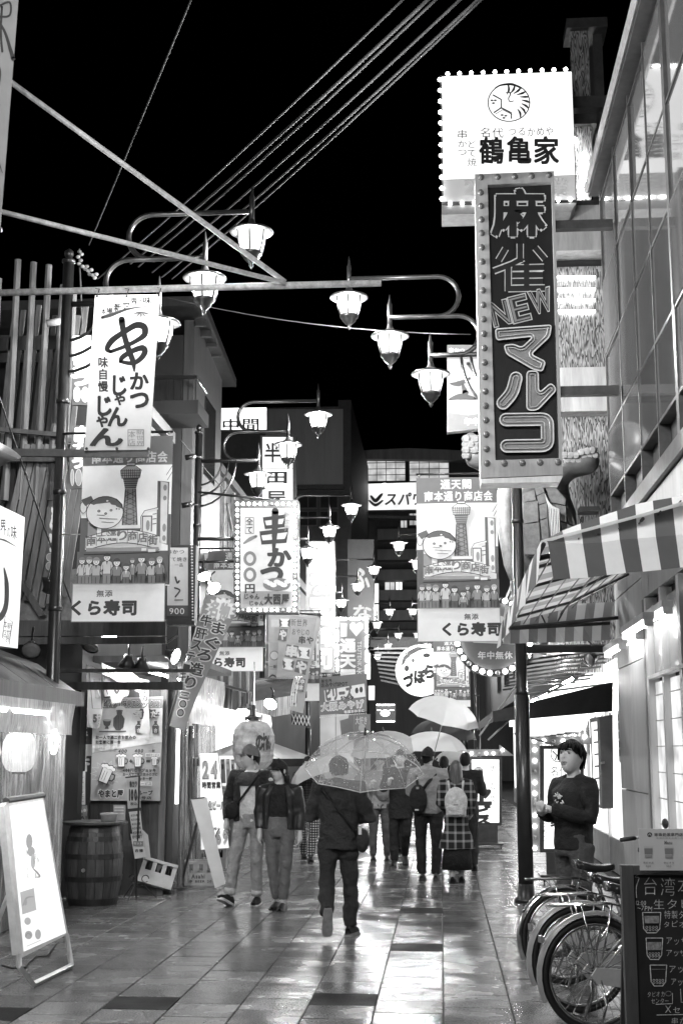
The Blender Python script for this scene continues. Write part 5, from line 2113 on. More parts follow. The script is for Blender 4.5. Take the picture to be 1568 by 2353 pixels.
a.txt('400', 942, 948, 1012, 976, bk, .04, shear=.15).txt('400', 1072, 946, 1142, 974, bk, .04, shear=.15).txt('一杯', 1185, 950, 1236, 972, bk, .03)
a.rect(1160, 978, 1274, 1008, ink(.6)).txt('無料サービス', 1166, 982, 1268, 1004, md, .03)
mug(966, 1040, .92); mug(1098, 1040, .92); mug(1230, 1044, .62)
a.txt('+', 1030, 1028, 1058, 1056, bk, .06).txt('=', 1165, 1032, 1196, 1052, bk, .06)
st = [(845 + 125 * (1 if k % 2 else .62) * math.cos(2 * math.pi * k / 26), 1140 + 105 * (1 if k % 2 else .62) * math.sin(2 * math.pi * k / 26)) for k in range(26)]
a.line(st, 4, wh, closed=True)
mug(842, 1148, 1.35, 22)
a.txt('400円の中ジョッキ', 980, 1100, 1240, 1128, bk, .06).txt('お一人で二杯お飲みの方に', 980, 1135, 1254, 1160, bk, .04).txt('中ジョッキ一杯', 1030, 1168, 1212, 1196, bk, .05).rect(1030, 1204, 1212, 1238, ink(.6)).txt('無料サービス', 1036, 1208, 1206, 1234, md, .04)
a.txt('やまと屋', 782, 1268, 985, 1335, wh, .1).txt('やまと屋', 786, 1272, 981, 1331, bk, .06).txt('グループ', 1060, 1275, 1216, 1312, bk, .05).txt('15号店', 1090, 1322, 1206, 1346, bk, .04)
a.build(t)

# papers on the plank wall
pl = PY(16.1)
for (Q, v, lab, nm, kind) in ((rc(556, 1122, 680, 1388), .62, 'white menu sheet with small columns pinned on the plank wall', 'menu_sheet', 0),
                              (rc(552, 1394, 696, 1512), .22, 'small dark event poster under the menu sheet', 'small_poster', 1),
                              (rc(466, 1112, 553, 1510), .25, 'tall dark bottle poster at the edge of the stall curtain', 'bottle_poster', 2),
                              (rc(905, 1390, 1000, 1510), .28, 'small grey poster behind the round ashtray', 'small_poster', 3)):
    t = sign(nm, lab, 'poster', pl, Q, .006, ink(v), ink(v), Y2)
    a = Art(pl, Y2, step=.0006, start=.001)
    x0, y0, x1, y1 = Q[0][0], Q[0][1], Q[2][0], Q[2][1]
    if kind == 0:
        a.txt('メニュー', x0 + 8, y0 + 6, x0 + 65, y0 + 22, bk, .02)
        for i in range(4):
            for j in range(3):
                a.frame(x0 + 5 + 29 * i, y0 + 36 + 76 * j, x0 + 33 + 29 * i, y0 + 108 + 76 * j, 1.5, md)
                a.txt('串かつ盛', x0 + 12 + 29 * i, y0 + 44 + 76 * j, x0 + 26 + 29 * i, y0 + 96 + 76 * j, bk, .0, vert=True)
    elif kind == 1:
        a.txt('NDAI', x0 + 4, y1 - 34, x1 - 4, y1 - 6, bk, .03)
        for k in range(5):
            a.ell(x0 + 16 + 27 * k, y0 + 40 + 8 * (k % 2), 11, 13, ink(.55), 10)
            a.poly([(x0 + 2 + 27 * k, y1 - 42), (x0 + 8 + 27 * k, y0 + 56), (x0 + 26 + 27 * k, y0 + 56), (x0 + 32 + 27 * k, y1 - 42)], ink(.12 + .1 * (k % 3)))
    else:
        for k in range(3):
            a.poly([(x0 + 10 + 24 * k, y1 - 30), (x0 + 10 + 24 * k, y0 + 190), (x0 + 15 + 24 * k, y0 + 150), (x0 + 19 + 24 * k, y0 + 150), (x0 + 24 + 24 * k, y0 + 190), (x0 + 24 + 24 * k, y1 - 30)] if kind == 2 else rc(x0 + 8, y0 + 14 + 24 * k, x1 - 14, y0 + 26 + 24 * k), ink(.05 if kind == 2 else .5))
        if kind == 2:
            a.poly([(x0 + 4, y0 + 70), (x1 - 4, y0 + 24), (x1 - 4, y0 + 70), (x0 + 4, y0 + 116)], ink(.5))
            a.txt('生ビール', x0 + 8, y0 + 140 - 26, x1 - 10, y0 + 140, ink(.5), .03)
    a.build(t)

# cloths hanging over the poster
def drape(name, label, pl, fr, poly, m, art=None):
    t = thing(name, label, 'cloth', base_of(pl, poly, fr))
    b = MB()
    b.prism([pl.at(*fr(*q)) for q in poly], -pl.n * .008, m)
    b.build('cloth', t)
    if art:
        a = Art(pl, fr, start=.003)
        art(a)
        a.build(t)
    return t


cg = cloth_mat('grey_flag_cloth', .33, .3)


def art1(a):
    a.line([(712, 330), (815, 345), (812, 625), (738, 622), (712, 330)], 5, ink(.05)).poly([(745, 385), (800, 385), (795, 540), (760, 540)], ink(.18)).brush([(755, 430), (780, 470), (795, 520)], [4, 10, 4], ink(.5)).txt('5', 742, 668, 775, 735, ink(.05), .06).txt('やきとり', 780, 668, 804, 755, ink(.08), .02, vert=True)


drape('hanging_flag', 'grey cloth flag with a framed shrimp picture and a 5 over the drink poster', PY(15.8), Y2, [(688, 270), (812, 330), (826, 560), (808, 690), (790, 785), (692, 770), (700, 500)], cg, art1)


def art2(a):
    for k in range(6):
        a.brush([(850 + 48 * k, 300 + 16 * k), (868 + 48 * k, 350 + 14 * k), (876 + 48 * k, 385 + 12 * k)], [10, 6, 2], ink(.12))
    a.txt('串カツ', 1125, 455, 1180, 620, ink(.1), .03, vert=True)


drape('draped_cloth', 'pale twisted cloth with dark characters draped across the drink poster', PY(15.7), Y2, [(812, 258), (900, 300), (1050, 335), (1110, 385), (1188, 400), (1180, 560), (1200, 830), (1105, 815), (1150, 660), (1112, 495), (1000, 440), (880, 375), (818, 350)], cloth_mat('pale_flag_cloth', .55, .35), art2)
drape('folded_flag', 'grey folded flag end hanging below the twisted cloth', PY(15.75), Y2, [(826, 370), (960, 400), (1034, 480), (1020, 520), (985, 530), (960, 575), (890, 585), (880, 520), (835, 530)], cg, lambda a: a.brush([(900, 420), (930, 500), (960, 440)], [16, 20, 10], ink(.06)).brush([(838, 440), (860, 510)], [14, 6], ink(.06)))

# spotlights
def spot(px, py, d, aim, label, lit=20, s_=.11, name='spotlight', m=black_metal):
    p = W(px, py, d)
    ax = Vector(aim).normalized()
    t = thing(name, label, 'spotlight', p, 'spotlights over the shop fronts')
    b = MB()
    b.lathe(p - ax * s_ * 1.3, [(.0, 0), (s_ * .45, .0), (s_ * .5, s_ * .5), (s_ * .8, s_ * .9), (s_, s_ * 1.3), (s_ * .94, s_ * 1.3)], m, 14, ax, False)
    b.tube([p - ax * s_ * 1.2, p - ax * s_ * 1.4 + Vector((0, .02, .12)), p + Vector((0, .05, .26))], .014, m, 6)
    h = b.build('housing', t, True)
    b = MB()
    b.lathe(p - ax * .01, [(.0, 0), (s_ * .9, .0), (s_ * .6, .02), (0, .03)], glow(lit, 'spot_%d' % lit) if lit else mat('dead_lens', .2, .1, .2, 4, 0), 14, ax, False)
    b.build('lens', t)
    return t


for (x, y, d, aim, lab, lit) in ((252, 1462, 15.6, (.5, -.6, -.8), 'tilted spotlight glowing under the left tower banner', 60),
                                 (292, 1530, 15.5, (-.2, .35, -.9), 'round shop spotlight aimed down at the drink poster', 90),
                                 (325, 1538, 15.5, (-.1, .3, -.9), 'round shop spotlight beside its twin over the drink poster', 90),
                                 (405, 1508, 16.0, (.9, -.3, -.3), 'spotlight shining sideways at the leaning flag', 14),
                                 (207, 1488, 15.6, (-.2, -.6, -.9), 'dark unlit cone spotlight beneath the tower banner', 0),
                                 (72, 1495, 14.0, (.2, -.7, -.5), 'dark unlit spotlight hanging over the stall roof', 0),
                                 (118, 1335, 14.7, (.3, .2, .9), 'spotlight on an arm aimed up at the slats', 0),
                                 (470, 1325, 19.3, (.3, -.5, -.8), 'lit spotlight in the cluster by the price sign', 25),
                                 (492, 1352, 19.2, (.5, -.6, -.6), 'lower lit spotlight in the cluster by the price sign', 25),
                                 (577, 1662, 21.0, (.2, -.7, -.8), 'clip lamp shining under the second tower banner', 20),
                                 (601, 1682, 20.8, (.2, -.7, -.8), 'end clip lamp under the second tower banner', 20),
                                 (620, 1618, 19.9, (-.2, -.8, -.6), 'small bright lamp at the corner of the curved hood', 30)):
    spot(x, y, d, aim, lab, lit)

# ------------------------------------------------------------------ left: second shop with vinyl curtains
t = thing('curtained_shop', 'bar front with tall clear vinyl curtains and milky valance', 'stall', (-3.6, 17.2, 0))
b = MB()
b.bb((-3.38, 16.35, 0), (-3.28, 16.45, 2.85), mid_wood)
b.build('post', t)
b = MB()
b.bb((-3.38, 17.2, 0), (-3.3, 17.28, 2.8), dark_wood)
b.build('post', t)
curtain(t, (-3.26, 16.42, 0), (-3.24, 19.4, 0), .05, 2.6, vinyl, 60, .04, wf=12)
curtain(t, (-3.21, 16.9, 0), (-3.19, 19.5, 0), 2.05, 2.7, vinyl_top, 40, .03, 'vinyl_valance', 5)
b = MB()
b.bb((-4.8, 16.4, 2.8), (-3.1, 19.6, 2.88), dark_wood)
b.build('eave', t)
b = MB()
b.bb((-4.8, 16.4, 0), (-4.75, 19.6, 2.8), backlit(.9, .5, 1.5, 'bar_wall_glow'))  # wall itself glows, standing in for the lamplight inside the bar
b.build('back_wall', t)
b = MB()
b.bb((-4.2, 16.6, 0), (-3.75, 19.2, .95), mid_wood)
b.build('counter', t)
for k in range(3):
    b = MB()
    b.tube([(-3.7, 16.7 + k, 2.7), (-3.7, 17.5 + k, 2.7)], .02, glow(20, 'stall_tube'), 6)
    b.build('light_tube', t)
# paper slips hanging in the bar
for k in range(5):
    tt = thing('paper_slip', 'handwritten white menu slip hanging behind the bar curtain', 'menu slip', (-3.5, 16.75 + .45 * k, 2.05), 'menu slips in the bar')
    b = MB()
    b.bb((-3.52, 16.7 + .45 * k, 2.05), (-3.515, 16.95 + .45 * k, 2.5), ink(.65))
    b.build('paper', tt)
    plx = PX(-3.31)
    b = MB()
    for q in range(4):
        b.bb((-3.5145, 16.73 + .45 * k + .05 * q, 2.1 + .03 * (q % 2)), (-3.5142, 16.75 + .45 * k + .05 * q, 2.46), ink(.05))
    b.build('lettering', tt)

# weathered giant lantern
C = W(582, 1712, 17.6)
t = thing('giant_paper_lantern', 'large torn white paper lantern with dark lettering hanging over the strollers', 'lantern', C - Vector((0, 0, .35)))
b = MB()
nu, nv = 26, 16
vs = []
for j in range(nv + 1):
    q = j / nv
    rad = .25 * (1 - abs(2 * q - 1) ** 3.2) ** .5 + .02
    for k in range(nu):
        an = 2 * math.pi * k / nu
        r_ = rad * (1 + .02 * math.cos(13 * an) + (.03 if j % 2 else 0) + .04 * mnoise.noise(Vector((math.cos(an) * 2, math.sin(an) * 2, q * 4))))
        vs.append(C + Vector((r_ * math.cos(an), r_ * math.sin(an), (q - .5) * .68)))
b.add(vs, [(j * nu + k, j * nu + (k + 1) % nu, (j + 1) * nu + (k + 1) % nu, (j + 1) * nu + k) for j in range(nv) for k in range(nu)], mat('torn_paper', .26, .6, .8, 5, .9, emit=.04))
b.build('paper', t)


def onl(u, v, off):
    x, y = u, v
    k = ray(x, y)
    o = CAM - C
    q = .275 + off
    A_, B_, D_ = k.x ** 2 + k.y ** 2, 2 * (k.x * o.x + k.y * o.y), o.x ** 2 + o.y ** 2 - q * q
    return CAM + k * ((-B_ - math.sqrt(max(0, B_ * B_ - 4 * A_ * D_))) / (2 * A_))


a = Art(None, None, onl)
a.chars('のれん', [(588, 1690, 604, 1722), (602, 1685, 616, 1722), (612, 1690, 622, 1720)], ink(.05), .06)
a.build(t)
b = MB()
b.lathe(C + Vector((0, 0, .33)), [(.12, 0), (.12, .04), (.03, .05), (.03, .2)], black_metal, 14)
b.build('top_ring', t)
b = MB()
b.tube([C + Vector((0, 0, .5)), C + Vector((0, 0, 1.1))], .012, steel, 5)
b.build('chain', t)

# curved hood awning
t = thing('curved_hood', 'glossy curved vinyl hood with pale edge stripes under the second tower banner', 'awning', W(610, 1640, 20.2))
b = MB()
pl = PY(20.2)
A0, A1 = pl.at(570, 1628), pl.at(668, 1625)
n = 10
vs = []
for i in range(2):
    x = (A0.x, A1.x)[i]
    for k in range(n + 1):
        an = R(90 * k / n)
        vs.append(Vector((x, 20.2 + .9 * (1 - math.cos(an)) + (1 - i) * .3, A0.z + .5 * math.sin(an) + .03)))
b.add(vs, [(k, k + 1, n + 2 + k, n + 1 + k) for k in range(n)], mat('glossy_vinyl', .09, .15, .2, 5, .05))
b.build('cover', t, True)
b = MB()
for o_ in (0, .03, .07):
    b.tube([v + Vector((o_, -.005, .004)) for v in vs[n + 1:]], .008, white_metal, 5)
b.build('edge_stripe', t)
b = MB()
b.prism([pl.at(575, 1612), pl.at(668, 1598), pl.at(665, 1640), pl.at(630, 1646), pl.at(585, 1635)], (0, .02, 0), sheet('hood_vinyl', .5, .3, .1, .3))
b.build('front_flap', t)

# parasol at the bar terrace
def parasol(name, label, c, r, h, v1, v2, group=None):
    t = thing(name, label, 'parasol', (c.x, c.y, 0), group)
    b = MB()
    b.tube([(c.x, c.y, 0), (c.x, c.y, c.z + h)], .02, steel, 6)
    b.build('pole', t)
    for k in range(6):
        a0, a1 = 2 * math.pi * k / 6, 2 * math.pi * (k + 1) / 6
        P = [c + Vector((r * math.cos(a0), r * math.sin(a0), 0)), c + Vector((r * math.cos(a1), r * math.sin(a1), 0)), c + Vector((0, 0, h))]
        b = MB()
        b.add(P, [(0, 1, 2)], cloth_mat('parasol_cloth_%d' % int(v1 * 100), v1, .3))
        b.add([P[0], P[1], P[1] - Vector((0, 0, .12)), P[0] - Vector((0, 0, .12))], [(0, 1, 2, 3)], cloth_mat('parasol_cloth_%d' % int(v2 * 100), v2, .3))
        b.build('canopy_panel', t)
    return t


parasol('parasol', 'pale parasol with black fringe behind the torn lantern', W(585, 1742, 21.5), 1.0, .35, .5, .03)

# lit offer board, leaning slab, poster rack
pl = PY(17.3)
t = sign('lit_offer_board', 'white lit offer board with outlined price figures behind the strollers', 'sign', pl, [(180, 352), (322, 350), (412, 1105), (190, 1120)], .05, backlit(.65, .2, 3), dark_metal, Y4)
a = Art(pl, Y4)
bk, md, wh = ink(.05), ink(.3), ink(.6)
a.txt('24', 200, 410, 322, 560, md, .06).txt('24', 208, 420, 314, 550, wh, .03).txt('時間営業', 200, 580, 345, 632, bk, .05).txt('生ビール', 250, 735, 374, 800, bk, .08).txt('生ビール', 254, 739, 370, 796, wh, .04)
a.txt('搾り', 290, 942, 340, 966, bk, .03).txt('69', 300, 950, 412, 1095, bk, .09).txt('69', 308, 960, 404, 1085, wh, .05)
a.build(t)
t = sign('poster_rack', 'pale rack of bottle posters behind the capped man', 'rack', PY(17.6), [(330, 372), (520, 372), (520, 860), (360, 860)], .05, backlit(.7, .4, 4), grey_metal, Y4)
a = Art(PY(17.6), Y4)
for k in range(4):
    a.poly([(345 + 40 * k, 400), (378 + 40 * k, 395), (388 + 40 * k, 590), (352 + 40 * k, 590)], ink(.2 + .12 * (k % 3)))
    a.txt('一番', 350 + 40 * k, 410, 372 + 40 * k, 480, ink(.6 if k % 2 else .05), .03, vert=True)
a.rect(345, 610, 450, 730, ink(.6))
for k in range(4):
    a.txt('串かつ盛合', 355, 622 + 26 * k, 440, 640 + 26 * k, ink(.1), .02)
a.build(t)
t = thing('leaning_slab', 'blank white board leaning beside the bar crates', 'board', W(395, 2035, 16.4))
pl = Pl(W(350, 1900, 16.5), (.15, -1, .12))
pxbox(pl, [(110, 718), (235, 702), (388, 1388), (302, 1425)], .03, mat('slab_white', .6, .5, .08, 4, 0), Y4).build('board', t)
b = MB()
b.tube([pl.at(*Y4(160, 900), -.04), pl.at(*Y4(30, 1400), -.5)], .016, mid_wood, 6)
b.build('prop_leg', t)
b = MB()
pp = [pl.at(*Y4(115 + 13 * k, 716 - 1.5 * k)) for k in range(9)]
b.tube(pp, .008, dark_metal, 5)
b.build('clip_strip', t)

# fringed awning and bright shop on the left further on
t = thing('fringed_shop', 'bright souvenir stall with fringed awning and hanging lanterns', 'stall', (-4.6, 26, 0))
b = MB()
b.bb((-4.66, 22.4, .2), (-4.6, 30, 2.6), backlit(2.0, .5, 1.2, 'souvenir_wall_glow'))  # glowing wall in place of a lamp-lit stall interior
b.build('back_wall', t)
b = MB()
b.prism([(-4.6, 22.6, 3.1), (-3.3, 22.6, 2.72), (-3.3, 22.6, 2.68), (-4.6, 22.6, 3.05)], (0, 7, 0), mat('striped_roof', .2, .6, .3, 14, .1))
b.build('awning', t)
for k in range(46):
    b = MB()
    b.bb((-3.31, 22.62 + .15 * k, 2.5), (-3.295, 22.74 + .15 * k, 2.69), cloth_mat('fringe_%d' % (k % 2), .5 if k % 2 else .08, .2))
    b.build('fringe', t)
b = MB()
b.bb((-4.5, 22.6, 0), (-3.5, 29.8, .8), mat('stall_table', .3, .6, .4, 6, .2))
b.build('table', t)
rng = random.Random(3)
for k in range(26):
    x, y = rng.uniform(-4.3, -3.55), rng.uniform(22.8, 29)
    tt = thing('boxed_goods', 'small stacked souvenir box on the bright stall table', 'box', (x, y, .8), 'souvenir boxes on the stall table')
    b = MB()
    h = rng.uniform(.12, .35)
    b.box((x, y, .801 + h / 2), (rng.uniform(.12, .2), rng.uniform(.15, .25), h), ink(rng.choice((.1, .3, .5, .6))))
    b.box((x - .02, y, .801 + h * .6), (.2, .12, h * .3), ink(rng.choice((.05, .6))))
    b.build('carton', tt)
for k in range(4):
    y = 23.4 + .9 * k
    tt = thing('paper_lantern', 'pale paper lantern hanging under the fringed awning', 'lantern', (-3.5, y, 2.0), 'lanterns under the fringed awning')
    b = MB()
    b.lathe((-3.5, y, 2.0), [(.08, 0), (.17, .08), (.19, .22), (.17, .36), (.08, .44)], backlit(1.0, .2, 6, 'dim_lantern_glow'), 14)
    b.build('paper', tt, True)
    b = MB()
    b.lathe((-3.5, y, 2.44), [(.08, 0), (.08, .03), (.01, .04), (.01, .2)], black_metal, 10)
    b.build('rim', tt)
t = thing('lattice_screen', 'dark screen with crossed light battens above the fringed stall', 'screen', (-4.0, 22.3, 2.7))
pl = PY(22.3)
b = MB()
b.prism([pl.at(*X4(940, 830)), pl.at(*X4(1120, 860)), pl.at(*X4(1120, 960)), pl.at(*X4(940, 930))], (0, .03, 0), dark_wall)
b.build('panel', t)
for k in range(5):
    for s_ in (0, 1):
        b = MB()
        x0, x1 = (945 + 36 * k, 980 + 36 * k) if s_ else (980 + 36 * k, 945 + 36 * k)
        b.tube([pl.at(*X4(x0, 835 + 4 * k), .012 + .01 * s_), pl.at(*X4(x1, 935 + 4 * k), .012 + .01 * s_)], .009, white_metal, 5)
        b.build('batten', t)
t = sign('lit_doorway', 'white lit shop doorway panel with a hanging tag under the souvenir banner', 'doorway', PY(33), rc(735, 1640, 812, 1905), .1, backlit(.16, .6, 1.5), grey_metal)
a = Art(PY(33))
a.rect(770, 1640, 772, 1900, ink(.3)).poly([(780, 1655), (806, 1648), (802, 1690), (784, 1692)], ink(.2)).rect(800, 1640, 812, 1700, ink(.2))
a.build(t)
t = sign('hero_poster', 'dark figure poster beside the white shop doorway', 'poster', PY(32.5), rc(813, 1640, 850, 1840), .05, ink(.18), dark_metal)
a = Art(PY(32.5))
a.txt('大好き', 816, 1646, 842, 1664, ink(.5), .04).poly([(820, 1680), (842, 1676), (846, 1760), (818, 1760)], ink(.1)).ell(831, 1672, 8, 10, ink(.4))
a.build(t)
# small lit signs far down the lane
pl = PY(50)
t = sign('pig_face_sign', 'small black sign with a lit oval face and dotted rim', 'sign', pl, rc(863, 1616, 908, 1660), .15, black_metal, black_metal)
a = Art(pl)
a.ell(884, 1638, 11, 8, backlit(2), 16, 'lit_face').rect(866, 1630, 874, 1632, glow(3)).rect(894, 1630, 904, 1632, glow(3))
a.build(t)
bulbs(t, [pl.at(x, y, .04) for x, y in run((866, 1619), (904, 1619), 12) + run((866, 1657), (904, 1657), 12)], .025, bulb_on, seg=6)
for (x0, y0, x1, y1, d, v, lab) in ((855, 1800 - 30, 866, 1830, 44, 2.2, 'thin white lit post sign far down the lane'), (842, 1500, 850, 1560, 45, 1.6, 'slim lit strip sign beside the heart sign'),
                                    (846, 1575, 860, 1608, 40, .5, 'small dim box sign under the heart sign'), (905, 1690, 909, 1790, 52, 2.5, 'upright light strip at the end of the lane'),
                                    (860, 1340, 869, 1440, 58, .5, 'narrow dim sign on the corner of the panel block')):
    t = sign('small_lit_sign', lab, 'sign', PY(d), rc(x0, y0, x1, y1), .1, backlit(v), dark_metal)

# ------------------------------------------------------------------ right: bright restaurant front
t = thing('restaurant_front', 'overexposed white restaurant front with glowing panels, the far ones added for light', 'shopfront', (2.5, 24, 0))
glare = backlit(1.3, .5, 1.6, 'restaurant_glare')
for k in range(11):  # far glowing panels are added to brighten the wet ground
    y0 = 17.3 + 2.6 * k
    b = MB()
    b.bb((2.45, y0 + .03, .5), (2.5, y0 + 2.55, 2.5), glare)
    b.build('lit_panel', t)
    b = MB()
    b.bb((2.4, y0 - .04, 0), (2.5, y0 + .025, 2.7), white_metal)
    b.build('frame', t)
    b = MB()
    b.bb((2.42, y0 + .03, .02), (2.5, y0 + 2.55, .49), mat('kick_board', .4, .5, .2, 4, .1))
    b.build('kick_board', t)
b = MB()
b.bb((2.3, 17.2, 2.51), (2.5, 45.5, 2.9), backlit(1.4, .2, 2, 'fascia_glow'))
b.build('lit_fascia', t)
for k in range(7):  # further tubes added along the front for more light on the ground
    y0 = 17.4 + 2.2 * k
    b = MB()
    b.tube([(1.7, y0, 2.62), (1.7, y0 + 1.2, 2.62)], .02, glow(110, 'restaurant_tube'), 6)
    b.build('light_tube', t)
for k in range(6):
    y = 18.2 + 1.2 * k
    tt = thing('paper_lantern', 'large white paper lantern glowing in front of the restaurant', 'lantern', (1.75, y, 1.95), 'lanterns at the restaurant front')
    b = MB()
    b.lathe((1.75, y, 1.95), [(.1, 0), (.2, .07), (.24, .2), (.2, .33), (.1, .4)], backlit(1.3, .15, 5, 'restaurant_lantern'), 16)
    b.build('paper', tt, True)
    for z in (1.93, 2.35):
        b = MB()
        b.lathe((1.75, y, z), [(.1, 0), (.1, .02)], black_metal, 12)
        b.build('rim', tt)
a = Art(PX(2.29), Z0)
pl = PX(2.29)
t2 = thing('fascia_lettering', 'dark brush characters on the white lit fascia of the restaurant', 'lettering', (2.29, 20, 2.5))
a.txt('くわやき', 1370, 1672, 1300, 1696, ink(.15), .0, part='lettering')
a.txt('酎', 1262, 1712, 1232, 1750, ink(.12), .02)
a.build(t2)

# dark fabric awning with arms
t = thing('dark_awning', 'dark fabric awning with folding arms over the bright restaurant front', 'awning', (1.5, 18, 2.5))
cl = mat('black_canvas', .025, .6, .3, 8, .2)
pl = PY(16.7)
P = [pl.at(1131, 1634), pl.at(1407, 1566), pl.at(1405, 1634), pl.at(1131, 1658)]
b = MB()
b.prism(P, (0, .02, 0), cl)
b.build('side_valance', t)
b = MB()
ex = Vector((0, 7.5, 0))
b.quad(P[0], P[1], P[1] + ex, P[0] + ex, cl)
b.build('canopy', t)
b = MB()
b.quad(P[0], P[3], P[3] + ex, P[0] + ex, cl)
b.build('front_valance', t)
for k in range(8):
    b = MB()
    y = 16.9 + .45 * k
    z = P[1].z + .12 + .06 * (7 - k) * .5
    b.tube([(RX + .2, y, z + .1), (1.25, y, z - .02), (.95, y + .3, z - .05)], .014, black_metal, 6)
    b.box((1.95, y, z + .08), (.1, .06, .1), black_metal)
    b.build('folding_arm', t)
b = MB()
b.bb((1.0, 16.4, P[1].z + .34), (2.05, 16.48, P[1].z + .42), black_metal)
b.build('support_beam', t)
for (x0, y0, x1, y1) in ((1290, 1745 - 30, 1180, 1745 - 60), (1188, 1620, 1300, 1570), (1180, 1598, 1400, 1570), (1100, 1690, 1195, 1560), (1120, 1700, 1225, 1600)):
    b = MB()
    b.tube([W(x0, y0, 16.9), W(x1, y1, 17.1)], .012, grey_metal, 6)
    b.build('stay', t)
spot(1352, 1516, 17.2, (-.7, -.6, -.3), 'square dark floodlight fixed above the dark awning', 0, .09, 'floodlight')

# electrical cabinet and lit menu case at the corner of the glass building
t = thing('wall_cabinet', 'grey metal wall cabinet with a latch on the corner pillar', 'cabinet', W(1390, 1855, 15.6))
pl = PY(15.55)
pxbox(pl, [(845, 60), (945, 40), (950, 742), (868, 745)], .25, mat('cabinet_grey', .13, .5, .2, 6, .05), Y6).build('box', t)
pxbox(pl, [(855, 395), (885, 390), (885, 408), (855, 412)], .01, steel, Y6, off=.02).build('latch', t)
t = thing('menu_case', 'slim glazed lit menu case beside the grey wall cabinet', 'display case', W(1360, 1800, 16.2))
pl = Pl(W(1362, 1760, 16.2), (-1, -.7, 0))
pxbox(pl, [(772, 70), (850, 55), (862, 742), (800, 715)], .06, grey_metal, Y6).build('case', t)
a = Art(pl, Y6)
a.poly([(784, 100), (838, 90), (850, 715), (808, 700)], backlit(1.1, .4, 6), 'lit_face')
for k in range(6):
    a.line([(800 + 3 * k, 160 + 90 * k), (836 + 2 * k, 155 + 90 * k)], 14, ink(.25))
a.build(t)

# striped awning
t = thing('striped_awning', 'broad striped canvas awning projecting from the glass building', 'awning', (1.3, 12, 2.8))
sl, sd = cloth_mat('awning_light', .78, .3, 5), cloth_mat('awning_dark', .10, .2, 5)
pl = PY(9.0)
tp = [(470, 690), (605, 618), (750, 562), (900, 508), (1040, 460), (1185, 408), (1325, 380), (1475, 355), (1620, 330), (1760, 300), (1900, 270)]
fd = [(492, 712), (628, 716), (770, 722), (920, 712), (1062, 690), (1205, 680), (1350, 668), (1508, 655), (1650, 640), (1790, 630), (1930, 620)]
bt = [(535, 1010), (670, 1000), (812, 992), (960, 972), (1112, 955), (1246, 945), (1392, 930), (1542, 912), (1690, 900), (1840, 890), (1990, 880)]
for i in range(10):
    m = sd if i % 2 == 0 else sl
    b = MB()
    q = [pl.at(*Y1(*tp[i]), -.28), pl.at(*Y1(*tp[i + 1]), -.28), pl.at(*Y1(*fd[i + 1])), pl.at(*Y1(*fd[i])), pl.at(*Y1(*bt[i + 1]), .01 * math.sin(i)), pl.at(*Y1(*bt[i]), .01 * math.sin(i - 1))]
    b.add(q, [(0, 1, 2, 3), (3, 2, 4, 5)], m)
    b.build('side_stripe', t)
XF, Z0a, Z0b, Z1w = .70, 2.86, 3.12, 3.62
NS = 15
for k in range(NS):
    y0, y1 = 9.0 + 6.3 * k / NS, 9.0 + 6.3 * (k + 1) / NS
    m = cloth_mat('awning_under_lit_pale', .75, .4, 5) if k % 2 == 0 else cloth_mat('awning_under_lit_dark', .42, .4, 5)  # light coming through the canvas is put into these paler stripes
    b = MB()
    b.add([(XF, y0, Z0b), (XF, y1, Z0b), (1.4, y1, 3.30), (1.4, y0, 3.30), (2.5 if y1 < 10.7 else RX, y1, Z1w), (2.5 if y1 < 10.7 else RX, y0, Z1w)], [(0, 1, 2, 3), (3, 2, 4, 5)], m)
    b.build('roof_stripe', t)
    m = sl if k % 2 == 0 else sd
    b = MB()
    w0, w1 = .02 * math.sin(k * 2), .02 * math.sin(k * 2 + 2)
    b.add([(XF, y0, Z0b), (XF, y1, Z0b), (XF - .03 + w1, y1, Z0a), (XF - .03 + w0, y0, Z0a)], [(0, 1, 2, 3)], m)
    b.build('front_stripe', t)
pl = PY(15.32)
xs = [-30 + 78 * k for k in range(15)]
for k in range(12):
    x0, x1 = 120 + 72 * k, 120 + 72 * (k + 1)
    m = cloth_mat('awning_far_lit_pale', .5, .45) if k % 2 == 0 else cloth_mat('awning_far_lit_dark', .2, .45)  # backlit look of the far cloth is put into its colour
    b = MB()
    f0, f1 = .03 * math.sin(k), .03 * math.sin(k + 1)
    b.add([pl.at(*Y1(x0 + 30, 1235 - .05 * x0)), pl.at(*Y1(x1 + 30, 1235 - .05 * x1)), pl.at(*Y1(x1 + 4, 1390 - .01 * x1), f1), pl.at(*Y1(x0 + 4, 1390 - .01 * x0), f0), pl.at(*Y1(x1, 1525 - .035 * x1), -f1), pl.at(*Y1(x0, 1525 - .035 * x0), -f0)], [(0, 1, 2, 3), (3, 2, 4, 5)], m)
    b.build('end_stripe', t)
for nm, P, r in (('frame_bar', [pl.at(*Y1(225, 1395), .05), pl.at(*Y1(985, 1355), .05)], .02),
                 ('frame_bar', [(XF + .02, 9.05, Z0b - .02), (XF + .02, 15.3, Z0b - .02)], .016),
                 ('frame_bar', [(XF, 15.25, Z0b - .04), (RX, 15.25, 3.2)], .022),
                 ('frame_bar', [(1.4, 9.05, 3.27), (1.4, 15.3, 3.27)], .012),
                 ('frame_bar', [(XF + .02, 9.6, Z0b - .04), (2.5, 9.6, 3.5)], .02),
                 ('brace', [pl.at(*Y1(415, 1235), .04), pl.at(*Y1(485, 1385), .04)], .01), ('brace', [pl.at(*Y1(640, 1215), .04), pl.at(*Y1(545, 1385), .04)], .01)):
    b = MB()
    b.tube(P, r, dark_metal, 6)
    b.build(nm, t, True)
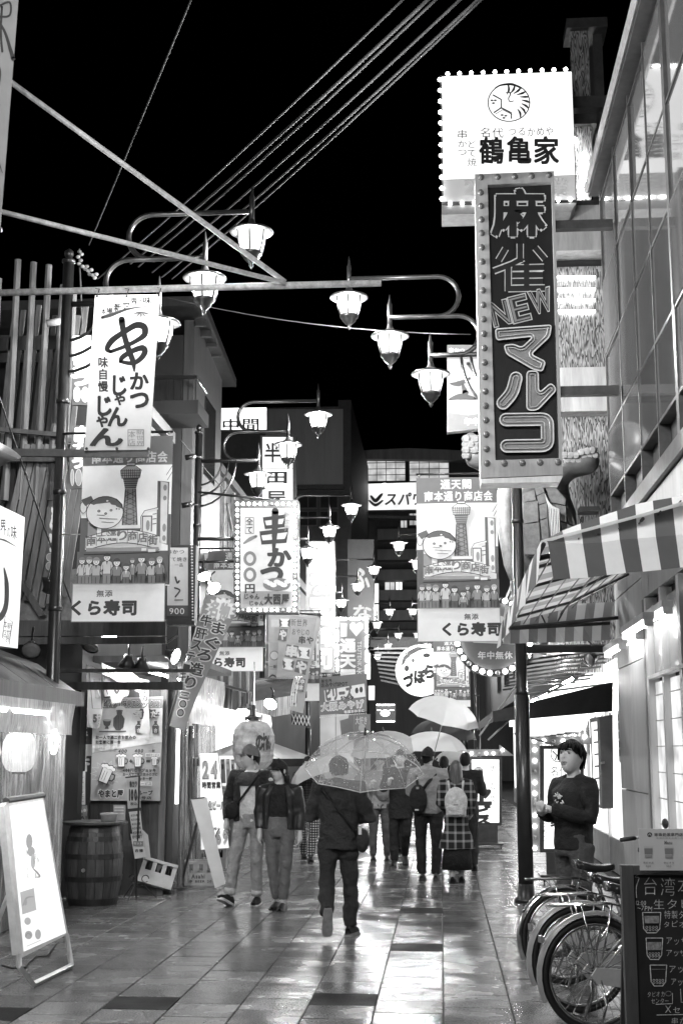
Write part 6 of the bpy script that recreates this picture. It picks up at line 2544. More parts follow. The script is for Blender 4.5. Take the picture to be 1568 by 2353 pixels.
for k in range(4):
    y = 10.2 + 1.35 * k
    b = MB()
    b.tube([(XF + .02, y, Z0b - .03), (1.4, y, 3.27), (RX, y, 3.57)], .014, dark_metal, 6)
    b.build('rib', t, True)
for k in range(9):
    x = XF + .12 + .14 * k
    z = 3.11 + (x - XF) * .26 - .01 if x < 1.4 else 3.29 + (x - 1.4) * .5
    b = MB()
    b.tube([(x, 9.05, z - .03), (x, 15.28, z - .03)], .006, dark_metal, 5)
    b.build('batten', t)

# ------------------------------------------------------------------ giant turtle figure
_rs = bpy.data.scenes.new('remesh_bench')


def remesh(b, name, parent, vox, m, smooth=6, local=False, noise_amp=0.0, noise_s=6.0):
    """voxel-union of overlapping closed shapes into one continuous skin"""
    me = bpy.data.meshes.new('tmp')
    me.from_pydata(b.v, [], b.f)
    o = bpy.data.objects.new('tmp', me)
    _rs.collection.objects.link(o)
    r_ = o.modifiers.new('r', 'REMESH')
    r_.mode = 'VOXEL'
    r_.voxel_size = vox
    if smooth:
        s_ = o.modifiers.new('s', 'SMOOTH')
        s_.iterations = smooth
        s_.factor = .5
    vl = _rs.view_layers[0]
    vl.update()
    nm = bpy.data.meshes.new_from_object(o.evaluated_get(vl.depsgraph))
    bpy.data.objects.remove(o)
    bpy.data.meshes.remove(me)
    off = Vector((0, 0, 0))
    if parent is not None and not local:
        off = parent.matrix_basis.translation
    if noise_amp:
        N1 = mnoise.noise
        nrm = [v.normal.copy() for v in nm.vertices]
        co = []
        for v, n_ in zip(nm.vertices, nrm):
            q = v.co * noise_s
            d = N1(Vector((q.x * .8, q.y * .8, q.z * 1.5))) + .45 * N1(q * 2.3)
            co.extend(v.co + n_ * (noise_amp * d))
        nm.vertices.foreach_set('co', co)
    if off.length:
        nm.transform(Matrix.Translation(-off))
    nm.materials.clear()
    nm.materials.append(m)
    nm.polygons.foreach_set('use_smooth', [True] * len(nm.polygons))
    nm.name = name
    q = bpy.data.objects.new(name, nm)
    COL.objects.link(q)
    q.parent = parent
    return q


TY = 17.9
t = thing('turtle_figure', 'giant glossy turtle figure with plated belly mounted behind the neon sign', 'statue', W(1260, 1480, TY))
hide = mat('painted_fibreglass', .08, .28, .35, 6, .25)
T2 = lambda x, y, dy=0: W(*X2(x, y), TY + dy)
b = MB()
b.ball(T2(900, 1150), (.46, .34, .78), hide, 18, 12)
b.tube([T2(900, 500), T2(900, 800)], [.28, .36], hide, 12)
b.tube([T2(1000, 640, -.1), T2(1150, 520, -.15), T2(1350, 480, -.2), T2(1395, 470, -.2)], [.2, .19, .17, .12], hide, 12)
b.ball(T2(1350, 480, -.2), (.14, .16, .16), hide, 12, 8)
b.tube([T2(760, 560, -.1), T2(420, 500, -.1), T2(200, 420, -.15), T2(170, 330, -.15)], [.2, .18, .16, .13], hide, 12)
b.ball(T2(175, 300, -.15), (.12, .14, .16), hide, 12, 8)
b.tube([T2(1060, 1650), T2(1020, 2050), T2(960, 2420)], [.26, .2, .15], hide, 12)
b.tube([T2(740, 1650), T2(700, 2050), T2(690, 2400)], [.24, .17, .13], hide, 12)
b.ball(T2(880, 300, -.05), (.26, .3, .3), hide, 14, 10)
remesh(b, 'body', t, .03, hide, 5, noise_amp=.012, noise_s=4)
plate_m = mat('belly_plate', .12, .25, .35, 9, .25)
for (Q, dy) in (([(700, 790), (800, 760), (820, 860), (700, 880)], -.4), ([(700, 885), (838, 868), (845, 1070), (702, 1095)], -.42), ([(702, 1100), (850, 1085), (870, 1400), (712, 1400)], -.42),
               ([(810, 740), (850, 690), (895, 740), (905, 780), (825, 815)], -.42), ([(828, 822), (905, 785), (925, 880), (848, 905)], -.43), ([(852, 912), (928, 888), (935, 1030), (862, 1055)], -.44), ([(865, 1065), (935, 1040), (950, 1250), (880, 1250)], -.44),
               ([(915, 740), (1020, 740), (1115, 850), (1110, 910), (960, 880)], -.36), ([(985, 890), (1118, 920), (1120, 1080), (1040, 1060)], -.34), ([(1125, 900), (1180, 1000), (1215, 1120), (1128, 1080)], -.24), ([(1050, 1075), (1210, 1130), (1200, 1300), (1060, 1260)], -.3)):
    b = MB()
    pts = [T2(x, y, dy) for x, y in Q]
    b.prism(pts, (0, .16, 0), plate_m)
    b.build('belly_plate', t, bevel=.025)
for k in range(7):
    b = MB()
    x = 940 + 16 * k
    b.tube([T2(910 + 6 * k, 800 + 18 * k, -.42), T2(x + 10, 950, -.42), T2(x + 20, 1250, -.40)], .008, ink(.45), 5)
    b.build('rope_strand', t)
scale_m = mat('pale_scale', .25, .35, .3, 8, .2)
for k in range(10):
    b = MB()
    p = T2(130 + 45 * (k % 3), 250 + 55 * (k // 3), -.31 + .02 * (k % 2))
    b.ball(p, (.07, .04, .06), plate_m, 6, 4)
    b.build('arm_scale', t)
for i in range(2):
    for k in range(6):
        b = MB()
        p = T2(1110 + 55 * k + 24 * i, 415 - 10 * k * (k > 2) + 45 * i, -.36 + .03 * i)
        b.ball(p, (.062, .03, .052), scale_m, 6, 4)
        b.build('arm_scale', t, bevel=0)
b = MB()
b.tube([T2(520, 660, -.2), T2(500, 900, -.25), T2(520, 1200, -.28), T2(560, 1500, -.3), T2(590, 1660, -.3)], [.09, .11, .1, .08, .04], scale_m, 8)
b.build('tail_feather', t, True)
b = MB()
for k in range(9):
    b.tube([T2(1020 + 20 * k, 1560 + 8 * k, -.28 + .02 * k), T2(990 + 18 * k, 2000, -.24 + .02 * k), T2(930 + 14 * k, 2400, -.16)], .014, ink(.4), 5)
b.build('leg_cord', t)
b = MB()
b.bb((T2(1240, 960).x, TY - .2, T2(1240, 1000).z), (T2(1435, 960).x, TY + .1, T2(1240, 950).z), black_metal)
b.bb((T2(590, 2335).x, TY - .5, T2(590, 2375).z), (RX + .1, TY - .4, T2(590, 2330).z), black_metal)
b.build('support_beam', t)

# menu strips and bottles against the bright restaurant front
for k in range(14):
    y = 17.6 + .95 * k
    tt = thing('menu_strip', 'narrow handwritten menu strip pasted on the bright restaurant front', 'menu strip', (2.43, y, 1.5), 'menu strips on the restaurant front')
    b = MB()
    b.bb((2.44, y, 1.45 + .1 * (k % 3)), (2.447, y + .22, 2.25), ink(.55 if k % 2 else .3))
    b.build('paper', tt)
    a = Art(None, None, lambda u, v, off: Vector((2.438 - off, u, v)), start=.0)
    for q in range(5):
        z = 2.2 - .12 * q
        a.L.append(([(y + .06, z - .09), (y + .17, z - .09), (y + .17, z), (y + .06, z)], [(0, 1, 2, 3)], ink(.05), 0, 'lettering_mark'))
    a.build(tt)

# bits and pieces on the posts at the left
t = thing('flower_garland', 'cluster of pale paper flowers tied to the tall post above the slats', 'garland', W(190, 640, 14.9))
pl = PY(14.9)
for k, (x, y) in enumerate(((183, 578), (188, 584), (180, 590), (186, 598), (182, 606), (190, 612), (196, 618), (203, 622), (210, 620), (206, 630), (214, 632), (222, 630), (200, 612), (218, 638))):
    b = MB()
    b.ball(pl.at(x, y, .02 * (k % 3)), (.028, .024, .022), ink(.25 if k % 3 else .15), 7, 5)
    b.build('flower', t)
b = MB()
b.tube([pl.at(183, 572), pl.at(183, 600), pl.at(186, 660), pl.at(190, 760)], .01, dark_metal, 5)
b.build('stem', t)
t = thing('horn_shade', 'grey conical lamp shade at the edge of the lattice', 'lamp shade', W(10, 1075, 12.2))
b = MB()
b.lathe(W(-14, 1075, 12.2), [(.03, 0), (.05, .05), (.1, .14), (.17, .22), (.165, .22), (.09, .13)], mat('shade_enamel', .15, .4, .2, 8, 0), 16, (.55, -.2, .8), False)
b.build('shade', t, True)
b = MB()
b.tube([W(-14, 1075, 12.2), W(-30, 1130, 12.3), W(-60, 1160, 12.4)], .014, dark_metal, 6)
b.build('arm', t, True)
for (x, y, d, lab) in ((440, 1050, 21.3, 'small bullet camera on the second lamp post'), (432, 1160, 21.3, 'lower bullet camera on the second lamp post'), (128, 742, 15.0, 'small white junction cap on the slatted front')):
    t = thing('bullet_camera', lab, 'camera', W(x, y, d))
    p0 = W(x, y, d)
    b = MB()
    b.tube([p0 + Vector((-.09, -.05, -.02)), p0 + Vector((.07, 0, .02))], .045, ink(.2) if x < 200 else black_metal, 10)
    b.build('housing', t, True)
    b = MB()
    b.tube([p0 + Vector((.05, 0, .02)), p0 + Vector((.16, .02, .0))], .014, dark_metal, 6)
    b.build('bracket', t, True)
# far arcade canopy
t = thing('arcade_canopy', 'slatted dark canopy over the far end of the lane beside the fish lantern', 'canopy', W(900, 1520, 56))
pl = PY(56)
for k in range(9):
    b = MB()
    y = 1488 + 9 * k
    b.prism([pl.at(858 + 2 * k, y, -.3 * k), pl.at(975, y - 2 + 3 * k, -.3 * k), pl.at(975, y + 3 + 3 * k, -.3 * k), pl.at(858 + 2 * k, y + 4, -.3 * k)], (0, .1, 0), grey_wall if k % 2 else dark_metal)
    b.build('slat', t)
# air conditioner boxes and ducts on the left fronts
for k, (y, z) in enumerate(((28.6, 4.6), (31.2, 5.2), (33.6, 3.9), (42, 5.0), (46, 4.2), (25.5, 5.0))):
    t = thing('air_conditioner', 'weathered outdoor air conditioner box on a bracket along the stucco fronts', 'air conditioner', (-4.45, y, z), 'air conditioner boxes on the left fronts')
    b = MB()
    b.bb((-4.62, y, z), (-4.32, y + .75, z + .55), mat('ac_casing', .22, .5, .3, 6, .05))
    b.build('casing', t, bevel=.02)
    b = MB()
    b.lathe((-4.4, y - .002, z + .28), [(.0, 0), (.05, .002), (.2, .004), (.22, 0)], dark_metal, 16, (0, -1, 0), False)
    b.build('fan_grille', t)
    b = MB()
    b.tube([(-4.6, y + .3, z), (-4.62, y + .32, z - 1.2), (-4.62, y + .3, z - 2.4)], .03, ink(.3), 6)
    b.build('pipe', t, True)

# ------------------------------------------------------------------ street objects
def lit_ink(e):
    return mat('lit_print_%02d' % round(e * 100), .1, .4, .1, 20, 0, emit=e * .7)


# lit A-board
F1, F2 = G(*Y3(265, 1908)), G(*Y3(570, 1756))
d = (F2 - F1).normalized()
perp = Vector((d.y, -d.x, 0))
upv = (Vector((0, 0, 1)) - perp * .24).normalized()
pl = Pl(F1, d.cross(upv))
t = thing('lit_sandwich_board', 'white lit sandwich board with faint food pictures on bent metal legs', 'sandwich board', (F1 + F2) / 2)
alu = mat('brushed_frame', .55, .35, .15, 12, .05, metal=.3)
pxbox(pl, [(30, 455), (62, 425), (345, 380), (545, 1478), (185, 1662), (150, 1640)], .05, alu, Y3).build('cabinet', t)
a = Art(pl, Y3, step=.0006)
a.poly([(78, 460), (340, 412), (528, 1468), (192, 1618)], backlit(.6, .1, 3), 'lit_face')
md, lt_ = lit_ink(.16), lit_ink(.26)
a.ell(235, 740, 26, 60, lit_ink(0.14), 14).ell(250, 820, 30, 40, md, 12).ell(265, 900, 18, 60, lt_, 12).brush([(270, 960), (300, 990), (318, 1020), (280, 1025)], [10, 16, 14, 4], lit_ink(0.10))
for (x, y) in ((212, 830), (300, 890), (268, 900), (282, 1010)):
    a.brush([(x, y - 22), (x + 6, y), (x + 4, y + 22)], [3, 8, 3], lit_ink(0.12))
a.poly([(162, 1145), (272, 1110), (292, 1285), (180, 1322)], lt_).brush([(185, 1250), (215, 1190), (270, 1180)], [8, 14, 6], lit_ink(0.12)).ell(205, 1225, 14, 26, md, 10)
a.ell(222, 1375, 26, 30, lit_ink(0.24), 14).ell(230, 1485, 30, 34, lit_ink(0.20), 14).ell(305, 1480, 24, 40, lit_ink(0.21), 14).brush([(205, 1500), (225, 1470), (250, 1490)], 6, lit_ink(0.09))
a.txt('天ぷら盛', 272, 690, 290, 880, md, .0, vert=True).txt('季節の一品料理', 160, 470, 310, 500, lt_, 0, rot=-10).txt('かき揚', 212, 900, 232, 1040, lt_, 0, vert=True)
a.line([(215, 1575), (330, 1525)], 3, ink(.2))
a.build(t)
b = MB()
b.tube([pl.at(*Y3(150, 1640)), pl.at(*Y3(155, 1735)), F1 + Vector((0, 0, .025)), F2 + Vector((0, 0, .025)), pl.at(*Y3(530, 1478))], .022, alu, 4)
b.build('leg', t)
b = MB()
q0, q1 = pl.at(*Y3(60, 560), -.05), pl.at(*Y3(140, 1500), -.05)
back = -perp * .75
b.tube([q0 + Vector((0, 0, -.05)), Vector(((F1 + back).x, (F1 + back).y, .02)), Vector(((F2 + back).x, (F2 + back).y, .02)), pl.at(*Y3(340, 480), -.05)], .02, alu, 4)
b.build('leg', t)
b = MB()
b.tube([pl.at(*Y3(50, 420), -.02), pl.at(*Y3(340, 376), -.02)], .03, dark_metal, 8)
b.build('top_clamp', t)
b = MB()
g = [G(*Y3(*q)) + Vector((0, 0, .012)) for q in ((455, 1560), (380, 1660), (280, 1672), (230, 1720), (200, 1755), (100, 1762), (20, 1740))]
b.tube(g, .008, rubber, 6)
tag(b.build('power_cord', None, True), 'thin black power cord curling behind the lit sandwich board', 'cord')

# barrel table
BC = Vector((W(216, 1980, 15.2).x, 15.2, 0))
t = thing('barrel_table', 'old wooden barrel with dark iron hoops and a round table top', 'barrel', BC)
HB = W(215, 1893, 15.2).z
prof = lambda q: .265 + .062 * math.sin(math.pi * q) ** .9
NSt = 20
st_m = mat('barrel_stave', .065, .5, .6, 16, .35, streak=True, obj_random=.35)
for k in range(NSt):
    a0, a1 = 2 * math.pi * (k + .03) / NSt, 2 * math.pi * (k + .97) / NSt
    b = MB()
    vs = []
    for j in range(9):
        q = j / 8
        r_ = prof(q)
        for an in (a0, (a0 + a1) / 2, a1):
            vs.append(BC + Vector((r_ * math.cos(an), r_ * math.sin(an), HB * q)))
        for an in (a1, a0):
            vs.append(BC + Vector(((r_ - .025) * math.cos(an), (r_ - .025) * math.sin(an), HB * q)))
    fs = [(j * 5 + i, j * 5 + (i + 1) % 5, (j + 1) * 5 + (i + 1) % 5, (j + 1) * 5 + i) for j in range(8) for i in range(5)]
    b.add(vs, fs, st_m)
    b.build('stave', t)
hoop_m = mat('iron_hoop', .02, .4, .5, 10, .15)
for q0, q1 in ((.01, .09), (.3, .365), (.58, .645), (.80, .86), (.91, .985)):
    b = MB()
    b.lathe(BC, [(prof(q0) + .001, HB * q0), (prof(q0) + .006, HB * q0), (prof(q1) + .006, HB * q1), (prof(q1) + .001, HB * q1)], hoop_m, 32, cap=False)
    b.build('hoop', t, False)
b = MB()
b.lathe(BC, [(.0, HB + .001), (.36, HB + .001), (.37, HB + .01), (.37, HB + .03), (.36, HB + .035), (0, HB + .035)], dark_wood, 32, cap=False)
b.build('table_top', t)
b = MB()
b.lathe(BC + Vector((-.03, -.325, HB * .45)), [(.0, 0), (.022, 0), (.022, .015), (0, .018)], steel, 10, (0, -1, 0), False)
b.build('bung', t)
AC = W(250, 1885, 15.1)
AC = Vector((AC.x, 15.1, HB + .0355))
t = thing('ashtray', 'small round glass dish with a rim on the barrel table', 'dish', AC)
b = MB()
b.lathe(AC, [(.085, 0), (.09, .07), (.1, .075), (.1, .09), (.07, .1), (0, .105)], sheet('dish_glass', .4, .35, .05), 18)
b.build('bowl', t, True)
b = MB()
b.lathe(AC, [(.03, .002), (.06, .01), (.06, .03), (.0, .035)], ink(.3), 12, cap=False)
b.build('filling', t)

# price stand
SC = G(313, 2068)
t = thing('price_stand', 'iron stand with a 100 yen card, clip board and hanging slips', 'stand', SC)
b = MB()
b.tube([SC, SC + Vector((0, 0, 1.42))], .012, black_metal, 8)
b.build('post', t)
for k in range(3):
    an = R(20 + 120 * k)
    dd = Vector((math.cos(an), math.sin(an), 0))
    b = MB()
    b.tube([SC + Vector((0, 0, .14)), SC + dd * .08 + Vector((0, 0, .17)), SC + dd * .16 + Vector((0, 0, .09)), SC + dd * .24 + Vector((0, 0, .012))], .008, black_metal, 6)
    b.tube([SC + dd * (.1 + .04 * math.cos(q)) + Vector((0, 0, .24 + .04 * math.sin(q))) for q in [x * .5 for x in range(12)]], .006, black_metal, 5)
    b.build('scroll_foot', t)
pl = Pl(SC - Vector((0, .03, 0)), (.12, -1, .05))
for nm, Q, m in (('price_card', [(1002, 228), (1112, 215), (1122, 470), (1020, 480)], ink(.42)), ('clip_board', [(1012, 484), (1132, 474), (1146, 712), (1028, 732)], ink(.03)), ('menu_slip', [(1028, 505), (1118, 496), (1140, 690), (1060, 700)], ink(.5)),
                 ('menu_slip', [(1040, 680), (1142, 672), (1168, 862), (1075, 880)], ink(.58)), ('menu_slip', [(1130, 640), (1180, 690), (1200, 870), (1165, 885)], ink(.5))):
    pxbox(pl, Q, .006, m, Y3, off=.012 if nm == 'menu_slip' else 0).build(nm, t)
a = Art(pl, Y3, start=.02)
bk = ink(.04)
a.txt('串カツ', 1034, 258, 1092, 308, bk, .05, rot=-4).txt('100', 1028, 322, 1092, 418, bk, .09).txt('円', 1090, 378, 1108, 410, bk, .04).txt('税込', 1040, 428, 1095, 452, bk, .03)
for k in range(5):
    a.txt('本日の串盛', 1042 + 4 * k, 522 + 34 * k, 1110 + 4 * k, 542 + 34 * k, bk, .02, rot=-5)
a.txt('食べ放題で', 1054, 690, 1132, 718, bk, .03, rot=-5).rect(1062, 738, 1142, 775, ink(.2)).txt('セット', 1068, 745, 1130, 768, ink(.5), .03).txt('各種', 1076, 800, 1140, 825, bk, .02)
a.build(t)
b = MB()
b.tube([pl.at(*Y3(1000 + 16 * k, 232 - 2 * k), .012) for k in range(8)], .008, rubber, 6)
b.build('coil_binding', t)


def crate(name, label, c, rot, v, text=None, bottles=False, sz=(.42, .32, .30)):
    t = thing(name, label, 'crate', c)
    t.rotation_euler = rot
    m = mat('crate_plastic_%d' % int(v * 100), v, .4, .15, 6, .05)
    w, dp, h = sz[0] / 2, sz[1] / 2, sz[2]
    e = .02
    for nm, x0, x1, y0, y1 in (('side', -w, w, -dp, -dp + e), ('side', -w, w, dp - e, dp), ('side', -w, -w + e, -dp + e, dp - e), ('side', w - e, w, -dp + e, dp - e)):
        b = MB()
        ln = (x1 - x0) > .1
        b.bb((x0, y0, 0), (x1, y1, h * .52), m)
        b.bb((x0 - .006, y0 - .006, h * .88), (x1 + .006, y1 + .006, h), m)
        a0, a1 = (x0, x1) if ln else (y0, y1)
        for k in range(4):
            q = a0 + (a1 - a0 - .05) * k / 3
            if ln:
                b.bb((q, y0 + .001, h * .52), (q + .05, y1 - .001, h * .88), m)
            else:
                b.bb((x0 + .001, q, h * .52), (x1 - .001, q + .05, h * .88), m)
        b.build(nm, t, local=True)
    b = MB()
    b.bb((-w + e, -dp + e, .01), (w - e, dp - e, .03), m)
    b.build('base', t, local=True)
    if text:
        a = Art(None, None, lambda u, v_, off: Vector((u, -dp - off, v_)), start=.003)
        for s_, x0, z0, x1, z1 in text:
            a.txt(s_, x0, -z1, x1, -z0, ink(.08), .03)
        a.fn = lambda u, v_, off: Vector((u, -dp - off, -v_))
        a.build(t, True)
    if bottles:
        for i in range(4):
            for j in range(3):
                b = MB()
                b.lathe((-w + .07 + .09 * i, -dp + .07 + .09 * j, .035), [(.03, 0), (.03, .16), (.012, .21), (.012, .25)], mat('bottle_glass', .02, .1, .2, 4, 0), 8)
                b.build('bottle', t, True, True)
    return t


p = G(346, 2058)
crate('beer_crate', 'pale plastic bottle crate tipped over beside the price stand', p + Vector((0, .12, .08)), (R(-18), R(16), R(12)), .42, bottles=True)
p = G(452, 2034)
crate('beer_crate', 'pale plastic beer crate with brand lettering by the leaning board', p + Vector((.02, .18, 0)), (0, 0, R(6)), .55, (('Asahi', -.11, .085, .06, .14), ('中', -.14, .03, -.10, .07), ('BEER 20', -.06, .035, .15, .065)))
p = G(470, 2000)
crate('beer_crate', 'second plastic crate behind the lettered beer crate', p + Vector((.05, .55, 0)), (0, 0, R(-4)), .3, bottles=True)

# arrow signs
def arrow_sign(label, d, px0, top, px1, bot, base_y, arrow_tip, art, bl):
    pl = PY(d)
    t = thing('arrow_sign', label, 'sign', G(*((px0 + px1) / 2, base_y)))
    t.location = (pl.at((px0 + px1) / 2, bot).x, d, 0)
    pxbox(pl, rc(px0, top, px1, bot), .14, dark_metal).build('cabinet', t)
    a = Art(pl)
    w = (px1 - px0) * .085
    a.rect(px0 + w, top + w, px1 - w, bot - w, backlit(1.0, .1, 3), 'lit_face')
    art(a)
    a.build(t)
    hh = arrow_tip[2]
    P = [(px0 - hh * 1.3, top - 2), (px0 - hh * 1.3, top - hh - 4), (px1 - hh * .4, top - hh - 4), (px1 - hh * .4, top - hh * 2.1), (arrow_tip[0], arrow_tip[1]), (px1 - hh * .2, top - 2)]
    pxbox(pl, P, .12, grey_metal).build('arrow', t)
    P2 = [(px0 - hh * 1.3, top - 3), (px0 - 2, top - 3), (px0 - 2, bot), (px0 - hh * 1.3, bot)]
    pxbox(pl, P2, .12, grey_metal, off=-.002).build('arrow_shaft', t)
    bp_ = [pl.at(x, y, .015) for x, y in run((px0 - hh * .8, top - hh * .6), (px1 - hh * .2, top - hh * .6), bl) + run((px0 - hh * .75, top + 10), (px0 - hh * .75, bot - 10), bl + 4)] + [pl.at(px1 + hh * .1, top - hh * 1.2, .015)]
    bulbs(t, bp_, .028, glow(6, 'arrow_bulb'), off=bulb_off, every=3)
    x0, x1 = pl.at(px0, bot).x, pl.at(px1, bot).x
    zb = pl.at(px0, bot).z
    b = MB()
    b.bb((x0 + .08, d - .0, .09), (x1 - .08, d + .12, zb), dark_metal)
    b.build('stand', t)
    b = MB()
    b.bb((x0 - .02, d - .2, .07), (x1 + .02, d + .3, .1), dark_metal)
    b.build('base', t)
    for x in (x0 + .03, x1 - .03):
        b = MB()
        b.lathe((x, d - .16, .035), [(.03, -.012), (.034, -.008), (.034, .008), (.03, .012)], rubber, 12, (1, 0, 0))
        b.build('caster', t)
    return t


def art_ebisu(a):
    bk = ink(.04)
    a.ell(1098, 1772, 11, 11, ink(.3), 16).txt('町', 1091, 1764, 1106, 1780, ink(.65), .04).ell(1098, 1798, 11, 11, ink(.3), 16).txt('代', 1091, 1790, 1106, 1806, ink(.65), .04)
    a.txt('串かつ・お好み焼き', 1125, 1758, 1138, 1844, bk, .0, vert=True)
    a.chars('ヱビス', [(1086, 1815, 1126, 1848), (1092, 1850, 1124, 1876), (1090, 1878, 1124, 1892)], bk, .07)


def art_tsuru(a):
    bk = ink(.04)
    a.ring(1280, 1731, 17, 20, 2, bk, 20).line([(1268, 1725), (1278, 1735), (1274, 1746)], 3, bk).line([(1278, 1735), (1294, 1732)], 3, bk).brush([(1280, 1715), (1292, 1725), (1284, 1732)], 2.5, bk)
    a.txt('名代', 1264, 1760, 1302, 1782, bk, .0).txt('鶴亀家', 1262, 1800, 1300, 1900, bk, .04, vert=True).txt('つるかめや', 1242, 1858, 1256, 1932, bk, .0, vert=True)


arrow_sign('lit white sign with thick brush letters under a bulb arrow beyond the plaid coat', 24.2, 1076, 1738, 1152, 1896, 1940, (1180, 1736, 13), art_ebisu, 6)
arrow_sign('lit white crest sign under a bulb studded arrow behind the standing man', 18.2, 1240, 1712, 1340, 1958, 2010, (1370, 1708, 17), art_tsuru, 6)

# blackboard and menu card at the right
pl = PY(7.6)
t = thing('chalk_menu_board', 'black chalk menu board with drawn drink glasses in a worn wooden frame', 'chalkboard', W(1520, 2352, 7.6))
t.location.z = 0
zt_ = pl.at(*Y6(1040, 1165)).z
xl, xr = pl.at(*Y6(1055, 1800)).x, pl.at(*Y6(1055, 1800)).x + .72
slate = mat('chalkboard', .018, .45, .4, 5, .03)
b = MB()
b.bb((xl, 7.62, .06), (xr, 7.65, zt_ - .02), slate)
b.build('board', t)
fm = mat('worn_frame', .06, .5, .5, 14, .2, streak=True)
for lo, hi in (((xl - .02, 7.58, 0), (xl + .045, 7.66, zt_)), ((xr - .045, 7.58, 0), (xr + .02, 7.66, zt_)), ((xl + .046, 7.58, zt_ - .05), (xr - .046, 7.66, zt_ - .001)), ((xl + .046, 7.58, .05), (xr - .046, 7.66, .11))):
    b = MB()
    b.bb(lo, hi, fm)
    b.build('frame', t)
for x in (xl, xr - .04):
    b = MB()
    b.prism([(x, 7.67, zt_ - .03), (x, 7.7, zt_ - .03), (x, 8.1, 0), (x, 8.06, 0)], (.04, 0, 0), fm)
    b.build('back_leg', t)
ch = mat('chalk', .55, .9, .5, 60, 0)
ch2 = mat('faint_chalk', .25, .9, .5, 60, 0)
a = Art(PY(7.62), Y6, step=.0004, start=.001)
a.txt('台湾本', 1178, 1250, 1540, 1395, ch, -.012, wob=.06).txt('生タピオカ', 1250, 1420, 1720, 1492, ch, -.012, wob=.06).txt('12:00', 1118, 1432, 1192, 1464, ch, 0).txt('~7PM', 1128, 1470, 1238, 1506, ch, 0, rot=6)
a.brush([(1172, 1236), (1130, 1238), (1112, 1256), (1140, 1262), (1120, 1330), (1122, 1408)], 5, ch, n=4)
for (cx_, cy_, w_, h_) in ((1235, 1595, 68, 76), (1255, 1790, 62, 80), (1285, 1990, 62, 78)):
    a.line([(cx_ - w_, cy_ - h_), (cx_ - w_ + 8, cy_ + h_ * .6), (cx_ - w_ * .5, cy_ + h_), (cx_ + w_ * .5, cy_ + h_), (cx_ + w_ - 8, cy_ + h_ * .6), (cx_ + w_, cy_ - h_)], 7, ch)
    a.line([(cx_ - w_, cy_ - h_), (cx_ + w_, cy_ - h_)], 6, ch)
    a.line([(cx_ - w_ + 12, cy_ - h_ * .6), (cx_ + w_ - 12, cy_ - h_ * .6)], 4, ch2)
    for k in range(8):
        a.ring(cx_ - w_ * .55 + (k % 4) * w_ * .36, cy_ + h_ * (.45 + .25 * (k // 4)), 9, 9, 3, ch, 10)
a.poly([(1180, 1545), (1290, 1545), (1288, 1600), (1184, 1600)], ch2).poly([(1203, 1740), (1306, 1740), (1304, 1800), (1206, 1800)], ch2)
for s_, x0, y0, x1, y1 in (('特製タピオカ', 1330, 1505, 1640, 1565), ('タピオカミルク', 1328, 1580, 1700, 1630), ('アッサム', 1345, 1705, 1560, 1760), ('アッサムティー', 1345, 1800, 1690, 1850), ('アッサム', 1368, 1915, 1600, 1970), ('アッサムミルク', 1380, 2010, 1720, 2065), ('タピオカ', 1205, 2110, 1330, 2150), ('センター', 1232, 2160, 1360, 2200), ('X', 1335, 2215, 1380, 2268), ('セ', 1395, 2225, 1445, 2270), ('串かつ', 1385, 2305, 1560, 2352)):
    a.txt(s_, x0, y0, x1, y1, ch, -.01, wob=.08)
a.line([(1272, 2285), (1520, 2280)], 5, ch).line([(1265, 2205), (1390, 2200), (1390, 2120)], 5, ch).line([(1450, 2090), (1455, 2190), (1520, 2190)], 5, ch).ring(1360, 2125, 24, 20, 4, ch2, 12)
a.build(t)
pl = PY(7.52)
t = sign('drink_menu_card', 'white laminated drink menu card standing on the chalk board', 'menu card', pl, [(1136, 895), (1620, 895), (1630, 1205), (1148, 1205)], .008, mat('laminate', .55, .15, .06, 4, 0), white_metal, Y6)
a = Art(pl, Y6, step=.0004, start=.001)
a.ell(1220, 938, 19, 18, ink(.06), 16).brush([(1208, 945), (1220, 932), (1232, 946)], [3, 6, 3], ink(.5)).txt('珍珠奶茶専門店台湾茶', 1255, 925, 1560, 950, ink(.12), .03).txt('本場の味をお楽しみください', 1268, 956, 1560, 970, ink(.3), .0).txt('Menu', 1330, 984, 1388, 1010, ink(.15), .03)
for cx_ in (1210, 1362, 1520):
    a.poly([(cx_ - 34, 1025), (cx_ + 34, 1025), (cx_ + 26, 1110), (cx_ - 26, 1110)], ink(.45)).poly([(cx_ - 31, 1040), (cx_ + 31, 1040), (cx_ + 28, 1085), (cx_ - 28, 1085)], ink(.2)).rect(cx_ - 27, 1088, cx_ + 27, 1108, ink(.3))
    a.txt('タピオカ', cx_ - 38, 1140, cx_ + 38, 1154, ink(.2), .02).txt('550', cx_ - 18, 1166, cx_ + 18, 1180, ink(.25), .02)
a.build(t)

# ------------------------------------------------------------------ bicycles
chrome = mat('bike_chrome', .6, .18, .3, 20, .05, metal=1.0)
tyre_m = mat('tyre_rubber', .015, .55, .3, 30, .15)
saddle_m = mat('wet_saddle', .02, .12, .3, 8, .1)


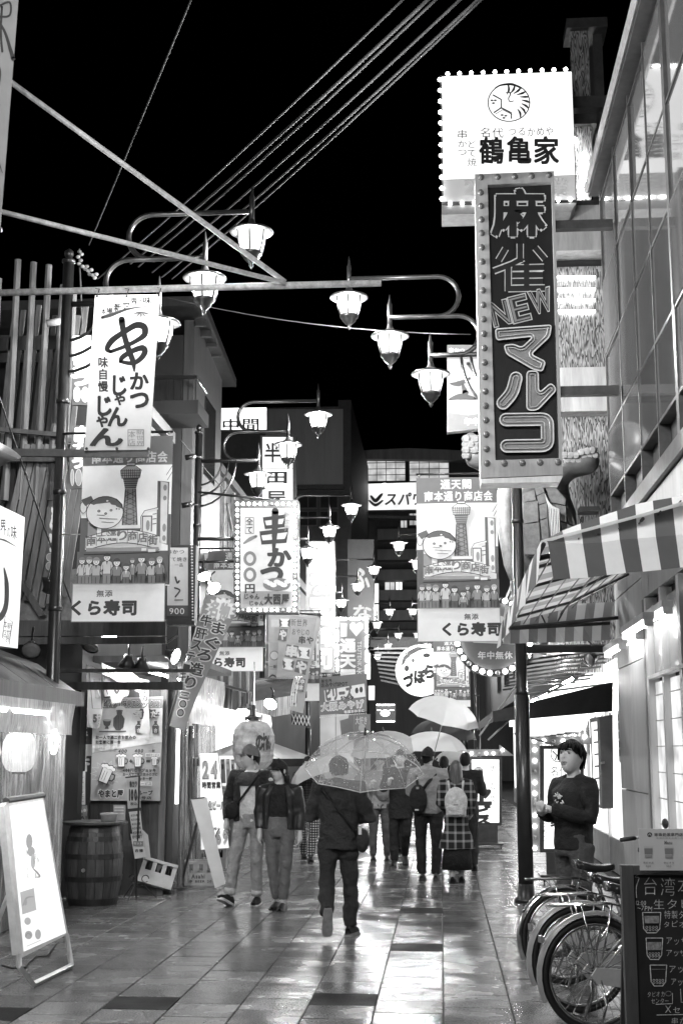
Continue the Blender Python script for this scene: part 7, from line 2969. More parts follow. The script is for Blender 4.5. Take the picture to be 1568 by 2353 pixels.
def wheel(t, cx, r, name):
    b = MB()
    N = 48
    b.tube([(cx + (r - .02) * math.cos(2 * math.pi * k / N), 0, r + (r - .02) * math.sin(2 * math.pi * k / N)) for k in range(N)], .02, tyre_m, 8, closed=True)
    w = b.build(name, t, True, True)
    w['label'] = 'black tyre on a chromed spoked rim'
    b = MB()
    b.tube([(cx + (r - .05) * math.cos(2 * math.pi * k / N), 0, r + (r - .05) * math.sin(2 * math.pi * k / N)) for k in range(N)], [(.012, .015)] * N, chrome, 6, closed=True)
    b.build('rim', w, True, True)
    for k in range(32):
        b = MB()
        an = 2 * math.pi * k / 32
        a2 = an + (.45 if (k // 2) % 2 else -.45)
        sy = .03 if k % 2 else -.03
        b.tube([(cx + .022 * math.cos(a2), sy, r + .022 * math.sin(a2)), (cx + (r - .055) * math.cos(an), 0, r + (r - .055) * math.sin(an))], .0022, chrome, 4)
        b.build('spoke', w, False, True)
    b = MB()
    b.lathe((cx, -.05, r), [(.0, 0), (.012, 0), (.012, .01), (.026, .018), (.026, .024), (.016, .03), (.016, .07), (.026, .076), (.026, .082), (.012, .09), (.012, .1), (0, .1)], chrome, 12, (0, 1, 0), False)
    b.build('hub', w, True, True)
    return w


def bike(label, loc, rz, frame_v, extra=0):
    t = thing('bicycle', label, 'bicycle', loc, 'bicycles parked by the chalk board', rz)
    r = .345
    fm = mat('bike_paint_%d' % int(frame_v * 100), frame_v, .25, .2, 8, .02, metal=.2)
    wheel(t, 0, r, 'rear_wheel')
    wheel(t, 1.1, r, 'front_wheel')
    BB = (.44, 0, .29)
    b = MB()
    b.tube([BB, (.30, 0, .62), (.27, 0, .70)], .015, fm, 8)
    b.tube([BB, (.66, 0, .36), (.86, 0, .74)], .019, fm, 8)
    b.tube([(.35, 0, .47), (.62, 0, .46), (.87, 0, .68)], .015, fm, 8)
    b.tube([(.88, 0, .62), (.84, 0, .86)], .019, fm, 8)
    for s_ in (-1, 1):
        b.tube([(0, .055 * s_, r), (.2, .05 * s_, .31), (.44, .03 * s_, .29)], .009, fm, 6)
        b.tube([(0, .055 * s_, r), (.15, .045 * s_, .5), (.30, .015 * s_, .64)], .008, fm, 6)
        b.tube([(.88, .02 * s_, .63), (.93, .05 * s_, .58), (1.03, .055 * s_, .42), (1.1, .055 * s_, r)], .011, fm, 6)
    b.build('frame', t, True, True)
    for cx, a0, a1 in ((0, -25, 205), (1.1, 20, 200)):
        b = MB()
        vs = []
        n = 22
        for k in range(n + 1):
            an = R(a0 + (a1 - a0) * k / n)
            for q, dr in ((-.032, -.012), (-.022, .006), (0, .012), (.022, .006), (.032, -.012)):
                vs.append((cx + (r + .022 + dr) * math.cos(an), q, r + (r + .022 + dr) * math.sin(an)))
        b.add(vs, [(k * 5 + i, k * 5 + i + 1, (k + 1) * 5 + i + 1, (k + 1) * 5 + i) for k in range(n) for i in range(4)], chrome if extra != 1 else mat('fender_paint', .35, .3, .2, 8, 0))
        b.build('fender', t, True, True)
    b = MB()
    for s_ in (-.055, -.02, .02, .055):
        b.tube([(-.28, s_, .76), (.1, s_, .765), (.24, s_ * .6, .73)], .006, chrome if extra else black_metal, 6)
    b.tube([(-.28, -.055, .76), (-.30, 0, .76), (-.28, .055, .76)], .006, chrome if extra else black_metal, 6)
    for s_ in (-1, 1):
        b.tube([(0, .062 * s_, r), (-.1, .06 * s_, .76)], .006, chrome, 6)
        b.tube([(0, .062 * s_, r), (.1, .06 * s_, .765)], .006, chrome, 6)
    b.build('rack', t, True, True)
    b = MB()
    b.tube([(.29, 0, .66), (.235, 0, .84)], .013, chrome, 8)
    b.build('seat_post', t, True, True)
    b = MB()
    vs = []
    n = 10
    for k in range(n + 1):
        q = k / n
        x = .10 + .30 * q
        w = .105 * (1 - q) ** .7 + .022 if q > .12 else .09 + .02 * q / .12
        zt2 = .875 + .03 * (1 - q) ** 2 - .015 * math.sin(q * 3)
        for u in (-1, -.75, -.3, 0, .3, .75, 1):
            vs.append((x, w * u, zt2 - .028 * u ** 4 - .012 * (1 - abs(u)) * .5))
        for u in (1, 0, -1):
            vs.append((x, w * u * .9, zt2 - .07 + .02 * q))
    m_ = 10
    fs = [(k * m_ + i, k * m_ + (i + 1) % m_, (k + 1) * m_ + (i + 1) % m_, (k + 1) * m_ + i) for k in range(n) for i in range(m_)]
    fs += [tuple(range(m_))[::-1], tuple(range(n * m_, (n + 1) * m_))]
    b.add(vs, fs, saddle_m)
    b.build('saddle', t, True, True)
    for s_ in (-1, 1):
        b = MB()
        b.tube([(.16, .05 * s_, .80), (.16, .05 * s_, .845)], .018, chrome, 8)
        b.build('saddle_spring', t, True, True)
    b = MB()
    b.tube([(.845, 0, .84), (.825, 0, 1.0)], .012, chrome, 8)
    b.tube([(.60, -.27, 1.02), (.74, -.26, 1.04), (.84, -.12, 1.01), (.83, 0, 1.0), (.84, .12, 1.01), (.74, .26, 1.04), (.60, .27, 1.02)], .011, chrome, 8)
    hb = b.build('handlebar', t, True, True)
    for s_ in (-1, 1):
        b = MB()
        b.tube([(.57, .27 * s_, 1.018), (.69, .264 * s_, 1.032)], .017, rubber, 8)
        b.build('grip', hb, True, True)
    b = MB()
    b.tube([(.70, -.262, 1.04), (.70, -.275, 1.14)], .005, black_metal, 6)
    b.ball((.70, -.28, 1.17), (.012, .055, .038), black_metal, 12, 8)
    b.build('mirror', t, True, True)
    b = MB()
    b.prism([(-.02, .07, r + .05), (.4, .06, .36), (.52, .06, .30), (.46, .06, .22), (-.02, .07, r - .045), (-.06, .07, r)], (0, .02, 0), mat('guard_plastic', .4, .3, .2, 6, 0) if extra != 2 else black_metal)
    cg_ = b.build('chain_guard', t, True, True, bevel=.008)
    b = MB()
    b.prism([(-.02, -.07, r + .05), (.4, -.06, .36), (.52, -.06, .30), (.46, -.06, .22), (-.02, -.07, r - .045), (-.06, -.07, r)], (0, -.02, 0), mat('guard_plastic', .4, .3, .2, 6, 0) if extra != 2 else black_metal)
    cg_ = b.build('chain_guard', t, True, True, bevel=.008)
    b = MB()
    b.tube([(.44, -.1, .29), (.56, -.1, .2)], .01, chrome, 6)
    b.box((.58, -.14, .2), (.09, .07, .02), rubber)
    b.tube([(.44, .1, .29), (.32, .1, .38)], .01, chrome, 6)
    b.box((.30, .14, .38), (.09, .07, .02), rubber)
    b.tube([(.44, -.1, .29), (.44, .1, .29)], .014, chrome, 8)
    b.build('crank', t, True, True)
    b = MB()
    b.tube([(0, -.075, r), (.02, -.12, .18), (-.05, -.16, .012)], .009, chrome, 6)
    b.tube([(0, .075, r), (.02, .12, .18), (-.05, .16, .012)], .009, chrome, 6)
    b.tube([(-.05, -.16, .012), (-.08, 0, .012), (-.05, .16, .012)], .009, chrome, 6)
    b.build('stand', t, True, True)
    b = MB()
    b.box((-.345, 0, .56), (.02, .05, .04), mat('reflector', .25, .1, .2, 5, 0))
    b.build('reflector', t, False, True)
    for k in range(7):
        b = MB()
        z = .80 + .035 * k
        e = .12 + .008 * k
        b.tube([(.96 - .004 * k, -e, z), (1.22 + .012 * k, -e, z), (1.22 + .012 * k, e, z), (.96 - .004 * k, e, z)], .003, chrome, 4, closed=True)
        b.build('basket_wire', t, False, True)
    return t


bike('light coloured city bicycle nearest the chalk board with chrome fenders', (.93, 8.62, 0), R(14), .35, 1)
bike('city bicycle with chrome rear rack standing between the other two', (.90, 9.22, 0), R(17), .25, 1 * 2 - 1 + 0)
bike('dark city bicycle with black rack in front of the standing man', (.90, 10.3, 0), R(15), .05, 0)

# ------------------------------------------------------------------ people
skin_m = mat('skin', .5, .5, .06, 12, .03)
V = Vector


def head_shape(b, c, rot, s_=1.0):
    """skull, jaw, nose, sockets, ears; front is -Y before rot"""
    vs = []; fs = []
    nu, nv = 28, 20
    for j in range(nv + 1):
        th = math.pi * j / nv - math.pi / 2
        for k in range(nu):
            an = 2 * math.pi * k / nu
            x = .076 * math.cos(th) * math.cos(an)
            y = .096 * math.cos(th) * math.sin(an)
            z = .122 * math.sin(th)
            if z < 0:
                q = -z / .122
                x *= 1 - .22 * q ** 1.3
                if y > 0:
                    y *= 1 - .45 * q
                else:
                    y = y * (1 + .05 * q) - .012 * q
            if y < -.03:
                f = math.exp(-((x / .013) ** 2 + ((z + .012) / .026) ** 2))
                y -= .024 * f
                for sx in (-.031, .031):
                    y += .010 * math.exp(-(((x - sx) / .018) ** 2 + ((z - .016) / .012) ** 2))
                y -= .005 * math.exp(-((x / .022) ** 2 + ((z + .052) / .008) ** 2))
                y -= .007 * math.exp(-((x / .05) ** 2 + ((z - .038) / .012) ** 2))
                y -= .008 * math.exp(-((x / .02) ** 2 + ((z + .095) / .018) ** 2))
            vs.append(c + rot @ V((x, y, z)) * s_)
    for j in range(nv):
        for k in range(nu):
            fs.append((j * nu + k, j * nu + (k + 1) % nu, (j + 1) * nu + (k + 1) % nu, (j + 1) * nu + k))
    b.add(vs, fs, skin_m)
    for sx in (-1, 1):
        b.ball(c + rot @ V((.078 * sx, .012, -.005)) * s_, (.012, .02, .03), skin_m, 8, 6)


def hand_shape(b, w, d, pn, side, curl=.5, s_=1.0):
    """palm, four fingers, thumb; d = direction, pn = palm normal, side = +1/-1 thumb side"""
    d = V(d).normalized()
    pn = V(pn)
    pn = (pn - d * pn.dot(d)).normalized()
    wd = d.cross(pn) * side
    p1 = w + d * .045 * s_
    p2 = w + d * .085 * s_
    b.tube([w - d * .02, w + d * .015 * s_, p1, p2], [(.026 * s_, .020 * s_), (.02 * s_, .03 * s_), (.017 * s_, .042 * s_), (.014 * s_, .040 * s_)] if False else [.028 * s_, .03 * s_, .033 * s_, .028 * s_], skin_m, 8)
    for k, ln in enumerate((.068, .078, .073, .056)):
        o = p2 + wd * (.030 - .02 * k) * s_
        a0 = d
        pts = [o - d * .02]
        ang = 0
        q = o
        for seg in (.42, .33, .25):
            ang += curl * (.55 + .1 * k)
            dd = d * math.cos(ang) + pn * math.sin(ang)
            pts.append(q)
            q = q + dd * ln * seg * s_
        pts.append(q)
        b.tube(pts, [.0105 * s_, .0105 * s_, .0095 * s_, .009 * s_, .007 * s_][:len(pts)], skin_m, 7)
    o = w + d * .03 * s_ + wd * .028 * s_
    b.tube([o - wd * .015, o + wd * .018 * s_ + d * .02 * s_ + pn * .008, o + wd * .026 * s_ + d * .045 * s_ + pn * .02, o + wd * .022 * s_ + d * .065 * s_ + pn * .03], [.014 * s_, .0125 * s_, .011 * s_, .008 * s_], skin_m, 7)


def lerp(a, b, q):
    return V(a) * (1 - q) + V(b) * q


class Person:
    def __init__(s, label, loc, rz, H=1.72, pose=None):
        s.t = thing('person', label, 'person', loc, None, rz)
        k = H / 1.72
        s.k = k
        s.hk = k * (pose or {}).get('hs', 1.0)
        J = dict(hipL=(.095, 0, .9), hipR=(-.095, 0, .9), kneeL=(.105, -.02, .49), kneeR=(-.105, -.02, .49), ankL=(.11, .02, .09), ankR=(-.11, .02, .09),
                 toeL=(0, -1, 0), toeR=(0, -1, 0), pel=(0, 0, .92), waist=(0, 0, 1.06), chest=(0, 0, 1.28), neck=(0, .01, 1.46), head=(0, -.01, 1.595),
                 shL=(.185, .01, 1.39), shR=(-.185, .01, 1.39), elL=(.25, .04, 1.11), elR=(-.25, .04, 1.11), wrL=(.26, -.05, .88), wrR=(-.26, -.05, .88),
                 hdL=(0, -.2, -1), hdR=(0, -.2, -1), pnL=(-1, 0, 0), pnR=(1, 0, 0), yaw=0, tilt=0, roll=0, curl=.5, hs=1.0)
        J.update(pose or {})
        for a in J:
            if isinstance(J[a], tuple):
                J[a] = V(J[a])
                if a[:2] not in ('to', 'hd', 'pn'):
                    J[a] = J[a] * k
        s.J = J
        s.rot = (Matrix.Rotation(R(J['yaw']), 3, 'Z') @ Matrix.Rotation(R(J['roll']), 3, 'Y') @ Matrix.Rotation(R(J['tilt']), 3, 'X'))

    def body(s, hands=True):
        J, k = s.J, s.k
        b = MB()
        b.tube([J['pel'] - V((0, 0, .05)), J['waist'], J['chest'], J['neck'] - V((0, 0, .06)), J['neck'], lerp(J['neck'], J['head'], .6)],
               [(.13 * k, .085 * k), (.12 * k, .08 * k), (.14 * k, .09 * k), (.11 * k, .075 * k), (.056 * k, .056 * k), (.052 * k, .055 * k)], skin_m, 14)
        for q in 'LR':
            b.tube([J['neck'] - V((0, 0, .07)), J['sh' + q], lerp(J['sh' + q], J['el' + q], .5), J['el' + q], lerp(J['el' + q], J['wr' + q], .4), J['wr' + q]], [.04, .055 * k, .045 * k, .037 * k, .036 * k, .026 * k], skin_m, 10)
            b.tube([J['pel'], J['hip' + q], lerp(J['hip' + q], J['knee' + q], .5), J['knee' + q], lerp(J['knee' + q], J['ank' + q], .4), J['ank' + q]], [.07, .078 * k, .066 * k, .05 * k, .045 * k, .034 * k], skin_m, 10)
            if hands:
                hand_shape(b, J['wr' + q], J['hd' + q], J['pn' + q], 1 if q == 'L' else -1, J['curl'], k * 1.05)
        head_shape(b, J['head'], s.rot, s.hk)
        remesh(b, 'body', s.t, .0075, skin_m, 2, True)

    def top(s, m, name='jacket', loose=1.0, length=.84, flare=1.0, sleeve=1.0, collar=.075, hood=False, depth=1.0, amp=.008):
        J, k = s.J, s.k
        b = MB()
        L = loose * k
        hem = V((J['pel'].x, J['pel'].y, length * k))
        D = depth
        b.tube([hem, lerp(hem, J['waist'], .5), J['waist'], lerp(J['waist'], J['chest'], .6), J['chest'] + V((0, 0, .05 * k)), J['neck'] - V((0, 0, .065 * k)), J['neck'] - V((0, 0, .01))],
               [(.165 * L * flare, .118 * L * flare * D), (.16 * L, .117 * L * D), (.155 * L, .115 * L * D), (.168 * L, .122 * L * D), (.178 * L, .122 * L * D), (.135 * L, .095 * L), (collar * k, collar * k)], m, 20)
        for q in 'LR':
            w = lerp(J['el' + q], J['wr' + q], sleeve)
            b.tube([J['neck'] + (J['sh' + q] - J['neck']) * .35 - V((0, 0, .03)), J['sh' + q], lerp(J['sh' + q], J['el' + q], .5), J['el' + q], lerp(J['el' + q], w, .5), w],
                   [.07 * L, .078 * L, .068 * L, .06 * L, .054 * L, .044 * L], m, 14)
        if hood:
            b.ball(J['neck'] + V((0, .055, -.035)), (.125 * k, .07 * k, .075 * k), m, 14, 8)
        return remesh(b, name, s.t, .012, m, 3, True, amp * 1.9, 6)

    def trousers(s, m, name='trousers', loose=1.0, cuff=None, top=1.0, amp=.006, ends=0.0):
        J, k = s.J, s.k
        L = loose * k
        b = MB()
        b.tube([J['pel'] - V((0, 0, .09 * k)), J['pel'], V((J['pel'].x, J['pel'].y, top * k))], [(.15 * L, .11 * L), (.158 * L, .115 * L), (.145 * L, .105 * L)], m, 18)
        for q in 'LR':
            a = lerp(J['ank' + q], J['knee' + q], ends)
            b.tube([J['hip' + q] + V((0, 0, .02)), lerp(J['hip' + q], J['knee' + q], .25), lerp(J['hip' + q], J['knee' + q], .6), J['knee' + q], lerp(J['knee' + q], a, .4), lerp(J['knee' + q], a, .75), a],
                   [.092 * L, .092 * L, .08 * L, .068 * L, .065 * L, .058 * L, .055 * L], m, 14)
        o = remesh(b, name, s.t, .012, m, 3, True, amp * 2.2, 6.5)
        if cuff:
            for q in 'LR':
                a = lerp(J['ank' + q], J['knee' + q], ends)
                c = MB()
                d = (J['knee' + q] - a).normalized()
                c.tube([a - d * .015, a + d * .05], [.062 * k, .066 * k], cuff, 14)
                c.build('cuff', s.t, True, True)
        return o

    def shoes(s, m, sole, name='shoe', h=.075, lift=None, boot=0.0):
        J, k = s.J, s.k
        for q in 'LR':
            d = J['toe' + q].normalized()
            sd = d.cross(V((0, 0, 1)))
            if sd.length < .1:
                sd = V((1, 0, 0))
            sd.normalize()
            up = sd.cross(d)
            an = J['ank' + q]
            base = an - up * .075 * k
            b = MB()
            prof = [(-.085, .03, .06), (-.06, .037, .085), (.0, .04, .092), (.06, .043, .075), (.12, .047, .055), (.16, .042, .045), (.185, .022, .03)]
            vs = []
            for x, w, hh in prof:
                c = base + d * x * k
                for u, v in ((-1, .02), (-.92, .5), (-.55, .95), (0, 1.05), (.55, .95), (.92, .5), (1, .02)):
                    vs.append(c + sd * w * u * k + up * (hh * v) * k)
            n = 7
            fs = [(i * n + j, i * n + j + 1, (i + 1) * n + j + 1, (i + 1) * n + j) for i in range(len(prof) - 1) for j in range(n - 1)]
            fs += [tuple(range(n)), tuple(range((len(prof) - 1) * n, len(prof) * n))[::-1]]
            b.add(vs, fs, m)
            if boot:
                b.tube([an - up * .02, an + up * boot], .05 * k, m, 10)
            sh = b.build(name, s.t, True, True)
            b = MB()
            pts = [base + d * x * k + sd * w * 1.12 * k + up * .012 for x, w, hh in prof] + [base + d * x * k - sd * w * 1.12 * k + up * .012 for x, w, hh in reversed(prof)]
            b.prism(pts, -up * .027, sole)
            b.build('sole', sh, False, True)

    def hair(s, m, cut=.02, vol=1.09, long=0.0, back=True, fringe=.04, name='hair', tufts=0):
        """cap of hair over the skull; long = fall below the chin line at the back"""
        b = MB()
        c, k = s.J['head'], s.hk
        nu, nv = 30, 14
        vs = []; fs = []
        top_ = .122 * vol
        for j in range(nv + 1):
            for q in range(nu):
                an = 2 * math.pi * q / nu
                sn = math.sin(an)
                if sn < 0:
                    low = -.012 + (fringe + .012) * min(1, -sn * 1.25) ** 1.5
                else:
                    low = -.012 - .065 * sn
                low += .02 * mnoise.noise(V((math.cos(an) * 7, math.sin(an) * 7, k * 9)))
                if long:
                    low -= long * max(0, sn + .55) * .65
                f = j / nv
                z = low + (top_ - low) * math.cos(f * math.pi / 2) ** .8
                rad = math.sqrt(max(0.0, 1 - (z / top_) ** 2)) if z > 0 else 1 - .12 * min(1, -z / .12) * (0 if long else 1) + (.06 if long else 0) * min(1, -z / .1)
                n_ = 1 + .05 * mnoise.noise(V((math.cos(an) * 4, math.sin(an) * 4, z * 18)) + c * 3) + .018 * math.sin(an * 23 + z * 30)
                vs.append(c + s.rot @ (V((.077 * rad * math.cos(an) * n_ * vol, .097 * rad * sn * n_ * vol + .006, z)) * k))
        for j in range(nv):
            for q in range(nu):
                fs.append((j * nu + q, (j + 1) * nu + q, (j + 1) * nu + (q + 1) % nu, j * nu + (q + 1) % nu))
        b.add(vs, fs, m)
        if tufts:
            rr = random.Random(int(abs(c.z) * 1e4))
            for i in range(tufts):
                an = rr.uniform(0, 2 * math.pi)
                fr = max(0, -math.sin(an))
                x, y = math.cos(an), math.sin(an)
                z1 = (fringe - .012 if fr > .45 else -.025 if y < .3 else -.062) + rr.uniform(-.012, .012)
                q = [(.35, .115), (.8, .085), (1.06, .04 if z1 < .03 else .06), (1.07, z1)]
                b.tube([c + s.rot @ (V((.077 * vol * a_ * math.cos(an + .05 * e), .097 * vol * a_ * math.sin(an + .05 * e) + .004, z_)) * k) for e, (a_, z_) in enumerate(q)], [.008, .014, .012, .003], m, 6)
        return b.build(name, s.t, True, True)

    def cap(s, m, back=False, name='cap'):
        b = MB()
        c, k = s.J['head'], s.hk
        nu, nv = 24, 8
        vs = []
        for j in range(nv + 1):
            th = math.pi / 2 * (1 - j / nv)
            for q in range(nu):
                an = 2 * math.pi * q / nu
                vs.append(c + s.rot @ (V((.09 * math.cos(th) * math.cos(an), .108 * math.cos(th) * math.sin(an) + .004, .02 + .118 * math.sin(th) - .012 * math.sin(an))) * k))
        b.add(vs, [(j * nu + q, (j + 1) * nu + q, (j + 1) * nu + (q + 1) % nu, j * nu + (q + 1) % nu) for j in range(nv) for q in range(nu)], m)
        cp = b.build(name, s.t, True, True)
        b = MB()
        vs = []
        sg = 1 if back else -1
        for j in range(5):
            for q in range(9):
                u = -1 + 2 * q / 8
                ln = .085 * math.sqrt(max(0, 1 - (u * .93) ** 2))
                y = .095 * math.sqrt(max(0.0, 1 - (u * .85) ** 2)) + ln * j / 4
                vs.append(c + s.rot @ (V((.078 * u, sg * y, .036 - .018 * u * u - .012 * j / 4)) * k))
        b.add(vs, [(j * 9 + q, j * 9 + q + 1, (j + 1) * 9 + q + 1, (j + 1) * 9 + q) for j in range(4) for q in range(8)], m)
        b.build('visor', cp, True, True)

    def face(s, brow=True, glasses=False, dark=.03):
        c, k = s.J['head'], s.hk
        T = lambda x, y, z: c + s.rot @ (V((x, y, z)) * k)
        dm = ink(dark)
        for sx in (-1, 1):
            b = MB()
            b.ball(T(.031 * sx, -.083, .013), (.0125 * k, .006, .0055 * k), mat('eye_white', .28, .2, .1, 5, 0), 8, 6)
            e = b.build('eye', s.t, True, True)
            b = MB()
            b.ball(T(.031 * sx, -.0868, .013), 0.0064 * k, dm, 8, 6)
            b.build('iris', e, True, True)
            b = MB()
            b.tube([T(.016 * sx, -.089, .019), T(.031 * sx, -.092, .0215), T(.046 * sx, -.083, .018)], .0022, dm, 5)
            b.build('eyelid', s.t, True, True)
            if brow:
                b = MB()
                b.tube([T(.014 * sx, -.097, .034), T(.032 * sx, -.096, .040), T(.05 * sx, -.082, .034)], [.0036, .0042, .002], dm, 5)
                b.build('eyebrow', s.t, True, True)
            b = MB()
            b.ball(T(.008 * sx, -.107, -.026), (.004, .003, .0025), dm, 6, 4)
            b.build('nostril', s.t, True, True)
        b = MB()
        b.tube([T(-.024, -.093, -.055), T(-.01, -.1005, -.052), T(0, -.1015, -.054), T(.01, -.1005, -.052), T(.024, -.093, -.055)], [.0018, .0034, .0036, .0034, .0018], ink(.1), 5)
        b.build('mouth', s.t, True, True)
        b = MB()
        b.tube([T(-.016, -.095, -.064), T(0, -.1005, -.065), T(.016, -.095, -.064)], [.002, .0055, .002], ink(.26), 6)
        b.build('lip', s.t, True, True)
        if glasses:
            b = MB()
            for sx in (-1, 1):
                b.tube([T(.032 * sx + .024 * math.cos(q), -.106, .012 + .019 * math.sin(q)) for q in [2 * math.pi * i / 14 for i in range(14)]], .0025, black_metal, 5, closed=True)
                b.tube([T(.055 * sx, -.104, .016), T(.082 * sx, -.02, .014), T(.084 * sx, .01, .008)], .0028, black_metal, 5)
            b.tube([T(-.008, -.107, .016), T(.008, -.107, .016)], .0025, black_metal, 5)
            b.build('glasses', s.t, False, True)

    def strap(s, pts, r, m, name='strap'):
        b = MB()
        b.tube([V(p) * s.k for p in pts], [(r * .35, r)] * len(pts) if False else r, m, 6)
        return b.build(name, s.t, True, True)


def fabric(name, v, rough=.8, scale=20):
    return mat(name, v, rough, .22, scale * .55, .8, spec=.25, bdist=.06)


def check_mat(name, v0, v1, sc, plaid=False):
    m = mat(name, v0, .85, 0, 1, 0, spec=.2)
    nt = m.node_tree
    b = nt.nodes['Principled BSDF']
    tc = nt.nodes.new('ShaderNodeTexCoord')
    sep = nt.nodes.new('ShaderNodeSeparateXYZ')
    nt.links.new(tc.outputs['Object'], sep.inputs[0])

    def band(out, th):
        mu = nt.nodes.new('ShaderNodeMath'); mu.operation = 'MULTIPLY'; mu.inputs[1].default_value = sc
        fr = nt.nodes.new('ShaderNodeMath'); fr.operation = 'FRACT'
        gt = nt.nodes.new('ShaderNodeMath'); gt.operation = 'LESS_THAN'; gt.inputs[1].default_value = th
        nt.links.new(out, mu.inputs[0]); nt.links.new(mu.outputs[0], fr.inputs[0]); nt.links.new(fr.outputs[0], gt.inputs[0])
        return gt.outputs[0]
    bx, bz = band(sep.outputs[0], .28 if plaid else .55), band(sep.outputs[2], .28 if plaid else .55)
    op = nt.nodes.new('ShaderNodeMath')
    op.operation = 'ADD' if plaid else 'MULTIPLY'
    nt.links.new(bx, op.inputs[0]); nt.links.new(bz, op.inputs[1])
    mr = nt.nodes.new('ShaderNodeMapRange')
    mr.inputs['From Max'].default_value = 2 if plaid else 1
    mr.inputs['To Min'].default_value = v0; mr.inputs['To Max'].default_value = v1
    nt.links.new(op.outputs[0], mr.inputs['Value'])
    nt.links.new(mr.outputs[0], b.inputs['Base Color'])
    return m


blk_cl = fabric('black_cloth', .02)
char_cl = fabric('charcoal_cloth', .035)
leather = mat('dark_leather', .02, .35, .3, 20, .2)
hair_m = mat('black_hair', .006, .55, .4, 60, .5, streak=True, spec=.2)
jean_l = fabric('light_denim', .3); jean_m = fabric('mid_denim', .15); jean_d = fabric('dark_denim', .035)
white_sole = mat('white_sole', .6, .5, .1, 20, 0); black_sole = mat('black_sole', .02, .5, .1, 20, 0)

# man in a grey cap, walking towards the camera, looking aside
P = G(572, 2078)
p = Person('man in grey cap, glasses and open bomber jacket strolling with a sling bag', (P.x, P.y, 0), R(-12), 1.76,
           dict(ankR=(-.17, -.16, .10), toeR=(-.25, -1, .42), kneeR=(-.13, -.12, .50), ankL=(.07, .06, .075), kneeL=(.09, -.03, .48), toeL=(.15, -1, 0), yaw=-62, tilt=-4,
                elR=(-.27, .04, 1.12), wrR=(-.25, -.07, .90), elL=(.27, .06, 1.12), wrL=(.25, -.04, .92)))
p.body()
p.top(fabric('white_tee', .75), 'shirt', .93, .86, sleeve=.05)
b = MB()
b.tube([p.J['chest'] + V((0, -.002, .0)), p.J['chest'] + V((0, 0, .09)), p.J['neck'] - V((0, 0, .05))], [(.178, .131), (.18, .131), (.12, .105)], fabric('dark_yoke', .08), 18)
b.build('shirt_yoke', p.t, True, True)
jk = fabric('bomber_cloth', .028, .45, 30)
b = MB()
for sx in (-1, 1):
    b.tube([V((sx * .125, .0, .9)) * p.k, V((sx * .125, .0, 1.1)) * p.k, V((sx * .125, 0, 1.3)) * p.k, V((sx * .10, .01, 1.41)) * p.k], [(.06, .135), (.058, .13), (.06, .125), (.05, .085)], jk, 12)
    b.tube([V((0, .1, .88)) * p.k, V((0, .1, 1.1)) * p.k, V((0, .095, 1.35)) * p.k], [(.14, .05), (.14, .045), (.12, .04)], jk, 12)
    q = 'L' if sx > 0 else 'R'
    b.tube([p.J['neck'] - V((0, 0, .05)), p.J['sh' + q], lerp(p.J['sh' + q], p.J['el' + q], .5), p.J['el' + q], lerp(p.J['el' + q], p.J['wr' + q], .55), lerp(p.J['el' + q], p.J['wr' + q], .95)], [.06, .085, .076, .07, .062, .05], jk, 14)
remesh(b, 'jacket', p.t, .012, jk, 3, True, .009, 7)
p.trousers(jean_l, 'jeans', 1.02, fabric('cuff_cloth', .5), .98, ends=.1)
p.shoes(blk_cl, white_sole, 'sneaker')
p.hair(hair_m, fringe=.03)
p.face(glasses=True)
p.cap(fabric('grey_cap', .16))
p.strap([(.13, -.10, 1.40), (.06, -.135, 1.3), (-.06, -.145, 1.14), (-.15, -.15, 1.03)], .012, blk_cl)
b = MB()
b.ball(V((-.16, -.15, 1.02)) * p.k, (.085, .04, .10), blk_cl, 12, 8)
b.build('sling_bag', p.t, True, True)

# woman in a black cap
P = G(640, 2090)
p = Person('woman in black cap with a dark jacket over her shoulders and jeans', (P.x, P.y, 0), R(-6), 1.60,
           dict(ankL=(.05, .0, .075), ankR=(-.045, .10, .08), toeL=(0, -1, 0), toeR=(-.1, -1, 0), kneeL=(.085, -.03, .47), kneeR=(-.075, .01, .47), yaw=-38, tilt=2,
                elL=(.24, .03, 1.10), wrL=(.25, -.01, .86), elR=(-.24, .03, 1.10), wrR=(-.23, -.03, .88)))
p.body()
p.top(blk_cl, 'top', .86, .92, sleeve=.3, collar=.06, amp=.004)
b = MB()
for sx in (-1, 1):
    q = 'L' if sx > 0 else 'R'
    b.tube([V((sx * .14, .02, .92)) * p.k, V((sx * .14, .02, 1.15)) * p.k, V((sx * .13, .01, 1.32)) * p.k, V((sx * .08, .02, 1.42)) * p.k], [(.05, .12), (.05, .115), (.06, .11), (.05, .07)], leather, 12)
    b.tube([p.J['sh' + q] + V((0, 0, .01)), lerp(p.J['sh' + q], p.J['el' + q], .5) + V((.012 * sx, 0, 0)), p.J['el' + q] + V((.01 * sx, 0, 0)), lerp(p.J['el' + q], p.J['wr' + q], .8)], [.078, .07, .064, .05], leather, 12)
    b.tube([V((0, .1, .9)) * p.k, V((0, .1, 1.38)) * p.k], [(.12, .035), (.11, .035)], leather, 10)
remesh(b, 'jacket', p.t, .012, leather, 3, True, .008, 8)
p.trousers(jean_m, 'jeans', 1.02, None, 1.06, ends=.12)
p.shoes(leather, black_sole, 'loafer')
p.hair(hair_m, vol=1.06, long=.22)
b = MB()
b.tube([p.J['head'] + V((.06, .05, -.02)), p.J['head'] + V((.09, .03, -.14)), p.J['head'] + V((.10, -.04, -.26)), p.J['head'] + V((.09, -.06, -.34))], [.03, .035, .03, .012], hair_m, 8)
b.build('hair_lock', p.t, True, True)
p.face()
p.cap(blk_cl)
b = MB()
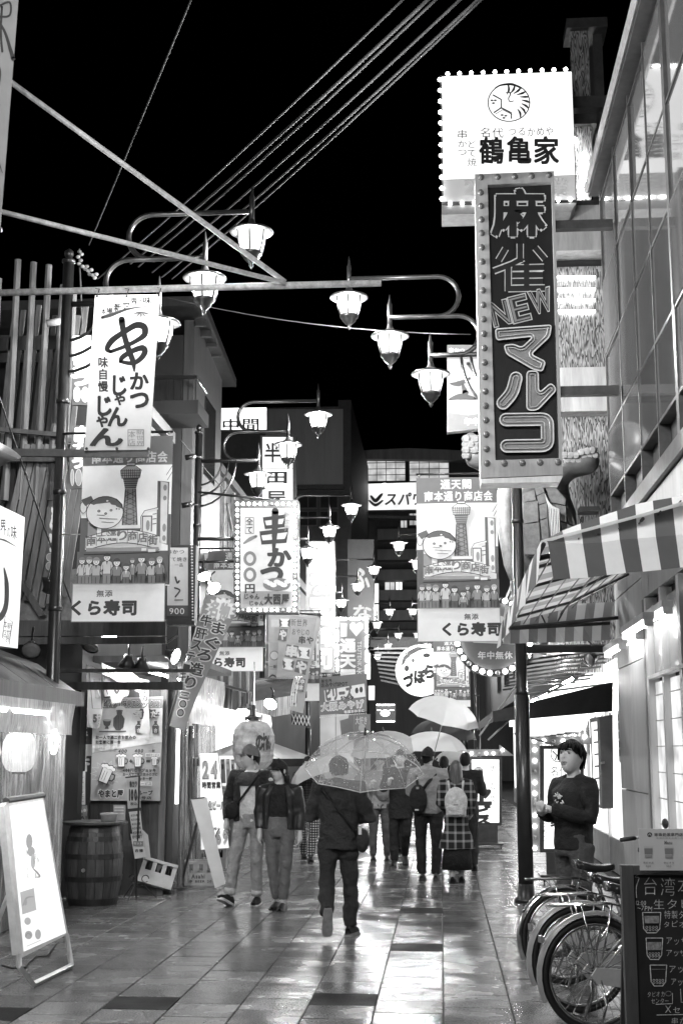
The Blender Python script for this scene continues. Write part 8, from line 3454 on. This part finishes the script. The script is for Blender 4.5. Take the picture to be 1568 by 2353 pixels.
b.ball(p.J['head'] + p.rot @ V((.084, .012, -.045)), .008, steel, 6, 5)
b.build('earring', p.t, True, True)

# man from behind under the clear umbrella
P = G(802, 2150)
p = Person('man seen from behind in dark hooded jacket and jeans, heel lifted', (P.x - .1, P.y, 0), R(180 + 4), 1.66,
           dict(ankL=(.11, .40, .25), kneeL=(.115, .02, .49), toeL=(.04, -.25, -1), ankR=(-.115, -.03, .09), kneeR=(-.115, -.05, .48), toeR=(-.35, -1, 0), tilt=6, yaw=6,
                elL=(.28, -.02, 1.13), wrL=(.14, -.27, 1.22), hdL=(-.6, -.5, .3), pnL=(0, -1, .2), elR=(-.30, .02, 1.12), wrR=(-.13, -.24, 1.10), hdR=(.4, -.8, .2), curl=1.0, head=(0, -.05, 1.59)))
p.body()
p.top(char_cl, 'hooded_jacket', 1.2, .82, 1.02, .98, hood=True, amp=.012)
p.trousers(jean_d, 'jeans', 1.12, amp=.010)
p.shoes(char_cl, mat('worn_sole', .22, .6, .4, 14, .3), 'sneaker')
p.hair(hair_m, vol=1.08, fringe=.05, tufts=46)
p.strap([(.17, .10, 1.40), (.0, .17, 1.20), (-.17, .14, .98)], .014, blk_cl)
b = MB()
b.ball(V((-.23, .05, .90)) * p.k, (.07, .10, .11), char_cl, 12, 8)
bg = b.build('shoulder_bag', p.t, True, True)
b = MB()
b.bb(V((-.215, .13, .93)), V((-.185, .15, 1.0)), ink(.6))
b.build('tag', bg, False, True)

# man standing on the right
P = V((1.10, 11.45, 0))
p = Person('man in black sweatshirt standing with hands together, glancing up the street', (P.x, P.y, 0), R(-58), 1.76,
           dict(yaw=22, tilt=-12, hs=1.16, head=(0, -.01, 1.61), elL=(.26, -.02, 1.13), wrL=(.05, -.29, 1.20), hdL=(-.75, -.5, .25), pnL=(-.2, .2, 1), elR=(-.27, -.03, 1.12), wrR=(-.03, -.30, 1.17), hdR=(.55, -.6, .35), pnR=(.3, .5, .9), curl=.75, pel=(0, -.01, .92)))
p.body()
sw = p.top(blk_cl, 'sweatshirt', 1.1, .87, .97, .93, depth=1.16, collar=.07, amp=.009)
p.trousers(fabric('faded_denim', .07), 'jeans', 1.15, amp=.009)
p.shoes(char_cl, white_sole, 'shoe')
p.hair(hair_m, vol=1.1, fringe=.05, tufts=46)
p.face()
b = MB()
rng = random.Random(5)
for q in range(30):
    x, z = rng.uniform(-.045, .045), rng.uniform(-.06, .06)
    c0 = V((.03 + x, -.168, 1.25 + z)) * p.k
    b.tube([c0, c0 + V((rng.uniform(-.03, .03), -.003, rng.uniform(-.03, .03)))], .005, ink(.6), 5)
b.build('chest_print', p.t, False, True)

# man from behind, grey hooded top
P = G(985, 2022)
p = Person('man from behind in grey hooded top and black cap carrying a black sling bag', (P.x, P.y, 0), R(176), 1.74,
           dict(ankL=(.09, .04, .08), ankR=(-.09, -.02, .08), elL=(.25, -.05, 1.13), wrL=(.16, -.28, 1.16), hdL=(0, -1, .3), elR=(-.25, -.04, 1.13), wrR=(-.12, -.27, 1.22), hdR=(.2, -1, .5), curl=1.0, yaw=-12))
p.body()
p.top(fabric('grey_hoodie', .28), 'hooded_top', 1.12, .86, sleeve=.98, hood=True)
p.trousers(blk_cl, 'trousers', 1.06)
p.shoes(fabric('suede', .1), black_sole, 'shoe')
p.hair(hair_m, vol=1.06)
p.cap(blk_cl, True)
p.strap([(-.16, .05, 1.42), (0, .16, 1.26), (.13, .15, 1.08)], .02, blk_cl)
p.strap([(.15, .06, 1.40), (.13, .16, 1.2), (.11, .16, 1.02)], .016, blk_cl)
b = MB()
b.ball(V((.12, .19, 1.05)) * p.k, (.12, .075, .2), blk_cl, 12, 8)
bg = b.build('backpack', p.t, True, True)
b = MB()
b.box(V((.13, .27, .92)) * p.k, (.05, .01, .02), ink(.5))
b.box(V((.12, .25, 1.2)) * p.k, (.035, .02, .03), steel)
b.build('clip', bg, False, True)

# woman from behind, plaid coat and white backpack
P = G(1050, 2028)
p = Person('woman from behind in long plaid coat with a pale canvas backpack', (P.x, P.y, 0), R(178), 1.57,
           dict(ankL=(.07, .06, .08), ankR=(-.06, -.05, .08), elL=(.23, -.02, 1.12), wrL=(.15, -.2, 1.02), hdL=(-.3, -1, .1), elR=(-.23, -.02, 1.12), wrR=(-.2, -.16, .95), hdR=(0, -1, -.2), yaw=10))
p.body()
plaid = check_mat('plaid_cloth', .018, .3, 9.5, True)
p.top(plaid, 'coat', 1.12, .48, 1.45, .95)
b = MB()
b.tube([V((0, 0, .19)) * p.k, V((0, 0, .42)) * p.k, V((0, 0, .6)) * p.k], [(.2, .16), (.185, .15), (.14, .10)], blk_cl, 18)
b.build('skirt', p.t, True, True)
p.shoes(blk_cl, black_sole, 'shoe')
for q in 'LR':
    b = MB()
    b.tube([p.J['ank' + q] - V((0, 0, .02)), p.J['ank' + q] + V((0, 0, .12))], .038, ink(.6), 10)
    b.build('sock', p.t, True, True)
p.hair(mat('brown_hair', .07, .35, .5, 60, .4, streak=True), vol=1.16, long=.23, fringe=.03)
bpk = fabric('pale_canvas', .6, .8, 40)
b = MB()
b.ball(V((.0, .20, 1.14)) * p.k, (.155, .09, .20), bpk, 16, 10)
b.box(V((.0, .19, 1.08)) * p.k, (.26, .13, .26), bpk)
bg = remesh(b, 'backpack', p.t, .012, bpk, 5, True, .004, 9)
b = MB()
b.box(V((0, .285, 1.03)) * p.k, (.2, .04, .12), bpk)
b.build('pocket', bg, False, True, bevel=.012)
b = MB()
b.box(V((0, .29, 1.10)) * p.k, (.06, .012, .035), ink(.3))
b.build('patch', bg, False, True)
for sx in (-1, 1):
    b = MB()
    b.box(V((sx * .07, .30, 1.0)) * p.k, (.018, .012, .09), ink(.35))
    b.build('buckle_strap', bg, False, True)
    p.strap([(sx * .09, .13, 1.30), (sx * .11, .08, 1.43), (sx * .12, -.05, 1.40)], .016, bpk)
b = MB()
b.tube([V((-.22, -.05, 1.0)), V((-.27, 0, .75)), V((-.24, .02, .5)), V((-.2, .02, .44))], .008, blk_cl, 6)
b.build('dangling_strap', p.t, True, True)

# others further on
def passer(label, px, py, rz, H, top_m, tr_m, hat=None, pose=None, long=0.0, bag=None, shoe=blk_cl, coat=None, face=False):
    P = G(px, py)
    p = Person(label, (P.x, P.y, 0), R(rz), H, pose)
    p.body()
    p.top(top_m, 'jacket', 1.08, coat or .84, 1.1 if coat else 1.0, .95)
    p.trousers(tr_m, 'trousers', 1.05)
    p.shoes(shoe, black_sole, 'shoe', boot=.08 if shoe is leather else 0)
    p.hair(hair_m, vol=1.1, long=long)
    if hat:
        p.cap(hat)
    if face:
        p.face()
    if bag:
        b = MB()
        b.ball(V(bag[:3]) * p.k, bag[3], bag[4], 12, 8)
        b.build('bag', p.t, True, True)
    return p


hold = dict(elR=(-.26, -.05, 1.13), wrR=(-.14, -.26, 1.22), hdR=(.2, -.5, .8), pnR=(.8, -.2, 0), curl=1.2)
passer('pedestrian with pale jacket and jeans half hidden by the clear umbrella', 872, 1976, 4, 1.64, fabric('pale_jacket', .3), fabric('grey_denim', .08), None, dict(hold, ankL=(.12, .02, .09), elL=(.26, 0, 1.1), wrL=(.22, -.12, .9)), bag=(.05, -.12, 1.1, (.12, .08, .14), fabric('grey_bag', .2)), shoe=leather)
passer('pedestrian in long dark open coat and boots striding towards the camera', 921, 1990, -6, 1.72, blk_cl, blk_cl, None, dict(hold, ankR=(-.10, -.02, .09), ankL=(.02, .30, .16), kneeL=(.08, -.02, .47), toeL=(.2, -.8, -.5)), coat=.70, shoe=leather)
p = passer('pedestrian in striped top and checked loose trousers under a pale umbrella', 706, 1980, 8, 1.62, check_mat('striped_cloth', .02, .12, 40), check_mat('checked_cloth', .02, .5, 26), None, dict(elL=(.26, -.05, 1.16), wrL=(.24, -.25, 1.30), hdL=(.3, -.5, .7), pnL=(-1, 0, 0), curl=1.1, ankL=(.05, .0, .09), ankR=(-.05, .25, .12)))
passer('man in dark coat with a ponytail ahead of the plaid coat', 1072, 2000, 178, 1.68, blk_cl, char_cl, None, dict(hold))
passer('pedestrian in dark clothes hidden behind the grey hooded man', 1022, 1978, 182, 1.62, char_cl, jean_d, None, dict(hold), bag=(0, .14, 1.2, (.14, .1, .2), fabric('mid_bag', .14)))
passer('pedestrian in dark coat beneath the patterned umbrella', 905, 1958, 172, 1.66, fabric('mid_coat', .06), jean_d, None, dict(hold))

# ------------------------------------------------------------------ umbrellas
clear_pvc = sheet('clear_umbrella', .75, .76, .05)
white_um = cloth_mat('white_umbrella', .9, .5)
pale_um = cloth_mat('patterned_umbrella', .5, .45, 30)
dark_um = cloth_mat('dark_umbrella', .04, .2)


def umbrella(label, apex, axis, r, h, m, ln=.75, trim=False, n=8, drops=False):
    ax = V(axis).normalized()
    t = thing('umbrella', label, 'umbrella', apex - ax * ln)
    q = V((0, 0, 1)).rotation_difference(ax).to_matrix()
    C0 = apex
    T = lambda x, y, z: C0 + q @ V((x, y, z))

    def prof(u):
        return r * math.sin(u * R(78)) / math.sin(R(78)), -h * (1 - math.cos(u * R(78))) / (1 - math.cos(R(78)))
    M = 7
    for k in range(n):
        b = MB()
        vs = []
        for i in range(M + 1):
            rad, z = prof(i / M)
            for j in range(4):
                a_ = 2 * math.pi * (k + j / 3) / n
                sg = 1 - .055 * math.sin(math.pi * j / 3) * (i / M)
                vs.append(T(rad * sg * math.cos(a_), rad * sg * math.sin(a_), z + .02 * r * math.sin(math.pi * j / 3) * (i / M) ** 2))
        b.add(vs, [(i * 4 + j, i * 4 + j + 1, (i + 1) * 4 + j + 1, (i + 1) * 4 + j) for i in range(M) for j in range(3)], m)
        b.build('canopy_panel', t, True)
        b = MB()
        a_ = 2 * math.pi * k / n
        b.tube([T((prof(i / M)[0]) * math.cos(a_), prof(i / M)[0] * math.sin(a_), prof(i / M)[1] - .008) for i in range(M + 1)], .003, steel, 4)
        rad, z = prof(.5)
        b.tube([T(rad * math.cos(a_), rad * math.sin(a_), z - .01), T(0, 0, -h * 1.15)], .0025, steel, 4)
        b.build('rib', t, False)
        if trim:
            b = MB()
            e0 = T(prof(1)[0] * math.cos(a_), prof(1)[0] * math.sin(a_), prof(1)[1])
            a2 = 2 * math.pi * (k + 1) / n
            e1 = T(prof(1)[0] * math.cos(a2), prof(1)[0] * math.sin(a2), prof(1)[1])
            mid = T(prof(1)[0] * .945 * math.cos((a_ + a2) / 2), prof(1)[0] * .945 * math.sin((a_ + a2) / 2), prof(1)[1] + .02 * r)
            b.tube([e0, mid, e1], .005, mat('umbrella_hem', .55, .3, .1, 5, 0), 5)
            b.build('hem', t, True)
    b = MB()
    b.tube([T(0, 0, .06), T(0, 0, -ln)], .006, steel, 6)
    b.build('shaft', t, True)
    b = MB()
    b.lathe(T(0, 0, .0), [(.012, 0), (.01, .03), (.008, .07), (.0, .075)], black_metal, 8, ax)
    b.build('ferrule', t, True)
    b = MB()
    b.tube([T(0, 0, -ln + .02), T(0, 0, -ln - .06), T(.02, 0, -ln - .10), T(.05, 0, -ln - .09), T(.06, 0, -ln - .06)], .011, black_metal, 8)
    b.build('handle', t, True)
    if drops:
        rr_ = random.Random(11)
        b = MB()
        for i in range(380):
            u = rr_.uniform(.25, 1) ** .6
            rad, z = prof(u)
            a_ = rr_.uniform(0, 2 * math.pi)
            b.ball(T(rad * .975 * math.cos(a_), rad * .975 * math.sin(a_), z + .012), rr_.uniform(.002, .0045), sheet('water_drop', .95, .2, .02), 5, 3)
        o = b.build('rain_drops', t, True)
        o['kind'] = 'stuff'
    return t


umbrella('clear rain speckled umbrella over the man in the hooded jacket', W(838, 1688, 12.75), (.05, -.34, 1), .57, .36, clear_pvc, .72, True, drops=True)
umbrella('white umbrella tilted high above the grey hooded man', W(1030, 1603, 18.6), (.28, -.22, 1), .50, .30, white_um, .8)
umbrella('broad white umbrella held level behind the grey hooded man', W(990, 1680, 21.6), (0, -.05, 1), .56, .30, white_um, .8)
umbrella('pale patterned umbrella partly behind the clear umbrella', W(880, 1680, 21.4), (-.1, -.15, 1), .56, .34, pale_um, .8)
umbrella('dark umbrella behind the white ones', W(1022, 1650, 24.0), (.1, -.1, 1), .58, .32, dark_um, .8)
umbrella('pale ribbed umbrella tilted aside by the checked trousers', W(728, 1742, 20.9), (-.35, .25, 1), .58, .40, cloth_mat('grey_white_umbrella', .6, .5), .8)
umbrella('small pale umbrella beside the bulb arrow sign', W(1062, 1722, 26), (.2, -.1, 1), .5, .3, cloth_mat('grey_umbrella', .4, .4), .8)

bpy.data.objects.remove(_fo)
bpy.data.scenes.remove(_rs)
